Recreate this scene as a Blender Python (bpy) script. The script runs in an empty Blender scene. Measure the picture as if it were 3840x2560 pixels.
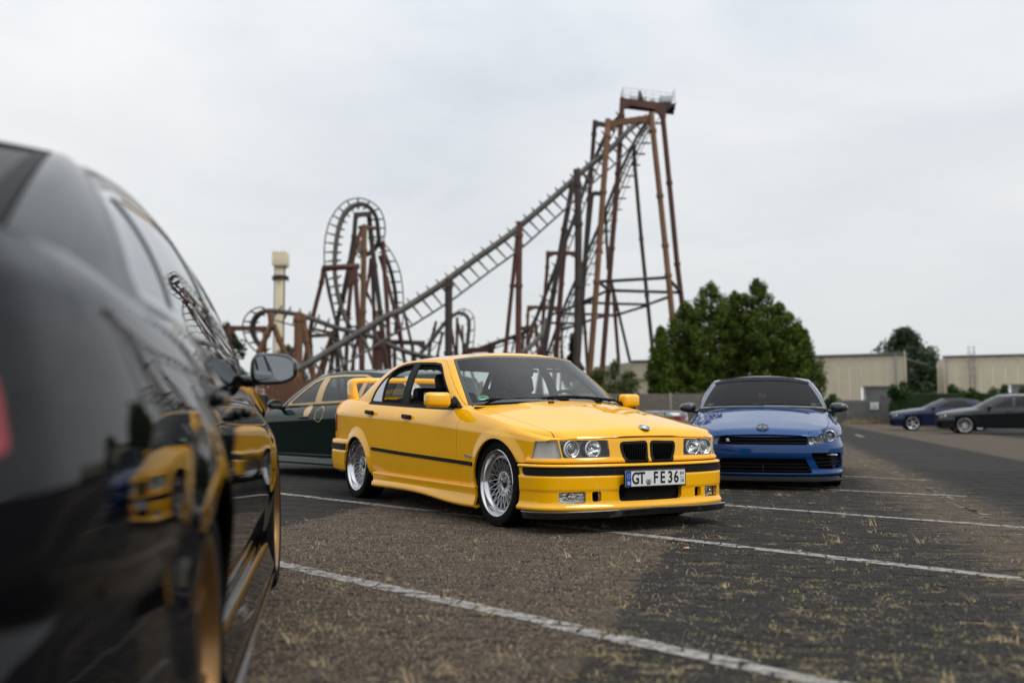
import bpy, bmesh, math, random
import numpy as np
from mathutils import Vector, Matrix
R = math.radians
SC = bpy.context.scene
COL = SC.collection
random.seed(5)

# ------------------------------------------------------------------ camera
cam_data = bpy.data.cameras.new('camera')
cam = bpy.data.objects.new('camera', cam_data)
COL.objects.link(cam)
cam.location = (0, 0, 0.8234)
cam.rotation_euler = (R(90 + 3.951), 0, 0)
cam_data.lens = 35.0
cam_data.sensor_width = 36.0
cam_data.clip_start = 0.05
cam_data.clip_end = 3000
cam_data.dof.use_dof = True
cam_data.dof.focus_distance = 7.2
cam_data.dof.aperture_fstop = 1.45
SC.camera = cam

# ------------------------------------------------------------------ world: bright overcast sky
SUN_EL, SUN_ROT = R(50), R(132)
world = bpy.data.worlds.new('World')
SC.world = world
world.use_nodes = True
wn, wl = world.node_tree.nodes, world.node_tree.links
wn.clear()
w_out = wn.new('ShaderNodeOutputWorld')
w_sky = wn.new('ShaderNodeTexSky')
w_sky.sky_type = 'NISHITA'
w_sky.sun_disc = False
w_sky.sun_elevation = SUN_EL
w_sky.sun_rotation = SUN_ROT
w_bg = wn.new('ShaderNodeBackground')
w_bg.inputs['Strength'].default_value = 0.06
wl.new(w_sky.outputs[0], w_bg.inputs['Color'])
w_tc = wn.new('ShaderNodeTexCoord')
w_sep = wn.new('ShaderNodeSeparateXYZ')
wl.new(w_tc.outputs['Generated'], w_sep.inputs[0])
w_z = wn.new('ShaderNodeMath'); w_z.operation = 'MAXIMUM'; w_z.inputs[1].default_value = 0.0
wl.new(w_sep.outputs['Z'], w_z.inputs[0])
w_za = wn.new('ShaderNodeMath'); w_za.operation = 'ADD'; w_za.inputs[1].default_value = 0.22
wl.new(w_z.outputs[0], w_za.inputs[0])
w_comb = wn.new('ShaderNodeCombineXYZ')          # cloud deck: direction divided by height
w_comb.inputs[2].default_value = 8.4
for i, ax in enumerate('XY'):
    d = wn.new('ShaderNodeMath'); d.operation = 'DIVIDE'
    wl.new(w_sep.outputs[ax], d.inputs[0]); wl.new(w_za.outputs[0], d.inputs[1])
    wl.new(d.outputs[0], w_comb.inputs[i])
def w_noise(scale, detail, rough, dist):
    n = wn.new('ShaderNodeTexNoise')
    n.inputs['Scale'].default_value = scale; n.inputs['Detail'].default_value = detail
    n.inputs['Roughness'].default_value = rough; n.inputs['Distortion'].default_value = dist
    wl.new(w_comb.outputs[0], n.inputs['Vector'])
    return n
w_n1 = w_noise(0.50, 6, 0.52, 0.35)
w_n2 = w_noise(1.9, 6, 0.55, 0.5)
w_mixn = wn.new('ShaderNodeMix'); w_mixn.data_type = 'FLOAT'; w_mixn.inputs[0].default_value = 0.30
wl.new(w_n1.outputs[0], w_mixn.inputs[2]); wl.new(w_n2.outputs[0], w_mixn.inputs[3])
w_ramp = wn.new('ShaderNodeValToRGB')
e = w_ramp.color_ramp.elements
e[0].position, e[0].color = 0.33, (0.55, 0.595, 0.645, 1)
e[1].position, e[1].color = 0.72, (0.93, 0.93, 0.925, 1)
m = w_ramp.color_ramp.elements.new(0.45); m.color = (0.72, 0.765, 0.81, 1)
m = w_ramp.color_ramp.elements.new(0.57); m.color = (0.84, 0.855, 0.87, 1)
wl.new(w_mixn.outputs[0], w_ramp.inputs[0])
w_hz = wn.new('ShaderNodeMapRange')              # the deck thins to an even bright veil at the horizon
w_hz.inputs['From Min'].default_value = 0.0; w_hz.inputs['From Max'].default_value = 0.26
w_hz.inputs['To Min'].default_value = 0.80; w_hz.inputs['To Max'].default_value = 0.0
wl.new(w_z.outputs[0], w_hz.inputs[0])
w_veil = wn.new('ShaderNodeMix'); w_veil.data_type = 'RGBA'
wl.new(w_hz.outputs[0], w_veil.inputs[0]); wl.new(w_ramp.outputs[0], w_veil.inputs[6])
w_veil.inputs[7].default_value = (0.97, 0.995, 1.0, 1)
w_bg2 = wn.new('ShaderNodeBackground')
w_gain = wn.new('ShaderNodeMath'); w_gain.operation = 'MULTIPLY_ADD'; w_gain.inputs[1].default_value = 1.0; w_gain.inputs[2].default_value = 0.80   # an overcast sky is brightest overhead
wl.new(w_z.outputs[0], w_gain.inputs[0]); wl.new(w_gain.outputs[0], w_bg2.inputs['Strength'])
wl.new(w_veil.outputs[2], w_bg2.inputs['Color'])
w_ms = wn.new('ShaderNodeMixShader'); w_ms.inputs[0].default_value = 0.92
wl.new(w_bg.outputs[0], w_ms.inputs[1]); wl.new(w_bg2.outputs[0], w_ms.inputs[2])
wl.new(w_ms.outputs[0], w_out.inputs['Surface'])

# ------------------------------------------------------------------ sun behind the clouds
sun_data = bpy.data.lights.new('sun', 'SUN')
sun_data.energy = 1.5
sun_data.angle = R(28)
sun_data.color = (1.0, 0.96, 0.90)
sun = bpy.data.objects.new('sun', sun_data)
COL.objects.link(sun)
_d = Vector((math.sin(SUN_ROT) * math.cos(SUN_EL), math.cos(SUN_ROT) * math.cos(SUN_EL), math.sin(SUN_EL)))
sun.rotation_euler = _d.to_track_quat('Z', 'Y').to_euler()
sun.location = (0, 0, 60)

# ------------------------------------------------------------------ render look
SC.view_settings.view_transform = 'Standard'
SC.view_settings.look = 'None'
SC.view_settings.exposure = 0.0
SC.view_settings.gamma = 1.0
SC.render.engine = 'CYCLES'
SC.cycles.use_denoising = True
SC.cycles.max_bounces = 8
SC.cycles.transparent_max_bounces = 12
SC.cycles.caustics_reflective = False
SC.cycles.caustics_refractive = False
SC.cycles.sample_clamp_indirect = 6.0

# ================================================================== materials
MATS = {}
def mat(name, col=(0.5, 0.5, 0.5), rough=0.5, metal=0.0, coat=0.0, coat_rough=0.03, spec=0.5, trans=0.0, ior=1.45,
        alpha=1.0, emit=None, var=0.0, vscale=8.0, bump=0.0, bscale=200.0, rvar=0.0, flake=0.0):
    """principled material with procedural colour variation and fine relief"""
    if name in MATS: return MATS[name]
    m = bpy.data.materials.new(name); m.use_nodes = True
    nt = m.node_tree; b = nt.nodes['Principled BSDF']
    b.inputs['Base Color'].default_value = (*col, 1)
    b.inputs['Roughness'].default_value = rough
    b.inputs['Metallic'].default_value = metal
    b.inputs['Coat Weight'].default_value = coat
    b.inputs['Coat Roughness'].default_value = coat_rough
    b.inputs['Specular IOR Level'].default_value = spec
    b.inputs['Transmission Weight'].default_value = trans
    b.inputs['IOR'].default_value = ior
    b.inputs['Alpha'].default_value = alpha
    if emit:
        b.inputs['Emission Color'].default_value = (*emit[:3], 1); b.inputs['Emission Strength'].default_value = emit[3]
    tc = None
    if var or bump or rvar or flake:
        tc = nt.nodes.new('ShaderNodeTexCoord')
    if var or rvar:
        n = nt.nodes.new('ShaderNodeTexNoise'); n.inputs['Scale'].default_value = vscale; n.inputs['Detail'].default_value = 6
        n.inputs['Roughness'].default_value = 0.62
        nt.links.new(tc.outputs['Object'], n.inputs['Vector'])
        if var:
            mr = nt.nodes.new('ShaderNodeMapRange'); mr.inputs['From Min'].default_value = 0.28; mr.inputs['From Max'].default_value = 0.72
            mr.inputs['To Min'].default_value = 1 - var; mr.inputs['To Max'].default_value = 1 + var
            nt.links.new(n.outputs[0], mr.inputs[0])
            mx = nt.nodes.new('ShaderNodeVectorMath'); mx.operation = 'SCALE'
            mx.inputs[0].default_value = col
            nt.links.new(mr.outputs[0], mx.inputs['Scale'])
            nt.links.new(mx.outputs[0], b.inputs['Base Color'])
        if rvar:
            mr = nt.nodes.new('ShaderNodeMapRange'); mr.inputs['From Min'].default_value = 0.3; mr.inputs['From Max'].default_value = 0.7
            mr.inputs['To Min'].default_value = max(0.02, rough - rvar); mr.inputs['To Max'].default_value = min(1, rough + rvar)
            nt.links.new(n.outputs[0], mr.inputs[0]); nt.links.new(mr.outputs[0], b.inputs['Roughness'])
    if bump:
        n = nt.nodes.new('ShaderNodeTexNoise'); n.inputs['Scale'].default_value = bscale; n.inputs['Detail'].default_value = 4
        nt.links.new(tc.outputs['Object'], n.inputs['Vector'])
        bp = nt.nodes.new('ShaderNodeBump'); bp.inputs['Strength'].default_value = bump; bp.inputs['Distance'].default_value = 0.01
        nt.links.new(n.outputs[0], bp.inputs['Height']); nt.links.new(bp.outputs[0], b.inputs['Normal'])
    MATS[name] = m
    return m

# ================================================================== objects
def tag(o, label=None, cat=None, group=None, kind=None):
    if label: o['label'] = label
    if cat: o['category'] = cat
    if group: o['group'] = group
    if kind: o['kind'] = kind
    return o
def link(o, parent=None):
    COL.objects.link(o)
    if parent is not None: o.parent = parent
    return o
def empty(name, loc=(0, 0, 0), rz=0.0, label=None, cat=None, group=None):
    o = bpy.data.objects.new(name, None); COL.objects.link(o)
    o.location = loc; o.rotation_euler = (0, 0, rz); o.empty_display_size = 0.2
    return tag(o, label, cat, group)
def copy_tree(o, parent=None):
    c = o.copy(); COL.objects.link(c); c.parent = parent
    for ch in list(o.children): copy_tree(ch, c)
    return c
def mesh_obj(name, verts, faces, material, parent=None, normals=None, smooth=False):
    me = bpy.data.meshes.new(name)
    me.from_pydata([tuple(map(float, v)) for v in verts], [], [tuple(int(i) for i in f) for f in faces])
    if material is not None: me.materials.append(material)
    if smooth or normals is not None:
        me.polygons.foreach_set('use_smooth', [True] * len(me.polygons))
    if normals is not None and len(me.vertices):
        me.normals_split_custom_set_from_vertices([tuple(map(float, n)) for n in normals])
    me.update()
    o = bpy.data.objects.new(name, me)
    return link(o, parent)

class MB:
    """collects simple shapes into one mesh"""
    def __init__(self): self.v = []; self.f = []; self.sm = []
    def add(self, v, f, smooth=False):
        b = len(self.v); self.v += [tuple(map(float, p)) for p in v]
        for q in f: self.f.append(tuple(i + b for i in q)); self.sm.append(smooth)
        return self
    def box(self, c, s, rz=0.0, M=None, taper=1.0):
        hx, hy, hz = s[0] / 2, s[1] / 2, s[2] / 2
        P = [(x * (taper if z > 0 else 1), y * (taper if z > 0 else 1), z) for z in (-hz, hz) for x, y in ((-hx, -hy), (hx, -hy), (hx, hy), (-hx, hy))]
        cr, sr = math.cos(rz), math.sin(rz)
        if M is not None: P = [tuple(M @ Vector(p) + Vector(c)) for p in P]
        else: P = [(c[0] + x * cr - y * sr, c[1] + x * sr + y * cr, c[2] + z) for x, y, z in P]
        return self.add(P, [(3, 2, 1, 0), (4, 5, 6, 7), (0, 1, 5, 4), (1, 2, 6, 5), (2, 3, 7, 6), (3, 0, 4, 7)])
    def bbox(self, c, s, b=0.01, rz=0.0, M=None):
        """box with bevelled edges"""
        bm = bmesh.new(); bmesh.ops.create_cube(bm, size=1)
        for v in bm.verts: v.co = Vector((v.co.x * s[0], v.co.y * s[1], v.co.z * s[2]))
        bmesh.ops.bevel(bm, geom=list(bm.edges), offset=b, segments=3, profile=0.5, affect='EDGES')
        T = M if M is not None else Matrix.Rotation(rz, 3, 'Z')
        vs = [tuple(T @ v.co + Vector(c)) for v in bm.verts]; bm.verts.index_update()
        fs = [tuple(v.index for v in f.verts) for f in bm.faces]; bm.free()
        return self.add(vs, fs, True)
    def tube(self, pts, r, n=8, caps=True, closed=False):
        pts = [np.array(p, float) for p in pts]; k = len(pts)
        rs = r if hasattr(r, '__len__') else [r] * k
        V = []; up = np.array([0, 0, 1.0]); prev = None
        for i in range(k):
            a = pts[(i - 1) % k] if (closed or i) else pts[i]; b = pts[(i + 1) % k] if (closed or i < k - 1) else pts[i]
            t = b - a; t = t / (np.linalg.norm(t) + 1e-12)
            if prev is None:
                x = np.cross(up, t)
                if np.linalg.norm(x) < 1e-3: x = np.cross(np.array([1.0, 0, 0]), t)
            else: x = prev - t * (prev @ t)
            x = x / (np.linalg.norm(x) + 1e-12); prev = x; y = np.cross(t, x)
            for j in range(n):
                an = 2 * math.pi * j / n
                V.append(pts[i] + rs[i] * (math.cos(an) * x + math.sin(an) * y))
        F = []
        for i in range(k if closed else k - 1):
            i2 = (i + 1) % k
            for j in range(n): F.append((i * n + j, i * n + (j + 1) % n, i2 * n + (j + 1) % n, i2 * n + j))
        self.add(V, F, True)
        if caps and not closed:
            b = len(self.v) - len(V)
            self.f.append(tuple(b + j for j in reversed(range(n)))); self.sm.append(False)
            self.f.append(tuple(b + (k - 1) * n + j for j in range(n))); self.sm.append(False)
        return self
    def lathe(self, prof, n=48, axis='Y', c=(0, 0, 0), smooth=True):
        V = []; F = []; k = len(prof)
        for j in range(n):
            a = 2 * math.pi * j / n; ca, sa = math.cos(a), math.sin(a)
            for r, h in prof:
                if axis == 'Y': V.append((c[0] + r * ca, c[1] + h, c[2] + r * sa))
                elif axis == 'X': V.append((c[0] + h, c[1] + r * ca, c[2] + r * sa))
                else: V.append((c[0] + r * ca, c[1] + r * sa, c[2] + h))
        for j in range(n):
            j2 = (j + 1) % n
            for i in range(k - 1): F.append((j * k + i, j * k + i + 1, j2 * k + i + 1, j2 * k + i))
        return self.add(V, F, smooth)
    def prism(self, poly, y0, y1, plane='XZ'):
        """extruded polygon"""
        n = len(poly)
        mk = {'XZ': lambda p, d: (p[0], d, p[1]), 'XY': lambda p, d: (p[0], p[1], d), 'YZ': lambda p, d: (d, p[0], p[1])}[plane]
        V = [mk(p, y0) for p in poly] + [mk(p, y1) for p in poly]
        F = [tuple(range(n)), tuple(reversed(range(n, 2 * n)))] + [(i, n + i, n + (i + 1) % n, (i + 1) % n) for i in range(n)]
        return self.add(V, F)
    def build(self, name, material, parent=None, fix=False, edge=None):
        me = bpy.data.meshes.new(name); me.from_pydata(self.v, [], self.f)
        if material is not None: me.materials.append(material)
        me.polygons.foreach_set('use_smooth', self.sm)
        if fix:
            bm = bmesh.new(); bm.from_mesh(me); bmesh.ops.recalc_face_normals(bm, faces=list(bm.faces)); bm.to_mesh(me); bm.free()
        me.update()
        if edge is not None: me.set_sharp_from_angle(angle=R(edge))
        return link(bpy.data.objects.new(name, me), parent)

# ================================================================== splines and clipped surface patches
def cspline(x, y, xq):
    """natural cubic spline through (x, y), y may have several columns"""
    x = np.asarray(x, float); y = np.asarray(y, float); xq = np.asarray(xq, float)
    flip = x[0] > x[-1]
    if flip: x = x[::-1]; y = y[::-1]
    n = len(x); h = np.diff(x)
    sh = (slice(None),) + (None,) * (y.ndim - 1)
    A = np.zeros((n, n)); B = np.zeros(y.shape); A[0, 0] = A[-1, -1] = 1
    for i in range(1, n - 1):
        A[i, i - 1] = h[i - 1]; A[i, i] = 2 * (h[i - 1] + h[i]); A[i, i + 1] = h[i]
        B[i] = 6 * ((y[i + 1] - y[i]) / h[i] - (y[i] - y[i - 1]) / h[i - 1])
    M_ = np.linalg.solve(A, B.reshape(n, -1)).reshape(y.shape)
    k = np.clip(np.searchsorted(x, xq) - 1, 0, n - 2); d = h[k][sh]; t = (xq - x[k])[sh]; u = d - t
    return (M_[k] * u ** 3 + M_[k + 1] * t ** 3) / (6 * d) + (y[k] / d - M_[k] * d / 6) * u + (y[k + 1] / d - M_[k + 1] * d / 6) * t
def akima(x, y, xq):
    x = np.asarray(x, float); y = np.asarray(y, float); xq = np.asarray(xq, float)
    if x[0] > x[-1]: x = x[::-1]; y = y[::-1]
    n = len(x); tail = (1,) * (y.ndim - 1)
    m = np.diff(y, axis=0) / np.diff(x).reshape((-1,) + tail)
    m = np.concatenate([[3 * m[0] - 2 * m[1] if n > 2 else m[0]], [2 * m[0] - m[1] if n > 2 else m[0]], m, [2 * m[-1] - m[-2] if n > 2 else m[-1]], [3 * m[-1] - 2 * m[-2] if n > 2 else m[-1]]])
    w1 = np.abs(m[3:n + 3] - m[2:n + 2]) + 1e-4; w2 = np.abs(m[1:n + 1] - m[0:n]) + 1e-4
    s = (w1 * m[1:n + 1] + w2 * m[2:n + 2]) / (w1 + w2)
    k = np.clip(np.searchsorted(x, xq) - 1, 0, n - 2)
    h = (x[k + 1] - x[k]).reshape((-1,) + tail); t = (xq - x[k]).reshape((-1,) + tail) / h
    return (y[k] * (1 + 2 * t) * (1 - t) ** 2 + s[k] * h * t * (1 - t) ** 2 + y[k + 1] * t * t * (3 - 2 * t) + s[k + 1] * h * t * t * (t - 1))
def lin(xs, ys):
    """piecewise smooth 1-D curve as a function"""
    xs = np.asarray(xs, float); ys = np.asarray(ys, float)
    if xs[0] > xs[-1]: xs, ys = xs[::-1], ys[::-1]
    return lambda q: np.interp(q, xs, ys)

class Surf:
    """A: (n,8) rows = position, normal, parameters u v;  F: list of index tuples"""
    def __init__(self, A, F): self.A = A; self.F = F
    @staticmethod
    def grid(P, U=None, Vv=None, flip=False):
        nu, nv = P.shape[:2]
        du = np.gradient(P, axis=0); dv = np.gradient(P, axis=1)
        N = np.cross(du, dv); L = np.linalg.norm(N, axis=2, keepdims=True); N = N / np.maximum(L, 1e-12)
        if flip: N = -N
        U = np.linspace(0, 1, nu) if U is None else U; Vv = np.linspace(0, 1, nv) if Vv is None else Vv
        UV = np.stack(np.meshgrid(U, Vv, indexing='ij'), -1)
        A = np.concatenate([P, N, UV], 2).reshape(-1, 8)
        idx = np.arange(nu * nv).reshape(nu, nv)
        q = np.stack([idx[:-1, :-1], idx[1:, :-1], idx[1:, 1:], idx[:-1, 1:]], -1).reshape(-1, 4)
        if flip: q = q[:, ::-1]
        return Surf(A, [tuple(r) for r in q.tolist()])
    def clip(self, f, keep=1):
        """keep the part where keep * f(A) > 0"""
        if not self.F: return self
        d = keep * f(self.A); A = self.A
        ins = d > 0
        if ins.all(): return self
        new = []; cache = {}; F2 = []; base = len(A)
        def cut(i, j):
            k = (i, j) if i < j else (j, i)
            if k in cache: return cache[k]
            a, b = k; t = d[a] / (d[a] - d[b])
            row = A[a] + (A[b] - A[a]) * t
            new.append(row); cache[k] = base + len(new) - 1
            return cache[k]
        for q in self.F:
            s = [ins[i] for i in q]
            if all(s): F2.append(q); continue
            if not any(s): continue
            out = []
            n = len(q)
            for a in range(n):
                i, j = q[a], q[(a + 1) % n]
                if ins[i]: out.append(i)
                if ins[i] != ins[j]: out.append(cut(i, j))
            if len(out) >= 3: F2.append(tuple(out))
        A2 = np.concatenate([A, np.array(new)]) if new else A
        n = A2[:, 3:6]; A2 = A2.copy(); A2[:, 3:6] = n / np.maximum(np.linalg.norm(n, axis=1, keepdims=True), 1e-9)
        return Surf(A2, F2).compact()
    def compact(self):
        if not self.F: return Surf(np.zeros((0, 8)), [])
        used = np.unique(np.concatenate([np.array(f) for f in self.F])); mp = -np.ones(len(self.A), int); mp[used] = np.arange(len(used))
        return Surf(self.A[used], [tuple(mp[list(f)].tolist()) for f in self.F])
    def off(self, d):
        A = self.A.copy(); A[:, :3] += A[:, 3:6] * (d(self.A)[:, None] if callable(d) else d); return Surf(A, self.F)
    def mirror(self):
        A = self.A.copy(); A[:, 1] *= -1; A[:, 4] *= -1; return Surf(A, [tuple(reversed(f)) for f in self.F])
    def __add__(self, o):
        b = len(self.A); return Surf(np.concatenate([self.A, o.A]), self.F + [tuple(i + b for i in f) for f in o.F])
    def both(self):
        A = self.A.copy(); c = np.abs(A[:, 1]) < 1e-5; A[c, 4] = 0
        A[:, 3:6] /= np.maximum(np.linalg.norm(A[:, 3:6], axis=1, keepdims=True), 1e-9)
        s = Surf(A, self.F); return s + s.mirror()
    def flange(self, depth=0.015, tol=None):
        """border turned inwards so that a panel has an edge of real depth"""
        if not self.F: return self
        from collections import defaultdict
        key = {}
        rnd = np.round(self.A[:, :3], 5); ids = np.zeros(len(rnd), int)
        for i, r in enumerate(map(tuple, rnd)): ids[i] = key.setdefault(r, len(key))
        cnt = defaultdict(int); rec = {}
        for f in self.F:
            for a in range(len(f)):
                i, j = f[a], f[(a + 1) % len(f)]; k = (min(ids[i], ids[j]), max(ids[i], ids[j]))
                if ids[i] == ids[j]: continue
                cnt[k] += 1; rec[k] = (i, j)
        rows = []; F = list(self.F); b = len(self.A)
        for k, c in cnt.items():
            if c != 1: continue
            i, j = rec[k]; pi, pj = self.A[i], self.A[j]
            e = pj[:3] - pi[:3]; n = (pi[3:6] + pj[3:6]); out = np.cross(e, n); L = np.linalg.norm(out)
            if L < 1e-12: continue
            out = out / L
            for p in (pi, pj):
                r = p.copy(); r[3:6] = out; rows.append(r)
                r = p.copy(); r[:3] -= p[3:6] * depth; r[3:6] = out; rows.append(r)
            F.append((b, b + 1, b + 3, b + 2)); b += 4
        if not rows: return self
        return Surf(np.concatenate([self.A, np.array(rows)]), F)
    def obj(self, name, material, parent=None, flange=0.0):
        s = self.flange(flange) if flange else self
        return mesh_obj(name, s.A[:, :3], s.F, material, parent, normals=s.A[:, 3:6])

def sd_poly(poly, r=0.0, ax=(0, 2)):
    """signed distance (positive inside) to a polygon in the plane of two axes, corners rounded by r"""
    P = np.array(poly, float)
    area = 0.5 * np.sum(P[:, 0] * np.roll(P[:, 1], -1) - np.roll(P[:, 0], -1) * P[:, 1])
    if area < 0: P = P[::-1]
    if r > 0:                                                   # shrink, then grow by r: rounded corners
        n = len(P); Q = []
        for i in range(n):
            a, b, c = P[i - 1], P[i], P[(i + 1) % n]
            d1 = (b - a) / np.linalg.norm(b - a); d2 = (c - b) / np.linalg.norm(c - b)
            n1 = np.array([-d1[1], d1[0]]); n2 = np.array([-d2[1], d2[0]])
            m = n1 + n2; m = m / max(1e-6, 1 + n1 @ n2)
            Q.append(b + m * r)
        P = np.array(Q)
    Bn = np.roll(P, -1, 0)
    def f(A):
        q = A[:, list(ax)]
        dmin = np.full(len(q), 1e9); inside = np.zeros(len(q), bool)
        for a, b in zip(P, Bn):
            e = b - a; w = q - a; t = np.clip((w @ e) / (e @ e), 0, 1)
            dmin = np.minimum(dmin, np.linalg.norm(w - t[:, None] * e, axis=1))
            c = (a[1] > q[:, 1]) != (b[1] > q[:, 1])
            with np.errstate(divide='ignore', invalid='ignore'):
                xi = a[0] + (q[:, 1] - a[1]) / (b[1] - a[1] + 1e-15) * e[0]
            inside ^= c & (q[:, 0] < xi)
        return np.where(inside, dmin, -dmin) + r
    return f
def sd_circle(c, r, ax=(0, 2)):
    return lambda A: r - np.hypot(A[:, ax[0]] - c[0], A[:, ax[1]] - c[1])
def sd_line(pts, ax=(0, 2), side=1):
    """positive on the +first-axis side of a polyline given as (first axis value, second axis value), second axis increasing"""
    pts = sorted(pts, key=lambda p: p[1]); a = np.array(pts, float)
    return lambda A: side * (A[:, ax[0]] - np.interp(A[:, ax[1]], a[:, 1], a[:, 0]))

# ================================================================== car building kit
def glass_mat(name, tint, refl=1.0, ior=1.5):
    if name in MATS: return MATS[name]
    m = bpy.data.materials.new(name); m.use_nodes = True; nt = m.node_tree; nt.nodes.clear()
    o = nt.nodes.new('ShaderNodeOutputMaterial'); t = nt.nodes.new('ShaderNodeBsdfTransparent'); g = nt.nodes.new('ShaderNodeBsdfGlossy')
    mx = nt.nodes.new('ShaderNodeMixShader'); lw = nt.nodes.new('ShaderNodeLayerWeight'); lw.inputs[0].default_value = 0.5
    t.inputs[0].default_value = (*tint, 1); g.inputs['Roughness'].default_value = 0.0; g.inputs[0].default_value = (refl, refl, refl, 1)
    r0 = ((ior - 1) / (ior + 1)) ** 2 * 1.6
    pw = nt.nodes.new('ShaderNodeMath'); pw.operation = 'POWER'; pw.inputs[1].default_value = 4.2
    ma = nt.nodes.new('ShaderNodeMath'); ma.operation = 'MULTIPLY_ADD'; ma.inputs[1].default_value = 1 - r0; ma.inputs[2].default_value = r0
    nt.links.new(lw.outputs['Facing'], pw.inputs[0]); nt.links.new(pw.outputs[0], ma.inputs[0])
    nt.links.new(ma.outputs[0], mx.inputs[0]); nt.links.new(t.outputs[0], mx.inputs[1]); nt.links.new(g.outputs[0], mx.inputs[2])
    nt.links.new(mx.outputs[0], o.inputs[0]); MATS[name] = m
    return m
def paint(name, col, flake=0.0, rough=0.35, metal=0.0, ior=1.55):
    m = mat(name, col, rough=rough, metal=metal, coat=1.0, coat_rough=0.012, var=0.02, vscale=3, spec=0.0)
    m.node_tree.nodes['Principled BSDF'].inputs['Coat IOR'].default_value = ior
    return m
RUBBER = mat('rubber_black', (0.009, 0.009, 0.0095), rough=0.85, spec=0.10, var=0.25, vscale=30, bump=0.15, bscale=120)
TRIM = mat('plastic_trim', (0.011, 0.011, 0.0115), rough=0.55, spec=0.12, var=0.15, vscale=14, bump=0.08, bscale=400)
GLOSSB = mat('gloss_black', (0.008, 0.008, 0.009), rough=0.12, coat=1.0, var=0.1, vscale=5)
SLATB = mat('slat_black', (.006, .006, .006), rough=.55, spec=.15, var=.1)
VOID = mat('dark_void', (0.004, 0.004, 0.004), rough=0.9, spec=0.1, var=0.2)
CHROME = mat('chrome', (0.80, 0.81, 0.82), rough=0.08, metal=1.0, rvar=0.03, vscale=12)
ALU = mat('rim_silver', (0.58, 0.58, 0.59), rough=0.26, metal=0.9, rvar=0.06, vscale=20, coat=0.3)
ALUP = mat('rim_polished', (0.70, 0.70, 0.71), rough=0.15, metal=1.0, rvar=0.05, vscale=16)
STEEL = mat('dark_steel', (0.05, 0.048, 0.045), rough=0.6, metal=0.6, var=0.3, vscale=12)
LEATH = mat('seat_leather', (0.011, 0.011, 0.012), rough=0.5, spec=0.3, var=0.2, vscale=25, bump=0.2, bscale=90)
INTER = mat('interior_grey', (0.016, 0.017, 0.018), rough=0.75, spec=0.15, var=0.15, vscale=20)
LINER = mat('headliner', (0.055, 0.055, 0.055), rough=0.9, var=0.1, vscale=20)
GLASS = glass_mat('window_glass', (0.80, 0.87, 0.84), refl=.65)
GLASST = glass_mat('tinted_glass', (0.10, 0.115, 0.12), ior=1.55)
LENS = glass_mat('lamp_lens', (0.94, 0.95, 0.95), ior=1.45)
REFLEC = mat('lamp_reflector', (0.75, 0.76, 0.77), rough=0.12, metal=1.0, rvar=0.08, vscale=60)
REDL = mat('lamp_red', (0.26, 0.010, 0.014), rough=0.10, coat=1.0, var=0.15, vscale=30)
ORANGE = mat('lamp_orange', (0.75, 0.22, 0.02), rough=0.12, coat=1.0, var=0.1, vscale=30)
WHITEP = mat('plate_white', (0.72, 0.72, 0.70), rough=0.4, var=0.03, vscale=20)
BLUEP = mat('plate_blue', (0.006, 0.075, 0.36), rough=0.35, var=0.05, vscale=20)
BLACKP = mat('plate_black', (0.006, 0.006, 0.007), rough=0.4, var=0.1, vscale=20)

def patch(X, rows, du=0.016, dv=0.014, disp=None, xr=None):
    """X: stations; rows: list of arrays (nst,3).  cubic along the stations, Akima along the rows"""
    C = np.array(rows, float)                                    # nrow, nst, 3
    X = np.asarray(X, float)
    x0, x1 = xr if xr else (X[0], X[-1])
    nu = max(3, int(abs(x1 - x0) / du) + 1); xq = np.linspace(x0, x1, nu)
    D = cspline(X, np.transpose(C, (1, 0, 2)), xq)               # nu, nrow, 3
    ch = np.linalg.norm(np.diff(D, axis=1), axis=2).mean(0); s = np.concatenate([[0], np.cumsum(np.maximum(ch, 1e-4))])
    # sample rows: keep every control row, fill between
    sq = [0.0]
    for a, b in zip(s[:-1], s[1:]):
        k = max(2, int((b - a) / dv) + 1); sq += list(a + (b - a) * np.arange(1, k + 1) / k)
    sq = np.array(sq)
    P = np.transpose(akima(s, np.transpose(D, (1, 0, 2)), sq), (1, 0, 2))
    if disp is not None: P = disp(P)
    return Surf.grid(P, xq, sq / s[-1])
def ribbon(cols, rows_t, bulge, nu, nv, uparam=None):
    """cols: list of (bottom xyz, top xyz); surface between them, bulged outwards by bulge(v) * weight"""
    B = np.array([c[0] for c in cols], float); T = np.array([c[1] for c in cols], float)
    d = np.concatenate([[0], np.cumsum(np.linalg.norm(np.diff((B + T) / 2, axis=0), axis=1))])
    uq = np.linspace(0, d[-1], nu); Bq = akima(d, B, uq); Tq = akima(d, T, uq)
    v = np.linspace(0, 1, nv)
    P = Bq[:, None] * (1 - v)[None, :, None] + Tq[:, None] * v[None, :, None]
    du = np.gradient((Bq + Tq) / 2, axis=0); up = Tq - Bq; n = np.cross(du, up); n /= np.linalg.norm(n, axis=1, keepdims=True)
    bw = akima(d, np.array([c[2] if len(c) > 2 else 1.0 for c in cols], float), uq)
    P = P + n[:, None] * (bw[:, None] * (4 * v * (1 - v))[None] * bulge)[..., None]
    k = np.interp(uq, d, np.arange(len(cols)))
    return Surf.grid(P, k, v)
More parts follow.
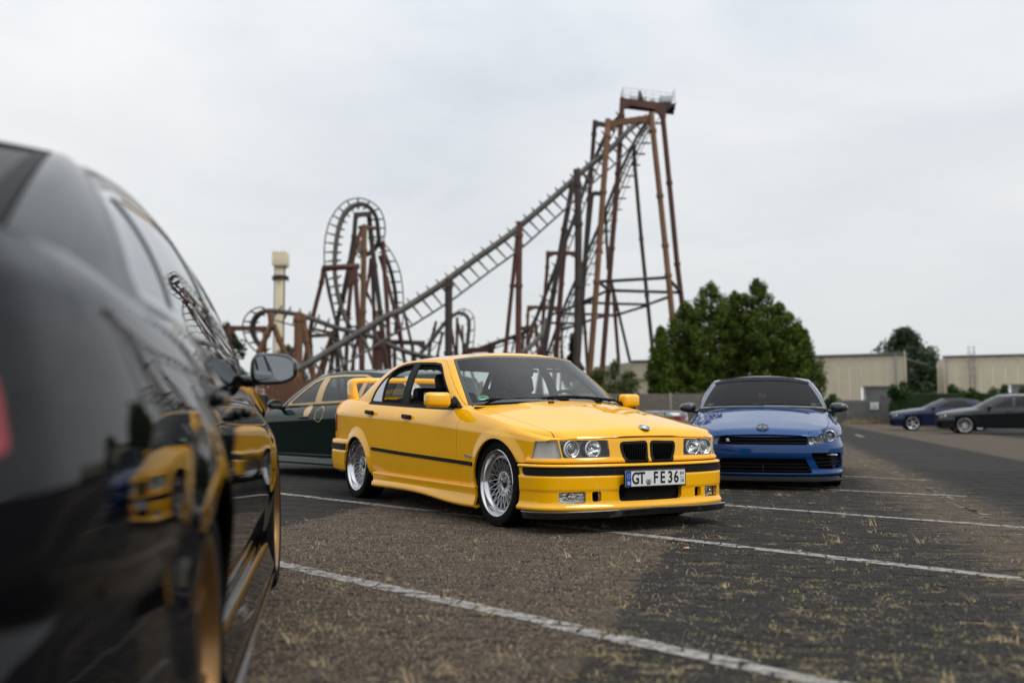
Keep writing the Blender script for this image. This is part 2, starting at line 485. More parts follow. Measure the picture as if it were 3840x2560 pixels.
def front_patch(plan, prof, du=0.012, dv=0.01, warp=None):
    """plan: (x, y) from the centre line round the corner; prof: (z, outward offset)"""
    plan = np.array(plan, float); d = np.concatenate([[0], np.cumsum(np.linalg.norm(np.diff(plan, axis=0), axis=1))])
    nu = int(d[-1] / du) + 1; uq = np.linspace(0, d[-1], nu); C = akima(d, plan, uq)
    t = np.gradient(C, axis=0); t /= np.linalg.norm(t, axis=1, keepdims=True); n = np.stack([t[:, 1], -t[:, 0]], 1)
    if n[0, 0] * plan[0, 0] < 0 and plan[0, 0] > 0: n = -n
    prof = np.array(prof, float); pz = [prof[0]]
    for a, b in zip(prof[:-1], prof[1:]):
        k = max(1, int(np.linalg.norm(b - a) / dv)); pz += [a + (b - a) * i / k for i in range(1, k + 1)]
    pz = np.array(pz)
    P = np.zeros((nu, len(pz), 3)); P[..., 0] = C[:, None, 0] + n[:, None, 0] * pz[None, :, 1]; P[..., 1] = C[:, None, 1] + n[:, None, 1] * pz[None, :, 1]
    P[..., 2] = pz[None, :, 0]
    if warp is not None: P = warp(P)
    c = np.abs(P[..., 1]) < 1e-6
    return Surf.grid(P, uq, pz[:, 0])

# ---------------------------------------------------------------- wheels (axle along Y, face towards -Y... mirrored by rotation)
def tyre_mb(Rt, rr, w, n=64, tread=True):
    m = MB(); h = w / 2; rr = rr - 0.004
    prof = [(rr, h * 0.86), (rr + 0.006, h * 0.93), (rr + (Rt - rr) * 0.35, h * 1.0), (rr + (Rt - rr) * 0.62, h * 1.0), (rr + (Rt - rr) * 0.86, h * 0.955),
            (Rt - 0.004, h * 0.86), (Rt, h * 0.72)]
    g = 0.006
    for a in (0.5, 0.0, -0.5):
        if tread: prof += [(Rt, h * (a + 0.09)), (Rt - g, h * (a + 0.07)), (Rt - g, h * (a - 0.07)), (Rt, h * (a - 0.09))]
    prof += [(r, -y) for r, y in prof[6::-1]]
    m.lathe(prof, n); return m
def rim_barrel_mb(rr, w, depth, face, n=56):
    """lip, stepped barrel and inner edge; face = y of the outer lip"""
    m = MB()
    prof = [(rr + 0.002, face - 0.012), (rr + 0.004, face - 0.002), (rr, face), (rr - 0.006, face - 0.001), (rr - 0.010, face - 0.007),
            (rr - 0.014, face - depth * 0.35), (rr - 0.020, face - depth * 0.8), (rr - 0.030, face - depth), (rr - 0.046, face - depth - 0.004)] if depth > .055 else\
           [(rr + 0.002, face - 0.012), (rr + 0.004, face - 0.002), (rr, face), (rr - 0.006, face - 0.001), (rr - 0.010, face - 0.007), (rr - 0.016, face - depth * 0.5), (rr - 0.022, face - depth), (rr - 0.030, face - depth - 0.004)]
    m.lathe(prof, n)
    m.lathe([(rr - 0.026, face - depth), (rr - 0.03, face - w), (rr + 0.0, face - w - 0.002)], n)
    return m
def make_wheel(car, x, y, z, side, Rt, rr, w, style, mats, depth=0.05, face_in=0.004, camber=0.0, steer=0.0, dish=0.0, ncap=None, res=1.0):
    """side +1: outer face towards +y.  wheel (tyre) > rim, spokes, hub_cap, brake_disc, bolt"""
    n = int(64 * res)
    ty = tyre_mb(Rt, rr, w, n, res > 0.7).build('wheel', RUBBER, car, edge=40)
    ty.location = (x, y, z); ty.rotation_euler = (camber * -side, 0, (0 if side > 0 else math.pi) + steer)
    face = w / 2 - face_in
    rim_barrel_mb(rr, w - 0.02, depth, face, n).build('rim', mats['lip'], ty, edge=35)
    sp = MB(); yf = face - depth + 0.006
    if style == 'lattice':                                       # crossed thin spokes, two layers
        ro, ri = rr - 0.052, 0.078; N = 20
        def bar(a0, r0, y0, a1, r1, y1, wd, th):
            p0 = Vector((r0 * math.cos(a0), y0, r0 * math.sin(a0))); p1 = Vector((r1 * math.cos(a1), y1, r1 * math.sin(a1)))
            d = (p1 - p0); L = d.length; d.normalize(); yv = Vector((0, 1, 0)); s = d.cross(yv).normalized(); u = s.cross(d)
            V = []
            for p in (p0, p1):
                for a, b in ((-wd, -th), (wd, -th), (wd * 0.55, th), (-wd * 0.55, th)): V.append(p + s * a + u * (b if u.y > 0 else -b))
            sp.add(V, [(0, 1, 5, 4), (1, 2, 6, 5), (2, 3, 7, 6), (3, 0, 4, 7), (4, 5, 6, 7), (3, 2, 1, 0)])
        for k in range(N):
            a = 2 * math.pi * k / N
            for sgn in (1, -1):
                bar(a, ri, yf - 0.018 + dish, a + sgn * 2 * math.pi * 1.0 / N, ro, yf + 0.004, 0.0036, 0.007)
        sp.lathe([(ro + 0.012, yf - 0.012), (ro + 0.010, yf + 0.008), (ro - 0.003, yf + 0.008), (ro - 0.006, yf - 0.012)], n)
        sp.lathe([(ri + 0.016, yf - 0.034), (ri + 0.012, yf - 0.014), (ri - 0.004, yf - 0.012), (ri - 0.010, yf - 0.030), (0.046, yf - 0.034), (0.040, yf - 0.020), (0.0, yf - 0.020)], n)
        for k in range(5):
            a = 2 * math.pi * k / 5 + 0.3; c = (0.061 * math.cos(a), 0.061 * math.sin(a))
    else:
        ns, wd = {'five': (5, 0.030), 'ten': (10, 0.013), 'double': (5, 0.012), 'multi': (14, 0.010), 'seven': (7, 0.017)}[style]
        ro = rr - 0.022
        for k in range(ns):
            for sg in ((-1, 1) if style in ('double', 'seven') else (0,)):
                a = 2 * math.pi * k / ns; da = sg * (0.17 if style == 'double' else 0.13); ai = a + da * 0.6; ao = a + da * 1.25
                V = []
                for (r, an, yy, ww) in ((0.05, ai, yf - 0.012 + dish, wd * 1.15), (0.55 * ro, (ai + ao) / 2, yf - 0.004 + dish * 0.6, wd * 0.95), (ro, ao, yf + 0.006, wd * 1.15)):
                    c, s = math.cos(an), math.sin(an)
                    for o, dy in ((-ww, -0.022), (ww, -0.022), (ww * 0.8, 0), (-ww * 0.8, 0)): V.append((r * c - o * s, yy + dy, r * s + o * c))
                sp.add(V, [(i + j, i + (j + 1) % 4, i + 4 + (j + 1) % 4, i + 4 + j) for i in (0, 4) for j in range(4)])
        sp.lathe([(0.078, yf - 0.035), (0.074, yf - 0.012 + dish), (0.045, yf - 0.008 + dish), (0.03, yf - 0.016 + dish), (0, yf - 0.016 + dish)], n)
    spo = sp.build('spokes', mats['spoke'], ty, fix=True, edge=35)
    cp = MB(); yc = yf - 0.020 + (dish if style != 'lattice' else 0)
    cp.lathe([(0.034, yc - 0.01), (0.034, yc + 0.006), (0.029, yc + 0.009), (0.0, yc + 0.010)], 28)
    cp.build('hub_cap', mats.get('cap', GLOSSB), ty, edge=35)
    bd = MB(); bd.lathe([(0.05, yf - 0.075), (rr * 0.72, yf - 0.075), (rr * 0.72, yf - 0.095), (0.05, yf - 0.095)], n, smooth=False)
    bd.build('brake_disc', mats.get('disc', STEEL), ty)
    if res > 0.7:
        bt = MB()
        for k in range(5):
            a = 2 * math.pi * k / 5 + 0.3; c = (0.059 * math.cos(a), yf - 0.032, 0.059 * math.sin(a))
            bt.lathe([(0.0115, 0), (0.0115, 0.004), (0.008, 0.008), (0, 0.008)], 10, c=c)
        bt.build('wheel_bolts', CHROME if style == 'lattice' else STEEL, ty)
    return ty
def text_mesh(s, size, material, parent, M, name='lettering', bold=0.0, xs=1.0, extrude=0.0008, align='CENTER'):
    cu = bpy.data.curves.new('text', 'FONT'); cu.body = s; cu.size = size; cu.align_x = align; cu.align_y = 'CENTER'
    cu.offset = bold; cu.extrude = extrude; cu.resolution_u = 3
    o = bpy.data.objects.new('text', cu); COL.objects.link(o)
    dg = bpy.context.evaluated_depsgraph_get(); dg.update()
    me = bpy.data.meshes.new_from_object(o.evaluated_get(dg))
    bpy.data.objects.remove(o); bpy.data.curves.remove(cu)
    me.transform(Matrix.Diagonal((xs, 1, 1, 1))); me.transform(M)
    me.materials.clear(); me.materials.append(material); me.name = name
    return link(bpy.data.objects.new(name, me), parent)
def seat_mb(c, w=0.50, rec=0.30, head=True, hb=0.60):
    """front seat: cushion, reclined back and headrest as one padded shape list -> (cushion, back, headrest)"""
    x, y, z = c; out = []
    m = MB(); m.bbox((x, y, z), (0.52, w, 0.16), 0.05, M=Matrix.Rotation(-0.12, 3, 'Y')); out.append(m)
    m = MB(); Mr = Matrix.Rotation(-rec, 3, 'Y'); p = Vector((x - 0.27, y, z + 0.02)) + Mr @ Vector((0, 0, hb / 2))
    m.bbox(tuple(p), (0.13, w, hb), 0.05, M=Mr)
    for s in (-1, 1): m.bbox(tuple(Vector((x - 0.235, y + s * w * 0.42, z + 0.02)) + Mr @ Vector((0.03, 0, hb * 0.46))), (0.13, 0.09, hb * 0.8), 0.035, M=Mr)
    out.append(m)
    m = MB(); p = Vector((x - 0.27, y, z + 0.02)) + Mr @ Vector((0.02, 0, hb + 0.085))
    m.bbox(tuple(p), (0.10, 0.27, 0.17), 0.042, M=Mr)
    for s in (-1, 1):
        a = Vector((x - 0.27, y + s * 0.06, z + 0.02)) + Mr @ Vector((0.01, 0, hb - 0.09)); b = Vector((x - 0.27, y + s * 0.06, z + 0.02)) + Mr @ Vector((0.015, 0, hb + 0.05))
        m.tube([a, b], 0.007, 6)
    out.append(m)
    return out

# ================================================================== the yellow saloon
YEL = paint('paint_yellow', (0.95, 0.462, 0.0005), rough=0.32, ior=1.68)
def build_yellow():
    car = empty('sedan_car', (0.598, 7.558, 0), R(-59.89), 'bright yellow four-door saloon with silver lattice wheels and a rear wing, in the middle', 'car')
    # --- side, sections along the length ------------------------------------------------------------------
    X = np.array([.66, .52, .40, .25, 0, -.3, -.6, -1.1, -1.65, -2.1, -2.45, -2.75, -3.05, -3.3, -3.46])
    ym = np.array([.62, .752, .803, .831, .847, .850, .850, .853, .853, .851, .848, .841, .822, .793, .755])
    zc = cspline([.66, .4, 0, -.55, -1.6, -2.5, -3.04, -3.5], np.array([.60, .632, .668, .700, .755, .782, .80, .812]), X)
    zs = np.array([.617, .646, .670, .702, .752, .800, .835, .846, .862, .880, .893, .912, .928, .930, .924])
    ys = np.array([.56, .712, .770, .795, .803, .797, .785, .783, .781, .779, .773, .757, .728, .695, .665])
    def row(y, z): return np.stack([X, y, z], 1)
    one = np.ones_like(X)
    def up(f, b=0.0): return row((ym - .004) * (1 - f) + ys * f + b, (zc + .006) * (1 - f) + zs * f)
    rows = [row(ym - .050, .20 * one), row(ym - .018, .30 * one), row(ym - .003, .42 * one), row(ym, .52 * one), row(ym + .0005, zc * .45 + .52 * .55),
            row(ym + .001, zc - .014), row(ym - .004, zc + .006), up(.25, .006), up(.6, .008), up(.85, .005), up(1.0)]
    AF, AR, RA = (0.03, .300), (-2.665, .268), .325
    def flare(P):
        for c, r, h in ((AF, RA, .012), (AR, .310, .020)):
            d = np.hypot(P[..., 0] - c[0], P[..., 2] - c[1]) - r
            w = np.clip(1 - np.maximum(d, 0) / .085, 0, 1); w = w * w * (3 - 2 * w) * np.clip((P[..., 2] - .2) / .12, 0, 1)
            P[..., 1] += h * w
        return P
    side = patch(X, rows, disp=flare)
    # --- bonnet and wing tops ---------------------------------------------------------------------------------
    planN = [(.700, 0), (.694, .2), (.664, .45), (.600, .65), (.552, .725), (.490, .775), (.40, .806)]
    pn = np.array(planN); xf = lambda y: np.interp(np.abs(y), pn[:, 1], akima(pn[:, 1], pn[:, 0], pn[:, 1]))
    yy = np.linspace(0, .806, 60); xfa = akima(pn[:, 1], pn[:, 0], yy); xf = lambda y: np.interp(np.abs(y), yy, xfa)
    XB = np.array([.74, .70, .66, .60, .52, .40, .25, 0, -.3, -.6])
    zc_h = lambda x: np.interp(x, [-.62, -.3, 0, .25, .5, .74], [.935, .894, .845, .793, .736, .676])
    ze_h = lambda x: np.interp(x, [-.6, -.166, .259, .45, .6, .74], [.868, .803, .729, .693, .663, .634])
    def hood_z(x, y):
        zc_, ze_ = zc_h(x), ze_h(x); z = zc_ - (zc_ - ze_) * (np.abs(y) / .70) ** 2.1
        # raised centre panel with two soft edges running to the grilles
        e = .30 + (.40 - x) * .16; z = z + .006 / (1 + np.exp((np.abs(y) - e) / .018))
        d = xf(y) - x; return z - .046 * np.clip(1 - d / .075, 0, 1.4) ** 2.3
    ysB = np.interp(-XB, -X, ys); zsB = np.interp(-XB, -X, zs)
    nu, ysamp = 96, []
    xq = np.linspace(.735, -.62, nu)
    ysq = cspline(X, ys, np.minimum(xq, .66)); zsq = cspline(X, zs, np.minimum(xq, .66))
    fr = np.concatenate([[0, .12, .25, .4, .55, .7, .85], np.linspace(1, 2.0, 60)])
    Pn = np.zeros((nu, len(fr), 3)); Pn[..., 0] = xq[:, None]
    ye = np.minimum(.705, ysq - .045)
    for i in range(nu):
        zi = hood_z(xq[i], ye[i]); sl = (hood_z(xq[i], ye[i]) - hood_z(xq[i], ye[i] - .02)) / .02
        p0 = np.array([ysq[i], zsq[i]]); p2 = np.array([ye[i], zi]); p1 = np.array([ysq[i] - .012, min(zi - sl * (ye[i] - ysq[i]), zi - .001) if False else zi + sl * (ysq[i] - .012 - ye[i])])
        p1[1] = max(p1[1], p0[1] + .004)
        for j, f in enumerate(fr):
            if f < 1: q = (1 - f) ** 2 * p0 + 2 * f * (1 - f) * p1 + f * f * p2; Pn[i, j, 1:] = q
            else:
                y = ye[i] * (2 - f); Pn[i, j, 1] = y; Pn[i, j, 2] = hood_z(xq[i], y)
    top = Surf.grid(Pn, xq, fr)
    cowl = lambda y: np.interp(np.abs(y), [0, .3, .5, .65, .72, .8], [-.275, -.300, -.365, -.47, -.585, -.60])
    f_front = lambda A: xf(A[:, 1]) - .002 - A[:, 0]
    f_cowl = lambda A: A[:, 0] - cowl(A[:, 1])
    yh = lambda x: np.interp(x, [-.6, -.2, .3, .5, .62, .75], [.722, .716, .704, .692, .672, .62])
    f_hood = lambda A: np.minimum(yh(A[:, 0]) - np.abs(A[:, 1]), A[:, 0] - cowl(A[:, 1]))
    top = top.clip(f_front)
    hood = top.clip(lambda A: f_hood(A) - .002).both()
    hood.obj('bonnet', YEL, car, .016)
    ftop = top.clip(lambda A: -(yh(A[:, 0]) - np.abs(A[:, 1])) - .002)
    # --- door and opening outlines in side view -----------------------------------------------------------------
    dlo = [(-.735, .840), (-.92, .985), (-1.06, 1.085), (-1.19, 1.175), (-1.27, 1.215), (-1.40, 1.231), (-1.70, 1.243), (-1.85, 1.246), (-2.03, 1.240), (-2.17, 1.222), (-2.30, 1.175),
           (-2.40, 1.10), (-2.47, 1.01), (-2.515, .898), (-2.1, .882), (-1.65, .866), (-1.1, .849)]
    fd = [(-.525, .245), (-.573, .46), (-.569, .70), (-.50, .840), (-.66, .872), (-.92, 1.05), (-1.10, 1.172), (-1.22, 1.236), (-1.40, 1.262), (-1.665, 1.272), (-1.655, .86), (-1.667, .73), (-1.662, .49), (-1.598, .245)]
    rd = [(-1.598, .245), (-1.662, .49), (-1.667, .73), (-1.655, .86), (-1.665, 1.272), (-1.9, 1.274), (-2.10, 1.262), (-2.26, 1.228), (-2.37, 1.172), (-2.47, 1.09), (-2.545, .99), (-2.575, .90), (-2.545, .79), (-2.50, .67),
          (-2.42, .58), (-2.32, .48), (-2.23, .36), (-2.18, .245)]
    F_dlo, F_fd, F_rd = sd_poly(dlo, .012), sd_poly(fd), sd_poly(rd)
    F_af, F_ar = sd_circle(AF, RA), sd_circle(AR, .310)
    low = side.clip(lambda A: A[:, 2] - .232).clip(F_af, -1).clip(F_ar, -1)
    # --- glasshouse ---------------------------------------------------------------------------------------------
    cols = [((-.335, 0, .898), (-.985, 0, 1.281), .25), ((-.352, .25, .896), (-.992, .22, 1.279), .25), ((-.42, .48, .889), (-1.025, .42, 1.270), .25), ((-.535, .635, .874), (-1.085, .535, 1.256), .3),
            ((-.605, .705, .862), (-1.135, .580, 1.247), .5), ((-.66, .752, .852), (-1.185, .602, 1.243), .7), ((-.80, .772, .850), (-1.28, .611, 1.247), 1), ((-1.1, .777, .851), (-1.45, .616, 1.256), 1), ((-1.65, .778, .866), (-1.72, .618, 1.264), 1),
            ((-2.1, .776, .883), (-1.98, .612, 1.262), 1), ((-2.45, .772, .890), (-2.20, .598, 1.250), 1), ((-2.75, .757, .900), (-2.38, .575, 1.233), .8), ((-2.95, .70, .922), (-2.48, .535, 1.225), .5),
            ((-3.02, .55, .950), (-2.53, .45, 1.230), .3), ((-3.07, .28, .957), (-2.56, .24, 1.238), .25), ((-3.085, 0, .960), (-2.57, 0, 1.241), .25)]
    gh = ribbon(cols, None, .030, 300, 34)
    f_ws = lambda A: np.minimum(4.30 - A[:, 6] + 0 * A[:, 7], 1)             # windscreen side of the pillar
    f_rs = lambda A: A[:, 6] - 11.9
    wind = gh.clip(lambda A: 4.22 - A[:, 6]); rear = gh.clip(lambda A: A[:, 6] - 12.05)
    flank = gh.clip(lambda A: A[:, 6] - 4.28).clip(lambda A: 11.95 - A[:, 6])
    body_side = low + flank
    # roof skin
    T = np.array([c[1] for c in cols], float); d = np.concatenate([[0], np.cumsum(np.linalg.norm(np.diff(T, axis=0), axis=1))])
    tq = akima(d, T, np.linspace(0, d[-1], 150)); v = np.concatenate([np.linspace(0, .12, 8), np.linspace(.16, 1, 20)])
    sx = np.clip(tq[:, 0], -2.30, -1.22); zr = lambda x: np.interp(x, [-2.6, -2.30, -2.0, -1.7, -1.45, -1.22, -1.0], [1.242, 1.288, 1.315, 1.327, 1.327, 1.316, 1.285])
    P = np.zeros((150, len(v), 3))
    for j, f in enumerate(v):
        P[:, j, 0] = tq[:, 0] * (1 - f) + sx * f; P[:, j, 1] = tq[:, 1] * (1 - f)
        P[:, j, 2] = tq[:, 2] + (zr(sx) - tq[:, 2]) * (1 - (1 - f) ** 2.2)
    roof = Surf.grid(P).both()
    roof.obj('roof', YEL, car, .012)
    # --- panels -------------------------------------------------------------------------------------------------
    g = .0022
    for s in (1, -1):
        def put(name, surf, m, fl=.016, lab=None):
            if not surf.F: return None
            o = (surf if s > 0 else surf.mirror()).obj(name, m, car, fl)
            if lab: o['label'] = lab
            return o
        solid = body_side.clip(F_dlo, -1)
        gz = lambda A: np.where(A[:, 2] > .87, .0011, g)
        fdoor = solid.clip(lambda A: F_fd(A) - gz(A)); rdoor = solid.clip(lambda A: F_rd(A) - gz(A))
        rest = solid.clip(lambda A: -F_fd(A) - gz(A)).clip(lambda A: -F_rd(A) - gz(A))
        o1 = put('front_door', fdoor, YEL); o2 = put('rear_door', rdoor, YEL)
        lens_edge = lambda A: np.interp(A[:, 2], [.44, .497, .613, .66], [.425, .432, .462, .475]) - A[:, 0]
        fend = rest.clip(lambda A: A[:, 0] + .60 + np.where(A[:, 2] > .9, -9, 0)).clip(lambda A: np.where(A[:, 2] < .497, .40 - A[:, 0], np.maximum(lens_edge(A), A[:, 2] - .6165))).clip(lambda A: xf(A[:, 1]) - .004 - A[:, 0]).clip(lambda A: np.maximum(A[:, 2] - .470, .25 - A[:, 0]))
        ft = ftop
        put('front_wing', fend + ft, YEL)
        put('rear_quarter', rest.clip(lambda A: -.60 - A[:, 0] + np.where(A[:, 2] > .9, 9, 0)).clip(lambda A: np.maximum(A[:, 2] - .545, A[:, 0] + 2.99)), YEL)
        # window glass, seals, pillar cover
        win = body_side.clip(F_dlo)
        bp = [(-1.62, .86), (-1.765, .86), (-1.80, 1.26), (-1.672, 1.26)]
        F_bp = sd_poly(bp); qd = sd_poly([(-2.20, .86), (-2.232, .86), (-2.305, 1.26), (-2.268, 1.26)])
        F_in = sd_poly(dlo, .012)
        inner = win.clip(lambda A: F_in(A) - .017)
        put('window_seal', win.clip(lambda A: .017 - F_in(A)).off(-.004), TRIM, .014)
        put('pillar_cover', inner.clip(F_bp).off(-.001), TRIM, .012)
        gl = inner.clip(F_bp, -1)
        put('divider_bar', gl.clip(qd).off(-.003), TRIM, .012)
        gl = gl.clip(qd, -1)
        qg = gl.clip(lambda A: -2.22 - A[:, 0] - (A[:, 2] - .87) * .17)
        put('quarter_glass', qg.off(-.009), glass_mat('quarter_glass', (.35, .40, .40), ior=3.4), 0)
        # front and rear side windows are wound down: only a frame channel is left
        put('window_channel', gl.clip(lambda A: A[:, 0] + 2.215 + (A[:, 2] - .87) * .17).clip(lambda A: .045 - F_in(A)).off(-.03), RUBBER, .01)
        # belt strip
        put('belt_strip', body_side.clip(lambda A: np.where((A[:, 0] < -.72) & (A[:, 0] > -2.53), .011 - np.abs(A[:, 2] - np.interp(-A[:, 0], [.735, 1.1, 1.65, 2.1, 2.52], [.838, .845, .862, .878, .893])), -1)).off(.003), TRIM, .008)
        # rub strip: three lengths
        for a, b in ((-.300, -.566), (-.575, -1.655), (-1.669, -2.27)):
            zz = lambda x: np.interp(-x, [.3, 1.6, 2.27], [.428, .458, .478])
            st = side.clip(lambda A: np.minimum.reduce([a - A[:, 0], A[:, 0] - b, .0145 - np.abs(A[:, 2] - zz(A[:, 0]))]))
            put('rub_strip', st.off(lambda A: .016 - .011 * (np.abs(A[:, 2] - zz(A[:, 0])) / .0145) ** 2), TRIM, .016)
        # side indicator
        put('side_indicator', side.clip(sd_poly([(-.322, .470), (-.434, .482), (-.434, .500), (-.322, .488)], .004)).off(.006), mat('indicator_smoke', (.30, .27, .24), rough=.15, coat=1, var=.2, vscale=60), .006)
        # door handles
        for hx, hz, par in ((-1.49, .770, o1), (-2.32, .805, o2)):
            m = MB(); m.bbox((hx, s * .858, hz), (.165, .030, .036), .010, M=Matrix.Rotation(.05, 3, 'Y'))
            m.bbox((hx + .0, s * .866, hz - .006), (.10, .022, .016), .006)
            m.build('door_handle', TRIM, par)
            m = MB(); m.bbox((hx + .02, s * .850, hz - .030), (.075, .010, .030), .008); m.build('handle_recess', YEL, par)
        # fuel flap outline on the right rear quarter
        if s < 0:
            ff = sd_poly([(-2.83, .60), (-2.98, .61), (-2.985, .735), (-2.84, .735)], .035)
            ring = side.mirror().clip(lambda A: .0022 - np.abs(ff(A))).off(.0006); ring.obj('fuel_flap_gap', VOID, car)
        # skirt
        zb = lambda x: np.interp(-x, [.2, .45, .66, .93, 1.2, 1.56, 2.19], [.120, .117, .118, .137, .154, .160, .150])
        XS = np.array([-.262, -.5, -.8, -1.1, -1.4, -1.8, -2.1, -2.225])
        def srow(y, z): return np.stack([XS, np.full_like(XS, y) if np.isscalar(y) else y, z], 1)
        o = np.ones_like(XS); zbs = np.array([zb(x) for x in XS])
        sk = patch(XS, [srow(.815, .272 * o), srow(.846, .270 * o), srow(.858, .262 * o), srow(.852, .235 * o), srow(.848, .205 * o), srow(.862, zbs + .035), srow(.868, zbs + .012), srow(.862, zbs), srow(.80, zbs + .004)][::-1])
        put('side_skirt', sk, YEL, .02)
        for jx in (-.62, -1.98):
            a = np.linspace(0, 2 * np.pi, 24)
            F_j = sd_circle((jx, .215), .026)
            put('jack_cover', sk.clip(lambda A: .0018 - np.abs(F_j(A))).off(.0008), VOID, 0)
        # headlamp ------------------------------------------------------------------------------------------------
    # --- nose panel ----------------------------------------------------------------------------------------------
    nose = front_patch(planN, [(.468, -.010), (.470, .010), (.474, .016), (.488, .015), (.500, .006), (.53, .003), (.57, .000), (.60, -.002), (.628, -.005), (.645, -.010)])
    nose = nose.clip(lambda A: np.interp(np.abs(A[:, 1]), [0, .4, .66, .8], [.637, .631, .6235, .615]) - A[:, 2])
    F_hl = sd_poly([(.330, .622), (.318, .508), (.648, .503), (.668, .622)], .010, (1, 2))
    F_ln = lambda A: np.minimum.reduce([A[:, 1] - np.interp(A[:, 2], [.497, .617], [.654, .676]), A[:, 2] - .500, A[:, 0] - np.interp(A[:, 2], [.44, .497, .613, .66], [.428, .436, .468, .48])])
    F_kd = sd_poly([(.016, .612), (.238, .606), (.230, .545), (.200, .468), (.016, .466)], .022, (1, 2))
    F_lensx = lambda A: np.where(A[:, 2] > .500, np.interp(A[:, 2], [.44, .497, .613, .66], [.428, .436, .468, .48]) - A[:, 0], A[:, 0] * 0 - 1)
    solid = nose.clip(F_hl, -1).clip(F_ln, -1).clip(F_kd, -1).clip(lambda A: -F_lensx(A))
    solid.both().obj('nose_panel', YEL, car, .02)
    for s in (1, -1):
        def put(name, surf, m, fl=0.0, par=car):
            return (surf if s > 0 else surf.mirror()).obj(name, m, par, fl) if surf.F else None
        hl = nose.clip(lambda A: F_hl(A) - .002)
        hz = put('headlamp', hl.off(-.060), GLOSSB)
        put('lamp_rim', nose.clip(lambda A: np.minimum(F_hl(A), .007 - F_hl(A))).off(-.004), GLOSSB, .055, hz)
        for k, ly in enumerate((.582, .437)):
            lx = float(xf(ly)) - .012; c = (lx, s * ly, .562)
            m = MB(); m.lathe([(.0600, -.010), (.0585, .000), (.0555, .001), (.0535, -.004), (.048, -.016), (.040, -.030), (.024, -.046), (0, -.050)], 40, 'X', c); m.build('reflector', REFLEC, hz)
            m = MB(); m.lathe([(.0605, -.012), (.0615, -.004), (.0595, .002), (.0560, .002), (.0545, -.004)], 40, 'X', c); m.build('halo_ring', mat('halo_ring', (.72, .74, .74), rough=.18, coat=1, var=.08, vscale=80), hz)
            m = MB()
            if k == 0:
                m.lathe([(.040, -.020), (.039, -.006), (.034, -.004), (.034, -.014)], 36, 'X', c); m.build('projector_ring', CHROME, hz)
                m = MB(); m.lathe([(.0335, -.012), (.028, -.004), (.018, .002), (0, .005)], 32, 'X', c)
                m.build('projector_lens', mat('projector_glass', (.10, .11, .11), rough=.03, coat=1, spec=.9, var=.2), hz)
            else:
                m.lathe([(.012, -.045), (.012, -.020), (.007, -.012), (0, -.010)], 16, 'X', c); m.build('bulb_cover', CHROME, hz)
        put('lamp_glass', hl.off(-.003), LENS, 0, hz)
        ln = nose.clip(lambda A: F_ln(A) - .0015)
        ind = put('indicator_lamp', ln.off(-.022), INDI, 0)
        put('indicator_glass', ln.off(-.002), LENS, .018, ind)
        # kidney grille
        kd = put('grille', nose.clip(F_kd).off(-.030), VOID)
        fr_ = nose.clip(lambda A: np.minimum(F_kd(A) + .004, .017 - F_kd(A))).off(lambda A: .012 - .009 * np.clip(np.abs(F_kd(A) - .006) / .011, 0, 1) ** 2)
        put('grille_frame', fr_, mat('grille_black', (.006, .006, .0065), rough=.28, spec=.3, var=.1), .030, kd)
        for i in range(11):
            y = .030 + i * .0185; 
            zt = .600; zb_ = .480
            if y > .205: zb_ = .56
            elif y > .19: zb_ = .52
            x = float(xf(y)) - .006
            m = MB(); m.bbox((x, s * y, (zt + zb_) / 2), (.028, .0055, zt - zb_), .002); m.build('slat', SLATB, kd)
    # emblem ---------------------------------------------------------------------------------------------------------
    nrm = Vector((.42, 0, 1)).normalized(); ex = .652; ez = float(hood_z(ex, 0)) + .003
    Mq = nrm.to_track_quat('Z', 'X').to_matrix().to_4x4(); Mq.translation = (ex, 0, ez)
    def emb(name, prof, m, par, a0=0, a1=2 * math.pi, n=36):
        mb = MB(); V = []; F = []; k = len(prof); st = n if abs(a1 - a0 - 2 * math.pi) < 1e-6 else n + 1
        for j in range(st):
            a = a0 + (a1 - a0) * j / n
            for r, h in prof: V.append(Mq @ Vector((r * math.cos(a), r * math.sin(a), h)))
        for j in range(n):
            j2 = (j + 1) % st
            for i in range(k - 1): F.append((j * k + i, j2 * k + i, j2 * k + i + 1, j * k + i + 1))
        mb.add(V, F, False); return mb.build(name, m, par, fix=False)
    badge = emb('emblem', [(.0425, 0), (.0425, .004), (.0395, .0055), (0, .0045)], GLOSSB, car)
    emb('emblem_ring', [(.0435, .001), (.0430, .0062), (.0395, .0062)], CHROME, badge)
    emb('emblem_ring', [(.0255, .0062), (.0235, .0070), (.0235, .006)], CHROME, badge)
    for q in range(4):
        a0 = q * math.pi / 2
        emb('emblem_quarter', [(.0235, .0064), (.0, .0066)], mat('badge_blue', (.02, .24, .60), rough=.15, coat=1, var=.03) if q % 2 == 0 else mat('badge_white', (.8, .8, .8), rough=.2, coat=1, var=.03), badge, a0, a0 + math.pi / 2, 10)
    for ch, an in (('B', 2.25), ('M', math.pi / 2), ('W', .9)):
        # letters stand on the ring, seen from the front of the car
        a = an - math.pi / 2
        T_ = Mq @ Matrix.Rotation(-math.pi / 2 * 0, 4, 'Z')
        base = Mq.to_3x3(); fx = Vector((1, 0, 0)) - nrm * nrm.x; fx.normalize(); ly_ = Vector((0, 1, 0))
        rgt, upv = ly_, -fx
        ang = {'B': math.radians(-48), 'M': 0, 'W': math.radians(48)}[ch]
        dirv = upv * math.cos(ang) + rgt * math.sin(ang); tang = rgt * math.cos(ang) - upv * math.sin(ang)
        pos = Vector((ex, 0, ez)) + dirv * .0325 + nrm * .0066
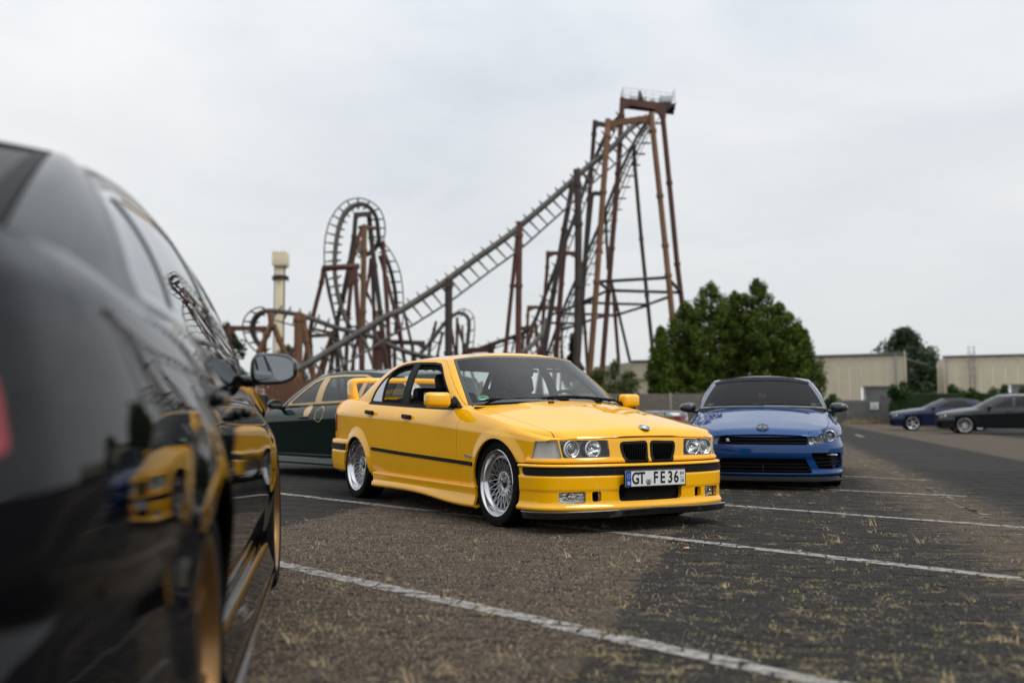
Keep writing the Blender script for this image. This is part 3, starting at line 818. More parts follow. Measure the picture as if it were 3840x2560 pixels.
        Mt = Matrix((( tang.x, dirv.x, nrm.x, pos.x), (tang.y, dirv.y, nrm.y, pos.y), (tang.z, dirv.z, nrm.z, pos.z), (0, 0, 0, 1)))
        text_mesh(ch, .014, mat('badge_white', (.8, .8, .8)), badge, Mt, 'emblem_letter', bold=.0004, extrude=.0002)
    # --- front bumper ------------------------------------------------------------------------------------------------
    planB = [(.735, 0), (.729, .2), (.700, .45), (.640, .65), (.592, .735), (.53, .79), (.44, .826), (.33, .838)]
    prof = [(.152, -.030), (.154, .004), (.160, .012), (.172, .014), (.182, .010), (.196, .000), (.21, -.002), (.276, -.003), (.284, -.001), (.292, .003), (.36, .004), (.380, .004), (.384, -.002), (.386, -.006),
            (.441, -.008), (.443, .004), (.452, .003), (.459, -.003), (.462, -.012), (.463, -.035)]
    bmp = front_patch(planB, prof)
    F_in = sd_poly([(-.1, .208), (.268, .210), (.275, .325), (-.1, .325)], .022, (1, 2))
    F_fg = sd_poly([(.515, .280), (.517, .208), (.665, .203), (.690, .216), (.694, .277)], .010, (1, 2))
    F_dc = sd_poly([(.405, .214), (.470, .213), (.474, .281), (.405, .281)], .012, (1, 2))
    F_af2 = sd_circle((.02, .300), .335)
    b2 = bmp.clip(F_af2, -1)
    F_st = lambda A: np.minimum.reduce([A[:, 2] - .386, .441 - A[:, 2], A[:, 0] - np.interp(A[:, 2], [.386, .441], [.405, .385])])
    sol = b2.clip(F_in, -1).clip(F_fg, -1).clip(F_dc, -1)
    fb = sol.both().obj('front_bumper', YEL, car, .03)
    strip = b2.clip(F_st)
    jn = lambda A: np.abs(np.abs(A[:, 1]) - .565) - .0015
    strip.clip(jn).off(lambda A: .010 + .004 * (1 - ((A[:, 2] - .4135) / .0275) ** 2)).both().obj('bumper_strip', TRIM, fb, .012)
    b2.clip(F_in).off(-.05).both().obj('intake', VOID, fb)
    mesh = MB()
    for i in range(60):
        y0 = -.30 + i * .0175
        for sg in (1, -1):
            a = (.722, y0, .205); b = (.722, y0 + sg * .12, .325)
            if abs(a[1]) < .275 and abs(b[1]) < .285: mesh.tube([a, b], .0011, 4, caps=False)
    mesh.build('intake_mesh', mat('mesh_black', (.02, .02, .02), rough=.5, var=.1), fb)
    for s in (1, -1):
        def put(name, surf, m, fl=0.0, par=fb): return (surf if s > 0 else surf.mirror()).obj(name, m, par, fl)
        put('brake_duct', b2.clip(F_dc).off(-.05), VOID)
        fg = put('fog_lamp', b2.clip(F_fg).off(-.035), FOGR)
        put('fog_rim', b2.clip(lambda A: np.minimum(F_fg(A), .006 - F_fg(A))).off(.001), GLOSSB, .035, fg)
        put('fog_glass', b2.clip(lambda A: F_fg(A) - .003).off(-.004), LENS, 0, fg)
        m = MB(); m.lathe([(.016, -.03), (.014, -.012), (.008, -.006), (0, -.004)], 20, 'X', (.640, s * .610, .245)); m.build('fog_bulb', CHROME, fg)
    # lip spoiler
    planL = [(.772, 0), (.765, .25), (.735, .46), (.672, .66), (.622, .750), (.56, .805), (.50, .835), (.40, .842)]
    lip = front_patch(planL, [(.100, -.06), (.101, -.004), (.106, .000), (.130, .006), (.150, .012), (.156, -.03)], warp=lambda P: np.stack([P[..., 0], P[..., 1], P[..., 2] + .014 * np.clip(1 - np.abs(P[..., 1]) / .84, 0, 1)], -1))
    lip.both().obj('lip_spoiler', GLOSSB, car, .02)
    # number plate -----------------------------------------------------------------------------------------------------
    px, pz = .777, .362
    m = MB(); m.bbox((px - .006, 0, pz), (.010, .535, .125), .004); m.build('plate_holder', TRIM, car)
    m = MB(); m.prism([(y, z) for y, z in rrect(0, pz, .520, .110, .010)], px, px + .0030, 'YZ'); pl = m.build('number_plate', WHITEP, car, fix=True)
    m = MB(); o_ = rrect(0, pz, .519, .109, .010); i_ = rrect(0, pz, .511, .101, .007); n = len(o_)
    m.add([(px + .0036, *p) for p in o_] + [(px + .0036, *p) for p in i_], [(k, (k + 1) % n, n + (k + 1) % n, n + k) for k in range(n)]); m.build('plate_border', BLACKP, pl, fix=False)
    m = MB(); m.prism(rrect(-.2335, pz, .044, .101, .005), px + .0028, px + .0040, 'YZ'); eu = m.build('plate_euro_field', BLUEP, pl, fix=True)
    def MT(y, z, dx=.0045): return Matrix(((0, 0, 1, px + dx), (1, 0, 0, y), (0, 1, 0, z), (0, 0, 0, 1)))
    text_mesh('D', .030, WHITEP, pl, MT(-.2335, pz - .030), 'plate_letter', bold=.0005)
    m = MB()
    for k in range(12):
        a = k * math.pi / 6; m.box((px + .0044, -.2335 + .0135 * math.cos(a), pz + .018 + .0135 * math.sin(a)), (.0006, .0036, .0036))
    m.build('plate_stars', mat('star_yellow', (.8, .6, .05), rough=.4, var=.02), pl)
    for ch, y in zip('GTFE36', (-.176, -.122, -.003, .056, .124, .176)):
        text_mesh(ch, .112, BLACKP, pl, MT(y, pz - .001), 'plate_letter', bold=.0022, xs=.80)
    for ch, y, z in (('0', .217, .026), ('4', .236, .026), ('1', .218, -.026), ('0', .236, -.026)):
        text_mesh(ch, .034, BLACKP, pl, MT(y, pz + z), 'plate_letter', bold=.0006, xs=.72)
    m = MB(); m.box((px + .0045, .227, pz), (.0008, .030, .0035)); m.build('plate_dash', BLACKP, pl)
    m = MB(); m.lathe([(.0235, .0), (.0235, .0012), (0, .0012)], 30, 'X', (px + .003, -.064, pz - .022)); sl = m.build('plate_seal', mat('seal_grey', (.33, .34, .34), rough=.45, var=.15, vscale=200), pl)
    m = MB(); m.box((px + .0046, -.068, pz - .020), (.0006, .008, .018)); m.build('seal_shield', mat('seal_green', (.03, .22, .09), rough=.4, var=.05), pl)
    m = MB(); m.box((px + .0046, -.060, pz - .020), (.0006, .008, .018)); m.build('seal_shield', mat('seal_red', (.42, .04, .04), rough=.4, var=.05), pl)
    # --- rear end -------------------------------------------------------------------------------------------------------
    planR = [(-3.05, .822), (-3.30, .796), (-3.46, .755), (-3.57, .66), (-3.62, .45), (-3.64, .2), (-3.645, 0)]
    rp = front_patch(planR, [(.40, -.01), (.5, .0), (.65, .004), (.80, .0), (.84, -.006), (.88, -.030), (.905, -.058), (.922, -.088)]).clip(lambda A: -3.44 - A[:, 0])
    rp.both().obj('rear_panel', YEL, car, .02)
    tl = front_patch(planR, [(.62, .006), (.635, .010), (.78, .010), (.79, .004)]).clip(lambda A: -3.36 - A[:, 0]).clip(lambda A: A[:, 1] - .30)
    for s in (1, -1): (tl if s > 0 else tl.mirror()).obj('tail_lamp', REDL, car, .02)
    dk_x = np.linspace(-2.98, -3.62, 40); dk_f = np.linspace(0, 1, 30); P = np.zeros((40, 30, 3))
    for i, x in enumerate(dk_x):
        y0 = np.interp(-x, [2.98, 3.05, 3.3, 3.46, 3.55, 3.62], [.735, .728, .695, .665, .62, .5]); z0 = np.interp(-x, [2.98, 3.05, 3.3, 3.46, 3.62], [.924, .928, .930, .924, .905])
        zc_ = np.interp(-x, [2.98, 3.1, 3.4, 3.55, 3.6, 3.62], [.952, .962, .970, .968, .960, .92])
        for j, f in enumerate(dk_f): P[i, j] = (x, y0 * (1 - f), z0 + (zc_ - z0) * (1 - (1 - f) ** 5))
    Surf.grid(P).both().obj('boot_lid', YEL, car, .02)
    planRB = [(-2.90, .846), (-3.10, .845), (-3.30, .828), (-3.48, .786), (-3.60, .69), (-3.665, .45), (-3.69, .2), (-3.695, 0)]
    rb = front_patch(planRB, [(.22, -.06), (.25, -.012), (.30, .0), (.42, .006), (.436, .004), (.438, -.004), (.498, -.006), (.50, .004), (.530, .0), (.542, -.010), (.546, -.04)]).clip(F_ar, -1)
    rbo = rb.both().obj('rear_bumper', YEL, car, .02)
    rb.clip(lambda A: np.minimum.reduce([A[:, 2] - .438, .498 - A[:, 2], -2.955 - A[:, 0]])).off(.012).both().obj('bumper_strip', TRIM, rbo, .012)
    # wing: aerofoil swept up one leg, across and down the other
    yz = [(.590, .930), (.597, .98), (.600, 1.03), (.600, 1.08), (.590, 1.112), (.560, 1.128), (.50, 1.132), (.40, 1.134), (.2, 1.136), (0, 1.138)]
    path = np.array(yz + [(-y, z) for y, z in yz[-2::-1]]); dd = np.concatenate([[0], np.cumsum(np.linalg.norm(np.diff(path, axis=0), axis=1))]); q = akima(dd, path, np.linspace(0, dd[-1], 90))
    tg = np.gradient(q, axis=0); tg /= np.linalg.norm(tg, axis=1, keepdims=True); nn = np.stack([-tg[:, 1], tg[:, 0]], 1) * -1
    af = [(-.110, 0), (-.100, .010), (-.05, .020), (0, .026), (.06, .028), (.092, .020), (.103, .004), (.100, -.014), (.085, -.024), (.05, -.026), (-.03, -.018), (-.100, -.008)]
    m = MB(); V = []; F = []; na = len(af)
    for i in range(len(q)):
        ls = np.clip((1.09 - q[i, 1]) / .12, 0, 1)
        for ax_, th in af: V.append((-3.445 + ax_ * (1 + .10 * ls) + .02 * ls, q[i, 0] + nn[i, 0] * th * (1 + .4 * ls), q[i, 1] + nn[i, 1] * th * (1 + .4 * ls) + (ax_ * -.08) * (1 - ls)))
    for i in range(len(q) - 1):
        for j in range(na): F.append((i * na + j, i * na + (j + 1) % na, (i + 1) * na + (j + 1) % na, (i + 1) * na + j))
    F += [tuple(range(na)), tuple(reversed(range((len(q) - 1) * na, len(q) * na)))]
    m.add(V, F, True); m.build('rear_wing', YEL, car, fix=True, edge=50)
    # --- windscreen and rear window -----------------------------------------------------------------------------------
    F_w = lambda A: np.minimum((4.22 - A[:, 6]) * .12, np.minimum(A[:, 7] - .0, 1 - A[:, 7]) * .68)
    wb = wind.both()
    F_wc = lambda A: np.minimum((4.22 - A[:, 6]) * .085, np.minimum(A[:, 7], 1.0 - A[:, 7]) * .72)
    wb.clip(lambda A: F_wc(A) - .028).off(-.004).obj('windscreen', GLASS, car)
    wb.clip(lambda A: .030 - F_wc(A)).off(-.003).obj('windscreen_seal', GLOSSB, car, .01)
    rbk = rear.both(); F_rc = lambda A: np.minimum((A[:, 6] - 12.05) * .09, np.minimum(A[:, 7], 1 - A[:, 7]) * .6)
    rbk.clip(lambda A: F_rc(A) - .03).off(-.004).obj('rear_window', GLASS, car)
    rbk.clip(lambda A: .032 - F_rc(A)).off(-.003).obj('rear_window_seal', GLOSSB, car, .01)
    # environmental badge in the lower corner of the windscreen (right side of the car)
    m = MB(); Mw = Matrix(((.32, .0, 0), (0, 1, 0), (0, 0, 1))); c = Vector((-.640, -.580, .918))
    nb = Vector((.47, -.30, .83)).normalized(); rg = Vector((.25, 1, .04)); rg = (rg - nb * rg.dot(nb)).normalized(); uv = nb.cross(rg)
    def disc(rx, ry, h, dz=0, dx=0): return [tuple(c + rg * (dx + rx * math.cos(a)) + uv * (dz + ry * math.sin(a)) + nb * h) for a in np.linspace(0, 2 * math.pi, 28, endpoint=False)]
    m.add(disc(.041, .041, 0), [tuple(range(28))]); bd = m.build('badge_sticker', mat('badge_cream', (.70, .70, .62), rough=.4, var=.03), car)
    m = MB(); m.add(disc(.038, .038, .0008), [tuple(range(28))]); m.build('badge_green', mat('badge_green', (.01, .25, .09), rough=.35, var=.05), bd)
    Mt = Matrix(((rg.x, uv.x, nb.x, 0), (rg.y, uv.y, nb.y, 0), (rg.z, uv.z, nb.z, 0), (0, 0, 0, 1))); Mt.translation = c + nb * .0016 + uv * .010
    text_mesh('4', .036, BLACKP, bd, Mt, 'badge_number', bold=.001, extrude=.0002)
    m = MB(); m.add([tuple(c + rg * a + uv * b + nb * .0016) for a, b in ((-.026, -.024), (.026, -.024), (.029, -.010), (-.029, -.010))], [(0, 1, 2, 3)]); m.build('badge_field', WHITEP, bd)
    # wipers, cowl, washer jets
    cw = top.clip(lambda A: cowl(A[:, 1]) - .004 - A[:, 0]).clip(lambda A: .70 - A[:, 1]).off(-.012)
    P = np.zeros((40, 6, 3)); ya = np.linspace(0, .79, 40)
    for i, y in enumerate(ya):
        xa = cowl(y); xb = np.interp(y, [0, .25, .48, .635, .705, .76], [-.345, -.36, -.43, -.545, -.615, -.67]); zb2 = np.interp(y, [0, .25, .48, .635, .705, .76], [.893, .891, .884, .869, .857, .848])
        for j in range(6):
            f = j / 5; P[i, j] = (xa + .03 + (xb - xa - .03) * f, y, (hood_z(xa, y) - .020) * (1 - f) + zb2 * f - .012 * math.sin(math.pi * f))
    Surf.grid(P, flip=False).both().obj('scuttle', TRIM, car)
    def wiper(pts, name='wiper'):
        m = MB(); m.tube(pts, [.010, .009, .008, .006][:len(pts)] if len(pts) == 4 else .008, 8); return m
    w1 = wiper([(-.335, .02, .905), (-.41, -.20, .925), (-.455, -.40, .920), (-.53, -.62, .905)]).build('wiper', TRIM, car)
    m = MB(); m.tube([(-.36, -.10, .914), (-.43, -.38, .913), (-.545, -.66, .895)], [.006, .012, .006], 6); m.build('wiper_blade', RUBBER, w1)
    w2 = wiper([(-.38, .50, .905), (-.40, .25, .928), (-.39, .05, .934), (-.37, -.15, .925)]).build('wiper', TRIM, car)
    m = MB(); m.tube([(-.405, .46, .915), (-.385, .12, .925), (-.375, -.20, .915)], [.006, .012, .006], 6); m.build('wiper_blade', RUBBER, w2)
    m = MB(); m.tube([(-.37, .30, .90), (-.46, .50, .905), (-.60, .66, .885)], [.008, .012, .006], 6); m.build('wiper_blade', RUBBER, w2)
    for y in (.22, -.22):
        m = MB(); m.bbox((-.215, y, float(hood_z(-.215, y)) + .005), (.030, .045, .013), .005); m.build('washer_jet', TRIM, car)
    # --- mirrors ----------------------------------------------------------------------------------------------------
    for s in (1, -1):
        m = MB(); P = np.zeros((28, 20, 3))
        bm = bmesh.new(); bmesh.ops.create_cube(bm, size=1)
        for v in bm.verts: v.co = Vector((v.co.x * .105 - .01 * v.co.y, v.co.y * .205, v.co.z * .118))
        bmesh.ops.bevel(bm, geom=list(bm.edges), offset=.034, segments=6, profile=.5, affect='EDGES')
        Mr = Matrix.Rotation(s * R(12), 3, 'Z')
        vs = []
        for v in bm.verts:
            p = v.co.copy()
            p.x -= .05 * (p.y / .1) ** 2 * .25; p.z *= 1 - .10 * (-s * p.y / .1 if False else abs(p.y) / .1) * .3
            vs.append(tuple(Mr @ p + Vector((-.745, s * .925, .905))))
        bm.verts.index_update(); fs = [tuple(v.index for v in f.verts) for f in bm.faces]; bm.free()
        m.add(vs, fs, True); mo = m.build('door_mirror', YEL, car)
        m = MB(); m.bbox(tuple(Mr @ Vector((-.050, -s * .0, 0)) + Vector((-.745, s * .925, .905))), (.020, .198, .110), .009, M=Mr); m.build('mirror_back', GLOSSB, mo)
        m = MB(); m.bbox(tuple(Mr @ Vector((-.060, 0, 0)) + Vector((-.745, s * .925, .905))), (.006, .180, .092), .002, M=Mr); m.build('mirror_glass', CHROME, mo)
        m = MB(); m.tube([(-.735, s * .765, .872), (-.74, s * .80, .870), (-.75, s * .845, .878)], [.036, .030, .030], 10); m.build('mirror_arm', TRIM, mo)
        m = MB(); m.prism([(-.665, .848), (-.845, .855), (-.845, .952), (-.80, .930)], s * .768, s * .792) if False else m.add([(-.655, s * .790, .850), (-.80, s * .792, .852), (-.80, s * .765, .935), (-.775, s * .766, .925), (-.655, s * .760, .850), (-.80, s * .762, .852), (-.80, s * .735, .935), (-.775, s * .736, .925)],
                       [(0, 1, 2, 3), (4, 5, 6, 7), (0, 1, 5, 4), (1, 2, 6, 5), (2, 3, 7, 6), (3, 0, 4, 7)]); m.build('mirror_sail', TRIM, mo, fix=True)
    # --- interior --------------------------------------------------------------------------------------------------------
    for s in (1, -1):
        c, b, h = seat_mb((-1.22, s * .36, .38)); se = b.build('front_seat', LEATH, car); c.build('seat_cushion', LEATH, se); h.build('headrest', LEATH, se)
        m = MB(); m.bbox((-2.16, s * .36, .955), (.09, .25, .15), .035); m.build('rear_headrest', LEATH, car)
        inn = (body_side.clip(lambda A: A[:, 2] - .28).clip(lambda A: -.55 - A[:, 0]).clip(lambda A: A[:, 0] + 2.75).clip(lambda A: F_dlo(A) - .004, -1)).off(-.045)
        (inn if s > 0 else inn.mirror()).obj('interior_trim', INTER, car)
    m = MB(); m.bbox((-2.10, 0, .68), (.16, 1.36, .52), .06, M=Matrix.Rotation(-.22, 3, 'Y')); m.bbox((-1.86, 0, .40), (.5, 1.36, .16), .05); m.build('rear_bench', LEATH, car)
    m = MB(); m.bbox((-2.55, 0, .885), (.85, 1.30, .03), .01); m.build('parcel_shelf', INTER, car)
    m = MB(); m.box((-1.4, 0, .22), (2.6, 1.5, .03)); m.box((-.45, 0, .55), (.04, 1.5, .60)); m.build('cabin_floor', VOID, car)
    m = MB(); m.bbox((-.70, 0, .79), (.46, 1.40, .15), .05, M=Matrix.Rotation(.06, 3, 'Y')); m.bbox((-.78, .36, .865), (.20, .36, .06), .025); m.build('dashboard', INTER, car)
    m = MB(); a = np.linspace(0, 2 * math.pi, 40, endpoint=False); Mr = Matrix.Rotation(-R(62), 3, 'Y')
    m.tube([tuple(Mr @ Vector((.185 * math.cos(t), .185 * math.sin(t), 0)) + Vector((-.99, .36, .825))) for t in a], .0145, 8, closed=True)
    m.bbox((-.985, .36, .825), (.09, .13, .05), .02, M=Mr)
    for t in (0, math.pi, math.pi * 1.5): m.tube([(-.985, .36, .825), tuple(Mr @ Vector((.18 * math.sin(t), .18 * math.cos(t), 0)) + Vector((-.99, .36, .825)))], .012, 6)
    m.build('steering_wheel', LEATH, car)
    m = MB(); m.bbox((-1.045, 0, 1.145), (.030, .245, .070), .012, M=Matrix.Rotation(.2, 3, 'Y')); m.tube([(-1.00, 0, 1.25), (-1.01, 0, 1.20), (-1.04, 0, 1.155)], [.022, .012, .014], 8); m.build('rear_view_mirror', INTER, car)
    roof.off(-.022).obj('headlining', LINER, car)
    # underside and wheel housings
    m = MB(); m.box((-1.35, 0, .245), (2.05, 1.5, .02)); m.box((.38, 0, .30), (.50, 1.3, .02)); m.box((-3.2, 0, .33), (.7, 1.4, .02)); m.build('underbody', VOID, car)
    for c in (AF, AR):
        for s in (1, -1):
            m = MB(); V = []; F = []; n = 24; a = np.linspace(-.35, math.pi + .35, n)
            for t in a:
                for y in (.835, .50): V.append((c[0] + (.335) * math.cos(t), s * y, c[1] + .335 * math.sin(t)))
            F = [(2 * i, 2 * i + 1, 2 * i + 3, 2 * i + 2) for i in range(n - 1)]
            V += [(c[0] + .335 * math.cos(t), s * .50, c[1] + .335 * math.sin(t)) for t in a]; F.append(tuple(range(2 * n, 3 * n)))
            m.add(V, F); m.build('wheel_housing', VOID, car)
    m = MB(); m.tube([(-3.45, .35, .22), (-3.72, .35, .215)], .032, 12); m.build('exhaust_pipe', CHROME, car)
    wm = {'lip': ALUP, 'spoke': ALU, 'cap': GLOSSB}
    for x, yw in ((0.0, .722), (-2.70, .726)):
        for s in (1, -1): make_wheel(car, x, s * yw, .305, s, .305, .2345, .212, 'lattice', wm, depth=.058, camber=R(1.5))
    return car
def rrect(cx, cy, w, h, r, n=5):
    out = []
    for qx, qy, a0 in ((1, 1, 0), (-1, 1, 90), (-1, -1, 180), (1, -1, 270)):
        for k in range(n + 1):
            a = R(a0 + 90 * k / n); out.append((cx + qx * (w / 2 - r) + r * math.cos(a), cy + qy * (h / 2 - r) + r * math.sin(a)))
    return out
def ribbed(name, col, freq, axis='Z', rough=.15, metal=0.0):
    """moulded lamp lens: fine parallel ribs"""
    m = bpy.data.materials.new(name); m.use_nodes = True; nt = m.node_tree; b = nt.nodes['Principled BSDF']
    b.inputs['Base Color'].default_value = (*col, 1); b.inputs['Roughness'].default_value = rough; b.inputs['Coat Weight'].default_value = .6; b.inputs['Metallic'].default_value = metal
    tc = nt.nodes.new('ShaderNodeTexCoord'); wv = nt.nodes.new('ShaderNodeTexWave'); wv.bands_direction = axis; wv.inputs['Scale'].default_value = freq; wv.inputs['Distortion'].default_value = .6
    nt.links.new(tc.outputs['Object'], wv.inputs['Vector']); vo = nt.nodes.new('ShaderNodeTexVoronoi'); vo.inputs['Scale'].default_value = 60; nt.links.new(tc.outputs['Object'], vo.inputs['Vector'])
    ad = nt.nodes.new('ShaderNodeMath'); nt.links.new(wv.outputs[1], ad.inputs[0]); nt.links.new(vo.outputs[0], ad.inputs[1])
    bp = nt.nodes.new('ShaderNodeBump'); bp.inputs['Strength'].default_value = 1.0; bp.inputs['Distance'].default_value = .006
    nt.links.new(ad.outputs[0], bp.inputs['Height']); nt.links.new(bp.outputs[0], b.inputs['Normal'])
    return m
INDI = ribbed('indicator_clear', (.88, .87, .86), 45, 'Z', .15, .15)
FOGR = mat('fog_reflector', (.70, .69, .67), rough=.12, metal=1.0, bump=.5, bscale=30, rvar=.06, vscale=30)
yellow = build_yellow()

# ================================================================== other cars: one parametric body, each with its own sections
def gcar(car, S, PNT):
    """S: sections of a car body.  Origin: ground below the front axle, +x forward.  Builds body panels, glass, lamps, wheels and cabin."""
    X = np.array(S['X'], float); ym = np.array(S['ym']); zc = np.array(S['zc']); zs = np.array(S['zs']); ys = np.array(S['ys'])
    du = S.get('du', .03); one = np.ones_like(X); zb = S.get('zb', .20); bl = S.get('belly', .0)
    row = lambda y, z: np.stack([X, y, z], 1)
    up = lambda f, b=0.0: row((ym - .006) * (1 - f) + ys * f + b, (zc + .008) * (1 - f) + zs * f)
    zm = lambda f: zb + (zc - zb) * f
    rows = [row(ym - .075, zb * one), row(ym - .040, zm(.12)), row(ym - .026 - bl, zm(.28)), row(ym - .018 - bl, zm(.5)), row(ym - .010 - bl * .5, zm(.75)), row(ym, zc - .016), row(ym - .006, zc + .008),
            up(.25, .010), up(.6, .014), up(.85, .008), up(1.0)]
    if 'sec' in S: rows = [row(ym + dy if f < 1 else ys, zb + (zs - zb) * f) for f, dy in S['sec']]
    wbx = S['wb']; AF = (S.get('afx', 0.0), S['wz'] + .01); AR = (-wbx, S['wz'] + .01); ra = S['ra']
    def flare(P):
        for c, h in ((AF, S.get('flf', .012)), (AR, S.get('flr', .015))):
            d = np.hypot(P[..., 0] - c[0], P[..., 2] - c[1]) - ra
            w = np.clip(1 - np.maximum(d, 0) / S.get('flw', .10), 0, 1); w = w * w * (3 - 2 * w) * np.clip((P[..., 2] - zb) / .12, 0, 1)
            P[..., 1] += h * w
        if 'disp' in S: P[..., 1] += S['disp'](P)
        return P
    side = patch(X, rows, du, .022, disp=flare)
    pn = np.array(S['nose'], float); yy = np.linspace(0, pn[-1, 1], 60); xfa = akima(pn[:, 1], pn[:, 0], yy); xf = lambda y: np.interp(np.abs(y), yy, xfa)
    hc, he = np.array(S['hood_c']), np.array(S['hood_e']); ylim = S.get('hood_y', .72)
    zc_h = lambda x: np.interp(x, hc[::-1, 0], hc[::-1, 1]); ze_h = lambda x: np.interp(x, he[::-1, 0], he[::-1, 1])
    rd_, rh_ = S.get('roll', (.09, .05))
    def hood_z(x, y):
        a, b = zc_h(x), ze_h(x); z = a - (a - b) * (np.abs(y) / ylim) ** 2.1
        if 'hood_crease' in S:
            y0, y1, h = S['hood_crease']; t = np.clip((x - S['cowl'][0][1]) / (S['nose'][0][0] - S['cowl'][0][1]), 0, 1); e = y1 + (y0 - y1) * t
            z = z + h / (1 + np.exp((np.abs(y) - e) / .02))
        d = xf(y) - x; return z - rh_ * np.clip(1 - d / rd_, 0, 1.4) ** 2.2
    x1 = S['cowl'][-1][1] - .02; nu = int((pn[0, 0] + .03 - x1) / du) + 8; xq = np.linspace(pn[0, 0] + .03, x1, nu)
    ysq = cspline(X, ys, np.clip(xq, X[-1], X[0])); zsq = cspline(X, zs, np.clip(xq, X[-1], X[0]))
    fr = np.concatenate([[0, .12, .25, .4, .55, .7, .85], np.linspace(1, 2.0, int(.75 / du) + 4)]); Pn = np.zeros((nu, len(fr), 3)); Pn[..., 0] = xq[:, None]
    ye = np.minimum(ylim, ysq - .05)
    for i in range(nu):
        zi = hood_z(xq[i], ye[i]); sl = (zi - hood_z(xq[i], ye[i] - .02)) / .02; p0 = np.array([ysq[i], zsq[i]]); p2 = np.array([ye[i], zi])
        p1 = np.array([ysq[i] - .012, max(zi + sl * (ysq[i] - .012 - ye[i]), zsq[i] + .004)])
        for j, f in enumerate(fr):
            if f < 1: Pn[i, j, 1:] = (1 - f) ** 2 * p0 + 2 * f * (1 - f) * p1 + f * f * p2
            else: y = ye[i] * (2 - f); Pn[i, j, 1] = y; Pn[i, j, 2] = hood_z(xq[i], y)
    top = Surf.grid(Pn, xq, fr).clip(lambda A: xf(A[:, 1]) - .002 - A[:, 0])
    cwy, cwx = np.array([c[0] for c in S['cowl']]), np.array([c[1] for c in S['cowl']]); cowl = lambda y: np.interp(np.abs(y), cwy, cwx)
    hy = np.array(S.get('hood_edge', [(pn[0, 0], ylim - .03), (x1, ylim)])); yh = lambda x: np.interp(x, hy[::-1, 0], hy[::-1, 1])
    gp = S.get('gap', .0025)
    hood = top.clip(lambda A: np.minimum(yh(A[:, 0]) - np.abs(A[:, 1]), A[:, 0] - cowl(A[:, 1])) - gp)
    hood.both().obj('bonnet', S.get('hood_mat', PNT), car, .02)
    ftop = top.clip(lambda A: np.abs(A[:, 1]) - yh(A[:, 0]) - gp)
    F_dlo = sd_poly(S['dlo'], .015); doors = [sd_poly(d) for d in S['doors']]
    xl = S.get('lamp_x', 99.0)
    low = side.clip(sd_circle(AF, ra), -1).clip(sd_circle(AR, ra), -1).clip(lambda A: xf(A[:, 1]) - .01 - A[:, 0]).clip(lambda A: A[:, 2] - zb - .005)
    if 'rear_x' in S: low = low.clip(lambda A: A[:, 0] - S['rear_x'])
    cols = S['cols']; gh = ribbon(cols, None, S.get('bulge', .035), S.get('gn', 160), 22)
    ka, kc = S['ka'], S['kc']                                      # column index of the windscreen edge / of the rear window edge
    wind = gh.clip(lambda A: ka - .04 - A[:, 6]); rear = gh.clip(lambda A: A[:, 6] - kc - .04)
    flank = gh.clip(lambda A: A[:, 6] - ka).clip(lambda A: kc - A[:, 6])
    bs = low + flank
    T = np.array([c[1] for c in cols], float); d = np.concatenate([[0], np.cumsum(np.linalg.norm(np.diff(T, axis=0), axis=1))]); n_ = 90
    tq = akima(d, T, np.linspace(0, d[-1], n_)); v = np.concatenate([np.linspace(0, .12, 6), np.linspace(.17, 1, 12)])
    sx = np.clip(tq[:, 0], S['roof'][-1][0], S['roof'][0][0]); rz = np.array(S['roof'])[::-1]; zr = lambda x: np.interp(x, rz[:, 0], rz[:, 1])
    P = np.zeros((n_, len(v), 3))
    for j, f in enumerate(v):
        P[:, j, 0] = tq[:, 0] * (1 - f) + sx * f; P[:, j, 1] = tq[:, 1] * (1 - f); P[:, j, 2] = tq[:, 2] + (zr(sx) - tq[:, 2]) * (1 - (1 - f) ** 2.2)
    roof = Surf.grid(P).both(); roof.obj('roof', S.get('roof_mat', PNT), car, .012); roof.off(-.025).obj('headlining', INTER, car)
    gmat = S.get('glass', GLASST); seal = S.get('seal', GLOSSB)
    fcl = S.get('front_cut')                                       # (zlow, x) of the bumper / wing joint
    hs = S.get('handles', [])
    for s in S.get('sides', (1, -1)):
        def put(nm, sf, m, fl=.016, par=car): return (sf if s > 0 else sf.mirror()).obj(nm, m, par, fl) if sf.F else None
        solid = bs.clip(F_dlo, -1); rest = solid; dobj = []
        for k, fdo in enumerate(doors):
            dobj.append(put(('front_door', 'rear_door')[k], solid.clip(lambda A: fdo(A) - gp), PNT)); rest = rest.clip(lambda A: -fdo(A) - gp)
        split = S['doors'][0][1][0]
        fw = rest.clip(lambda A: A[:, 0] - split + .2 + np.where(A[:, 2] > S['belt'], -9, 0)); fj = S.get('wing_x', 99)
        put('front_wing', fw.clip(lambda A: fj - A[:, 0] + np.where(A[:, 2] > S.get('wing_z', 9), 9, 0)) + ftop.clip(lambda A: S.get('ftop_x', 99) - A[:, 0]), PNT)
        put('rear_quarter', rest.clip(lambda A: split - .2 - A[:, 0] + np.where(A[:, 2] > S['belt'], 9, 0)), PNT)
        win = bs.clip(F_dlo); sw = S.get('seal_w', .02)
        put('window_trim', win.clip(lambda A: sw - F_dlo(A)).off(S.get('seal_off', -.002)), S.get('trim_mat', seal), .012)
        gl = win.clip(lambda A: F_dlo(A) - sw)
        for bp in S.get('pillars', []):
            fb = sd_poly(bp[0]); put('pillar_cover', gl.clip(fb).off(-.001), bp[1] or seal, .012); gl = gl.clip(fb, -1)
        cuts = sorted(S.get('glass_cuts', []), reverse=True); last = 99
        for cx in cuts + [-99]:
            gg = gl.clip(lambda A: np.minimum(last - A[:, 0], A[:, 0] - cx)); put('side_window', gg.off(-.006), gmat, 0); last = cx
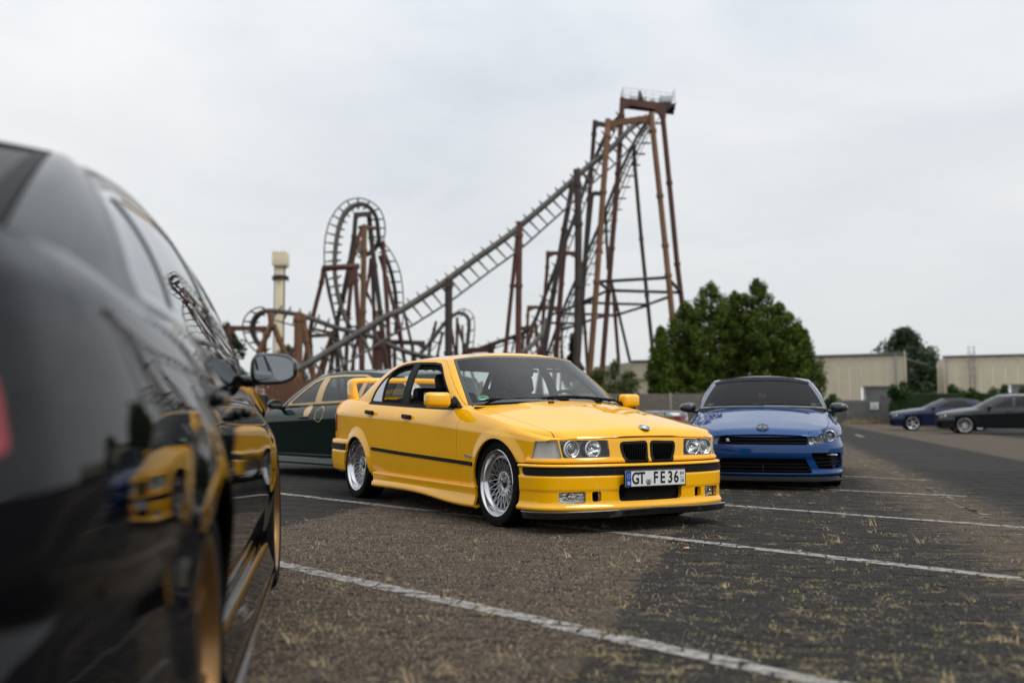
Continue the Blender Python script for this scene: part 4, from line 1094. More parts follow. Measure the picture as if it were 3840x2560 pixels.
        for k, (hx, hz, hyv) in enumerate(hs):
            m = MB(); m.bbox((hx, s * hyv, hz), (.20, .035, .034), .014); m.build('door_handle', S.get('handle_mat', PNT), dobj[min(k, len(dobj) - 1)])
        if S.get('skirt'):
            a, b, zt, zl, yo = S['skirt']; XS = np.linspace(a, b, 6); o = np.ones(6); sr = lambda y, z: np.stack([XS, y * o, z * o], 1)
            put('side_skirt', patch(XS, [sr(yo - .06, zl + .005), sr(yo + .012, zl), sr(yo + .018, zl + .014), sr(yo + .002, (zl + zt) / 2), sr(yo - .012, zt - .01), sr(yo - .05, zt)], .06, .02), S.get('skirt_mat', PNT), .02)
        for (nm, poly, off, m_, fl) in S.get('side_marks', []):
            put(nm, bs.clip(sd_poly(poly, .004)).off(off), m_, fl)
        # wheel housing
        for c in (AF, AR):
            m = MB(); n = 18; a = np.linspace(-.3, math.pi + .3, n); V = []
            yo, yi = float(np.interp(-c[0], -X, ym)) - .02, .45
            for t in a:
                for y in (yo, yi): V.append((c[0] + (ra + .012) * math.cos(t), s * y, c[1] + (ra + .012) * math.sin(t)))
            V += [(c[0] + (ra + .012) * math.cos(t), s * yi, c[1] + (ra + .012) * math.sin(t)) for t in a]
            m.add(V, [(2 * i, 2 * i + 1, 2 * i + 3, 2 * i + 2) for i in range(n - 1)] + [tuple(range(2 * n, 3 * n))]); m.build('wheel_housing', VOID, car)
    # windscreen, rear window
    F_wc = lambda A: np.minimum((ka - .04 - A[:, 6]) * S.get('wsk', .10), np.minimum(A[:, 7], 1.0 - A[:, 7]) * .8)
    wb_ = wind.both(); bw = S.get('band', .03)
    wb_.clip(lambda A: F_wc(A) - bw).off(-.004).obj('windscreen', S.get('ws_glass', gmat), car); wb_.clip(lambda A: bw + .002 - F_wc(A)).off(-.003).obj('windscreen_seal', GLOSSB, car, .01)
    if S.get('ws_strip'):
        a, b = S['ws_strip']; wb_.clip(lambda A: np.minimum.reduce([A[:, 7] - a, b - A[:, 7], F_wc(A) - .01])).off(.001).obj('sun_strip', S['ws_strip_mat'], car)
    F_rc = lambda A: np.minimum((A[:, 6] - kc - .04) * S.get('rck', .10), np.minimum(A[:, 7], 1 - A[:, 7]) * .6)
    rb_ = rear.both(); rb_.clip(lambda A: F_rc(A) - .035).off(-.004).obj('rear_window', S.get('rw_glass', gmat), car); rb_.clip(lambda A: .037 - F_rc(A)).off(-.003).obj('rear_window_seal', S.get('rw_seal', GLOSSB), car, .01)
    # scuttle
    P = np.zeros((24, 4, 3)); B = np.array([c[0] for c in cols[:int(ka) + 1]], float)
    for i, y in enumerate(np.linspace(0, B[-1, 1], 24)):
        xa = cowl(y); xb = np.interp(y, B[:, 1], B[:, 0]); z2 = np.interp(y, B[:, 1], B[:, 2])
        for j in range(4): f = j / 3; P[i, j] = (xa + .03 + (xb - xa - .03) * f, y, (hood_z(xa, y) - .02) * (1 - f) + z2 * f)
    Surf.grid(P).both().obj('scuttle', TRIM, car)
    # front end and rear end with their openings
    for nm, plan, prof, feats, zt, par in (('front_bumper', S['nose'], S['noseprof'], S.get('front', []), lambda y: None, None), ('rear_bumper', S['rear'], S['rearprof'], S.get('back', []), None, None)):
        if plan is None: continue
        sf = front_patch(plan, prof, S.get('dn', .02), .016)
        if nm == 'front_bumper':
            zt_ = S['nose_top']; sf = sf.clip(lambda A: np.interp(np.abs(A[:, 1]), [a for a, b in zt_], [b for a, b in zt_]) - A[:, 2]).clip(sd_circle(AF, ra), -1)
        else:
            sf = sf.clip(sd_circle(AR, ra), -1)
            if 'rear_x' in S: sf = sf.clip(lambda A: S['rear_x'] - .002 - A[:, 0])
        sol = sf; fs = []
        for ft in feats:
            F_ = sd_poly(ft['poly'], ft.get('r', .012), (1, 2))
            if 'xmin' in ft: F0 = F_; xm = ft['xmin']; F_ = lambda A, F0=F0, xm=xm: np.minimum(F0(A), A[:, 0] - xm)
            if 'xmax' in ft: F0 = F_; xm = ft['xmax']; F_ = lambda A, F0=F0, xm=xm: np.minimum(F0(A), xm - A[:, 0])
            if ft.get('cut', True): sol = sol.clip(F_, -1)
            fs.append((ft, F_))
        bo = sol.both().obj(nm, PNT, car, S.get('edge', .03))
        for ft, F_ in fs:
            pc = sf.clip(F_)
            cen = min(p[0] for p in ft['poly']) <= 0
            for s in ((0,) if cen else (1, -1)):
                q = pc.off(ft.get('off', -.04)); q = q.both() if s == 0 else (q if s > 0 else q.mirror())
                o = q.obj(ft['name'], ft['mat'], bo, ft.get('fl', 0))
                if ft.get('glass'): q = pc.clip(lambda A: F_(A) - .002).off(-.003); q = q.both() if s == 0 else (q if s > 0 else q.mirror()); q.obj(ft['name'] + '_glass', ft['glass'], o)
                if ft.get('frame'):
                    q = sf.clip(lambda A: np.minimum(F_(A), .012 - F_(A))).off(.003); q = q.both() if s == 0 else (q if s > 0 else q.mirror()); q.obj(ft['name'] + '_frame', ft['frame'], o, .03)
                for (ly, lz, lr) in ft.get('lamps', []):
                    for c2 in ((1, -1) if s == 0 else (s,)):
                        lx = float(np.interp(ly, np.array(plan)[:, 1], np.array(plan)[:, 0])) + ft.get('lx', -.03); m = MB()
                        m.lathe([(lr, -.03), (lr * 1.02, .012), (lr * .9, .014), (lr * .8, -.01), (lr * .4, -.03), (0, -.032)], 24, 'X', (lx, c2 * ly, lz)); m.build('reflector', REFLEC, o)
                        m = MB(); m.lathe([(lr * .62, -.02), (lr * .5, .0), (lr * .3, .010), (0, .014)], 20, 'X', (lx, c2 * ly, lz)); m.build('projector_lens', mat('projector_glass', (.10, .11, .11), rough=.03, coat=1), o)
                for z in ft.get('bars', []):
                    q = sf.clip(lambda A: np.minimum(F_(A), .007 - np.abs(A[:, 2] - z))).off(-.010); q = q.both() if s == 0 else (q if s > 0 else q.mirror()); q.obj('slat', ft.get('bar_mat', SLATB), o, .02)
    # boot deck
    if S.get('deck'):
        dk = S['deck']; xs = np.linspace(dk[0][0], dk[-1][0], 30); a = np.array(dk)[::-1]; P = np.zeros((30, 22, 3))
        for i, x in enumerate(xs):
            y0, z0, z1 = (np.interp(x, a[:, 0], a[:, c]) for c in (1, 2, 3))
            for j, f in enumerate(np.linspace(0, 1, 22)): P[i, j] = (x, y0 * (1 - f), z0 + (z1 - z0) * (1 - (1 - f) ** 4))
        Surf.grid(P).both().obj('boot_lid', PNT, car, .02)
    # mirrors
    mx, my, mz, mw, mh = S['mirror']; mm = S.get('mirror_mat', PNT)
    for s in (1, -1):
        m = MB(); bm = bmesh.new(); bmesh.ops.create_uvsphere(bm, u_segments=24, v_segments=16, radius=1)
        vs = []
        for v_ in bm.verts:
            p = v_.co; q = lambda t, e: math.copysign(abs(t) ** e, t)
            x_ = q(p.x, .8) * .075; x_ = max(x_, -.035)
            vs.append((mx + x_ - .02 * (q(p.y, .7) * s) ** 2, my * s + q(p.y, .7) * mw / 2, mz + q(p.z, .7) * mh / 2 * (1 - .18 * p.y * s)))
        bm.verts.index_update(); m.add(vs, [tuple(v_.index for v_ in f.verts) for f in bm.faces], True); bm.free()
        mo = m.build('door_mirror', mm, car)
        m = MB(); n = 28; m.add([(mx - .0375 - .01, my * s + math.copysign(abs(math.cos(t)) ** .7, math.cos(t)) * mw * .43, mz + math.copysign(abs(math.sin(t)) ** .7, math.sin(t)) * mh * .40 * (1 - .18 * math.cos(t) * s)) for t in np.linspace(0, 2 * math.pi, n, endpoint=False)], [tuple(range(n))]); m.build('mirror_glass', mat('mirror_darkened', (.26, .28, .30), rough=.03, metal=1.0, var=.02), mo)  # glass colour darkened to stand in for dark clouds reflected in it
        m = MB(); m.tube([(mx + .01, s * (my - mw * .95), mz - mh * .42), (mx, s * (my - mw * .45), mz - mh * .38), (mx, s * (my - mw * .2), mz - mh * .28)], [.030, .024, .026], 10); m.build('mirror_arm', S.get('arm_mat', TRIM), mo)
    # cabin
    cz = S.get('seat_z', .40); sxx = S.get('seat_x', -1.35)
    for s in (1, -1):
        c, b, h = seat_mb((sxx, s * .36, cz)); se = b.build('front_seat', LEATH, car); c.build('seat_cushion', LEATH, se); h.build('headrest', LEATH, se)
        inn = bs.clip(lambda A: A[:, 2] - .30).clip(lambda A: np.minimum(-.45 - A[:, 0], A[:, 0] + wbx + .1)).clip(lambda A: F_dlo(A) - .004, -1).off(-.05); (inn if s > 0 else inn.mirror()).obj('interior_trim', INTER, car)
    m = MB(); m.bbox((sxx - .88, 0, cz + .24), (.16, 1.34, .55), .06, M=Matrix.Rotation(-.25, 3, 'Y')); m.build('rear_bench', LEATH, car)
    m = MB(); dzx = S['dash']; m.bbox((dzx[0], 0, dzx[1]), (.5, 1.38, .16), .05); m.build('dashboard', INTER, car)
    m = MB(); Mr = Matrix.Rotation(-R(64), 3, 'Y'); sc_ = Vector((dzx[0] - .30, .36, dzx[1] + .03))
    m.tube([tuple(Mr @ Vector((.185 * math.cos(t), .185 * math.sin(t), 0)) + sc_) for t in np.linspace(0, 2 * math.pi, 28, endpoint=False)], .015, 6, closed=True); m.bbox(tuple(sc_), (.08, .14, .05), .02, M=Mr); m.bbox(tuple(sc_), (.03, .35, .02), .008, M=Mr); m.build('steering_wheel', LEATH, car)
    m = MB(); m.box((-wbx / 2, 0, .235), (wbx + .4, 1.2, .02)); m.box((-wbx / 2 + .2, 0, .24), (wbx - 2 * ra - .1, 1.6, .02)); m.box((-.42, 0, .5), (.03, 1.3, .5)); m.build('underbody', VOID, car)
    wm = S['wheel']
    for x, yw, st in ((0.0, wm['yf'], S.get('steer', 0.0)), (-wbx, wm['yr'], 0.0)):
        for s in (1, -1): make_wheel(car, x, s * yw, S['wz'], s, wm['Rt'], wm['rr'], wm.get('w', .225), wm['style'], wm['mats'], depth=wm.get('depth', .03), dish=wm.get('dish', 0.0), camber=R(wm.get('camber', 1.0)), steer=st, res=wm.get('res', .6))
    return hood_z, bs

GOLD = mat('wheel_gold', (.25, .135, .048), rough=.36, metal=.85, rvar=.06, vscale=20, coat=.4)
GOLDP = mat('trim_gold', (.58, .40, .19), rough=.35, metal=.35, var=.06, vscale=12, coat=.3)
DARKW = mat('wheel_dark', (.16, .16, .165), rough=.3, metal=.85, rvar=.05)
BRIGHT = mat('wheel_bright', (.62, .62, .63), rough=.22, metal=.95, rvar=.05)
# ------------------------------------------------------------------ black saloon in the foreground
BLK = paint('paint_black', (.003, .003, .004), rough=.25, ior=1.5)
BLK.node_tree.nodes['Principled BSDF'].inputs['Coat Weight'].default_value = .8
def build_black():
    car = empty('sedan_car', (-1.984, 4.585, 0), R(100.2), 'glossy black four-door saloon with gold wheels, cut off by the left edge, nearest the camera', 'car')
    S = dict(du=.02, gn=240, wb=2.76, wz=.325, ra=.355, zb=.20, belly=.010, belt=1.03,
        X=[.66, .52, .40, .2, 0, -.3, -.6, -1.1, -1.7, -2.2, -2.5, -2.76, -3.1, -3.4, -3.62],
        ym=[.66, .765, .82, .865, .885, .886, .880, .878, .882, .893, .905, .912, .900, .874, .832],
        zc=[.665, .69, .70, .72, .735, .755, .775, .805, .840, .868, .880, .888, .890, .888, .880],
        zs=[.69, .72, .745, .785, .825, .875, .912, .940, .965, .985, .998, 1.008, 1.030, 1.050, 1.045],
        ys=[.60, .70, .765, .81, .828, .825, .815, .815, .815, .815, .812, .806, .786, .756, .715],
        sec=[(0, -.075), (.12, -.036), (.26, -.016), (.42, -.004), (.52, 0), (.64, -.005), (.75, -.018), (.85, -.040), (.93, -.066), (1.0, 0)],
        nose=[(.76, 0), (.75, .25), (.71, .48), (.62, .68), (.52, .77), (.40, .82), (.30, .85)], nose_top=[(0, .67), (.9, .67)],
        noseprof=[(.16, -.03), (.18, .01), (.30, .005), (.45, .01), (.60, -.005), (.68, -.02)], hood_y=.74, hood_c=[(.80, .72), (.5, .80), (.1, .88), (-.3, .95), (-.6, .99)],
        hood_e=[(.8, .67), (.5, .72), (.1, .80), (-.3, .875), (-.7, .92)], cowl=[(0, -.40), (.4, -.44), (.68, -.60), (.80, -.66)],
        cols=[((-.46, 0, .985), (-1.28, 0, 1.412), .25), ((-.49, .30, .983), (-1.29, .25, 1.410), .25), ((-.58, .58, .968), (-1.34, .46, 1.395), .25), ((-.70, .72, .945), (-1.40, .55, 1.378), .5), ((-.80, .785, .936), (-1.47, .585, 1.372), .8),
              ((-1.1, .808, .945), (-1.6, .60, 1.385), 1), ((-1.7, .808, .968), (-1.85, .605, 1.398), 1), ((-2.2, .808, .988), (-2.15, .60, 1.397), 1), ((-2.6, .812, .990), (-2.40, .588, 1.384), 1), ((-3.0, .801, 1.002), (-2.55, .568, 1.372), 1),
              ((-3.30, .776, 1.024), (-2.58, .572, 1.372), .9), ((-3.46, .700, 1.068), (-2.64, .545, 1.372), .6), ((-3.52, .35, 1.100), (-2.72, .28, 1.392), .3), ((-3.54, 0, 1.105), (-2.73, 0, 1.396), .3)], ka=3.4, kc=10.93,
        roof=[(-1.5, 1.44), (-1.8, 1.452), (-2.2, 1.442), (-2.5, 1.415)],
        dlo=[(-.93, .972), (-1.10, 1.085), (-1.35, 1.225), (-1.55, 1.303), (-1.75, 1.338), (-2.10, 1.348), (-2.45, 1.333), (-2.66, 1.295), (-2.80, 1.232), (-2.91, 1.145), (-2.985, 1.068), (-2.96, 1.030), (-2.6, 1.018), (-2.2, 1.006), (-1.7, .990), (-1.2, .978)],
        doors=[[(-.56, .25), (-.60, .60), (-.60, .84), (-.70, .93), (-.90, .97), (-1.38, 1.273), (-1.60, 1.358), (-1.76, 1.380), (-1.74, .94), (-1.73, .6), (-1.68, .25)],
               [(-1.68, .25), (-1.73, .6), (-1.74, .94), (-1.76, 1.372), (-2.15, 1.378), (-2.47, 1.362), (-2.70, 1.320), (-2.84, 1.255), (-2.96, 1.16), (-3.045, 1.065), (-3.02, 1.00), (-2.86, .955), (-2.70, .86), (-2.54, .70), (-2.42, .55), (-2.36, .25)]],
        pillars=[([(-1.70, .9), (-1.785, .9), (-1.80, 1.35), (-1.71, 1.35)], None), ([(-2.60, .9), (-2.64, .9), (-2.545, 1.42), (-2.505, 1.42)], None)], glass_cuts=[-1.75, -2.58],
        handles=[(-1.52, .815, .872), (-2.42, .850, .880)], skirt=(-.42, -2.33, .27, .15, .885), glass=glass_mat('tint_black_car', (.14, .15, .155), ior=1.75), rw_glass=glass_mat('tint_black_rear', (.05, .055, .06), refl=.3, ior=1.5),
        rear=[(-3.10, .900), (-3.40, .874), (-3.60, .836), (-3.72, .765), (-3.80, .60), (-3.84, .3), (-3.845, 0)], rear_x=-3.48, disp=lambda P: np.interp(P[..., 2], [.2, .27, .36, .45, .56, .592, .600, .64], [.025, .035, .038, .020, -.006, -.012, -.004, 0]) * np.clip((-3.02 - P[..., 0]) / .10, 0, 1), rck=.30, rw_seal=TRIM,
        rearprof=[(.20, -.050), (.27, -.010), (.36, .012), (.45, .006), (.56, -.010), (.592, -.016), (.600, -.007), (.64, 0), (.745, -.005), (.838, -.018), (.922, -.040), (.99, -.066), (1.048, -.110)],
        back=[dict(name='tail_lamp', poly=[(.34, .74), (.34, .90), (.60, .925), (.845, .90), (.845, .79), (.66, .74)], off=.004, mat=REDL, fl=.03, r=.03, xmax=-3.680)],
        deck=[(-3.36, .760, 1.050, 1.090), (-3.5, .738, 1.050, 1.104), (-3.66, .69, 1.045, 1.100), (-3.78, .55, 1.035, 1.070)],
        mirror=(-.84, .915, .985, .185, .125), mirror_mat=GLOSSB, arm_mat=GLOSSB, dash=(-.85, .86), seat_x=-1.45, seat_z=.42, steer=0.0,
        wheel=dict(yf=.775, yr=.785, Rt=.325, rr=.250, w=.235, style='double', mats=dict(lip=GOLD, spoke=GOLD, cap=GLOSSB), depth=.035, dish=-.012, camber=1.5, res=.9), flr=.020, flf=.012, flw=.14)
    _r = gcar(car, S, BLK)
    hz, bs = _r
    zl = lambda x: np.interp(-x, [2.9, 3.15, 3.4, 3.6], [.600, .615, .66, .70])
    q = bs.clip(lambda A: np.minimum.reduce([.004 - np.abs(A[:, 2] - zl(A[:, 0])), -3.05 - A[:, 0]])).off(.0012)
    for s in (1, -1): (q if s > 0 else q.mirror()).obj('bumper_joint', VOID, car)
    # carbon side blade under the skirt and boot lip
    m = MB(); m.prism([(-.45, .905), (-.40, .86), (-2.38, .86), (-2.30, .925), (-1.2, .915)], .125, .137, 'XY'); m.build('side_blade', GLOSSB, car, fix=True)
    m = MB(); m.prism([(-.45, -.905), (-.40, -.86), (-2.38, -.86), (-2.30, -.925), (-1.2, -.915)], .125, .137, 'XY'); m.build('side_blade', GLOSSB, car, fix=True)
    return car
build_black()
# ------------------------------------------------------------------ blue coupe
BLU = paint('paint_blue', (.003, .047, .185), rough=.30, metal=.3, ior=1.55)
def build_blue():
    car = empty('coupe_car', (2.82, 11.25, 0), R(-104), 'metallic blue low coupe with black mirrors facing the camera, right of the yellow saloon', 'car')
    SL = GLOSSB
    S = dict(du=.022, gn=200, dn=.014, wb=2.45, wz=.305, ra=.335, zb=.16, belly=.004, belt=.93,
        X=[.62, .48, .36, .2, 0, -.3, -.6, -1.1, -1.6, -2.0, -2.25, -2.45, -2.8, -3.05, -3.2],
        ym=[.66, .755, .80, .825, .838, .838, .83, .828, .832, .845, .862, .868, .85, .80, .74], zc=[.55, .56, .58, .60, .62, .65, .67, .70, .73, .755, .77, .78, .79, .79, .79],
        zs=[.585, .61, .635, .66, .69, .74, .785, .82, .85, .88, .90, .91, .91, .90, .88], ys=[.61, .70, .745, .772, .778, .772, .757, .757, .762, .77, .775, .775, .75, .70, .64],
        nose=[(.865, 0), (.855, .25), (.81, .45), (.715, .61), (.60, .715), (.46, .785), (.33, .822)], nose_top=[(0, .556), (.40, .560), (.55, .600), (.66, .628), (.78, .640)],
        noseprof=[(.135, -.05), (.150, .0), (.165, .006), (.20, -.004), (.32, -.002), (.335, .008), (.37, .014), (.44, .012), (.475, .006), (.49, -.004), (.54, -.016), (.58, -.034), (.66, -.075)],
        hood_y=.71, hood_c=[(.95, .585), (.78, .632), (.5, .70), (.2, .757), (-.1, .812), (-.45, .868)], hood_e=[(.95, .51), (.6, .61), (.45, .645), (.2, .688), (-.2, .75), (-.62, .81)], hood_crease=(.42, .62, .010), roll=(.10, .045),
        cowl=[(0, -.335), (.35, -.37), (.60, -.50), (.73, -.60)], hood_edge=[(.90, .40), (.76, .47), (.62, .60), (.50, .665), (.2, .705), (-.65, .715)],
        cols=[((-.40, 0, .868), (-1.27, 0, 1.242), .25), ((-.44, .35, .864), (-1.29, .28, 1.234), .25), ((-.55, .60, .856), (-1.335, .45, 1.212), .3), ((-.64, .705, .848), (-1.38, .540, 1.192), .5), ((-.74, .738, .843), (-1.46, .575, 1.192), .8),
              ((-1.1, .757, .85), (-1.7, .59, 1.212), 1), ((-1.6, .76, .87), (-2.0, .59, 1.217), 1), ((-2.1, .765, .90), (-2.4, .58, 1.20), 1), ((-2.5, .762, .925), (-2.65, .56, 1.17), .8), ((-2.82, .70, .925), (-2.85, .52, 1.15), .5), ((-3.0, .5, .92), (-2.92, .4, 1.16), .3), ((-3.06, 0, .92), (-2.95, 0, 1.17), .3)], ka=3.35, kc=9,
        roof=[(-1.5, 1.258), (-1.8, 1.268), (-2.2, 1.262), (-2.7, 1.20)], dlo=[(-.82, .865), (-1.45, 1.145), (-1.7, 1.182), (-2.2, 1.182), (-2.5, 1.12), (-2.62, 1.0), (-2.4, .955), (-1.6, .898), (-1.1, .872)],
        doors=[[(-.5, .24), (-.52, .6), (-.5, .76), (-.72, .858), (-1.4, 1.165), (-1.7, 1.205), (-1.95, 1.205), (-1.98, .9), (-1.95, .5), (-1.85, .24)]], pillars=[([(-1.95, .8), (-2.03, .8), (-2.06, 1.3), (-1.97, 1.3)], None)], glass_cuts=[-2.0],
        handles=[(-1.78, .74, .85)], skirt=(-.40, -2.10, .24, .13, .838), glass=GLASST, ws_glass=glass_mat('tint_screen', (.30, .32, .33), refl=.22, ior=1.5), ws_strip=(.86, 1.0), ws_strip_mat=TRIM,
        front=[dict(name='headlamp', poly=[(.440, .556), (.478, .462), (.60, .480), (.765, .508), (.81, .565), (.805, .640), (.70, .622), (.58, .596)], mat=GLOSSB, off=-.05, glass=LENS, lamps=[(.550, .530, .046), (.682, .556, .060)], lx=-.050, r=.012, xmin=.42),
               dict(name='upper_grille', poly=[(-.1, .547), (.443, .551), (.470, .466), (-.1, .466)], mat=VOID, off=-.035, bars=[.495, .522], r=.010),
               dict(name='lower_grille', poly=[(-.1, .325), (.425, .325), (.50, .175), (-.1, .175)], mat=VOID, off=-.05, bars=[.205, .235, .265, .295], r=.014),
               dict(name='side_vent', poly=[(.475, .385), (.80, .382), (.815, .225), (.70, .212), (.555, .222)], mat=VOID, off=-.05, bars=[.255, .285, .315, .345], frame=None, r=.015, xmin=.36)],
        rear=[(-2.85, .848), (-3.05, .81), (-3.2, .75), (-3.3, .6), (-3.34, .3), (-3.35, 0)], rearprof=[(.2, -.03), (.3, .01), (.6, .01), (.80, -.01), (.92, -.05)], back=[],
        deck=None, mirror=(-.80, .885, .855, .20, .115), mirror_mat=mat('mirror_carbon', (.012, .012, .013), rough=.25, coat=1, var=.2, vscale=60), arm_mat=GLOSSB, dash=(-.85, .78), seat_x=-1.42, seat_z=.36,
        wheel=dict(yf=.715, yr=.72, Rt=.305, rr=.235, style='double', mats=dict(lip=DARKW, spoke=DARKW)))
    hz, bs = gcar(car, S, BLU)
    # splitter
    sp = front_patch([(.93, 0), (.915, .3), (.85, .55), (.73, .72), (.60, .80), (.46, .83)], [(.092, -.12), (.092, .0), (.104, .004), (.108, -.03), (.14, -.06)], .03, .02)
    sp.both().obj('front_splitter', TRIM, car, .01)
    # emblem and letter on the grille
    c = Vector((.785, 0, float(hz(.785, 0)) + .006)); nn = Vector((.45, 0, .89)).normalized(); rg = Vector((0, 1, 0)); uv = nn.cross(rg) * 1.0
    def ring(ro, ri, h): 
        n = 36; V = []
        for t in np.linspace(0, 2 * math.pi, n, endpoint=False):
            for r, hh in ((ro, 0), (ro, h), (ri, h), (ri, 0)): V.append(tuple(c + rg * r * math.cos(t) + uv * r * math.sin(t) + nn * hh))
        return V, [(4 * i + k, 4 * ((i + 1) % n) + k, 4 * ((i + 1) % n) + (k + 1) % 4, 4 * i + (k + 1) % 4) for i in range(n) for k in range(3)]
    m = MB(); m.add(*ring(.064, .055, .010)); em = m.build('emblem', GLOSSB, car, fix=True)
    m = MB()
    def stroke(a, b, w=.0055):
        a = c + rg * a[0] + uv * a[1] + nn * .006; b = c + rg * b[0] + uv * b[1] + nn * .006; d = (b - a).normalized(); sd = d.cross(nn) * w
        m.add([tuple(a - sd), tuple(a + sd), tuple(b + sd), tuple(b - sd), tuple(a - sd + nn * .004), tuple(a + sd + nn * .004), tuple(b + sd + nn * .004), tuple(b - sd + nn * .004)], [(0, 1, 2, 3), (4, 5, 6, 7), (0, 1, 5, 4), (1, 2, 6, 5), (2, 3, 7, 6), (3, 0, 4, 7)])
    sgn = 1 if uv.z > 0 else -1
    for a, b in (((-.026, .050), (0, .006)), ((0, .006), (.026, .050)), ((-.050, .026), (-.024, -.046)), ((-.024, -.046), (0, .000)), ((0, .000), (.024, -.046)), ((.024, -.046), (.050, .026))): stroke((a[0], a[1] * sgn), (b[0], b[1] * sgn))
    m.build('emblem_letters', GLOSSB, em, fix=True)
    Mt = Matrix(((0, 0, 1, .858), (1, 0, 0, -.355), (0, 1, 0, .514), (0, 0, 0, 1)))
    text_mesh('R', .040, WHITEP, car, Mt, 'grille_letter', bold=.001, xs=1.4, extrude=.004)
    for s in (1, -1):
        m = MB(); m.bbox((.635 - .0, s * .690, .362), (.03, .14, .016), .006, M=Matrix.Rotation(-s * R(38), 3, 'Z')); m.build('daylight_lamp', mat('halo_ring', (.72, .74, .74)), car)
    # lettering along the sun strip of the windscreen is too faint to read; hanging toy behind the glass
    m = MB(); m.bbox((-.95, -.02, 1.00), (.03, .05, .07), .015); m.bbox((-.95, .03, .995), (.03, .04, .05), .012); m.build('hanging_toy', mat('toy_pink', (.55, .30, .33), rough=.8, var=.3, vscale=60), car)
    m = MB(); m.tube([(-.36, .02, .885), (-.45, -.35, .885), (-.55, -.60, .872)], [.010, .009, .005], 6); m.build('wiper', TRIM, car)
    m = MB(); m.tube([(-.41, .55, .880), (-.39, .2, .892), (-.40, -.05, .892)], [.010, .009, .005], 6); m.build('wiper', TRIM, car)
    return car
build_blue()
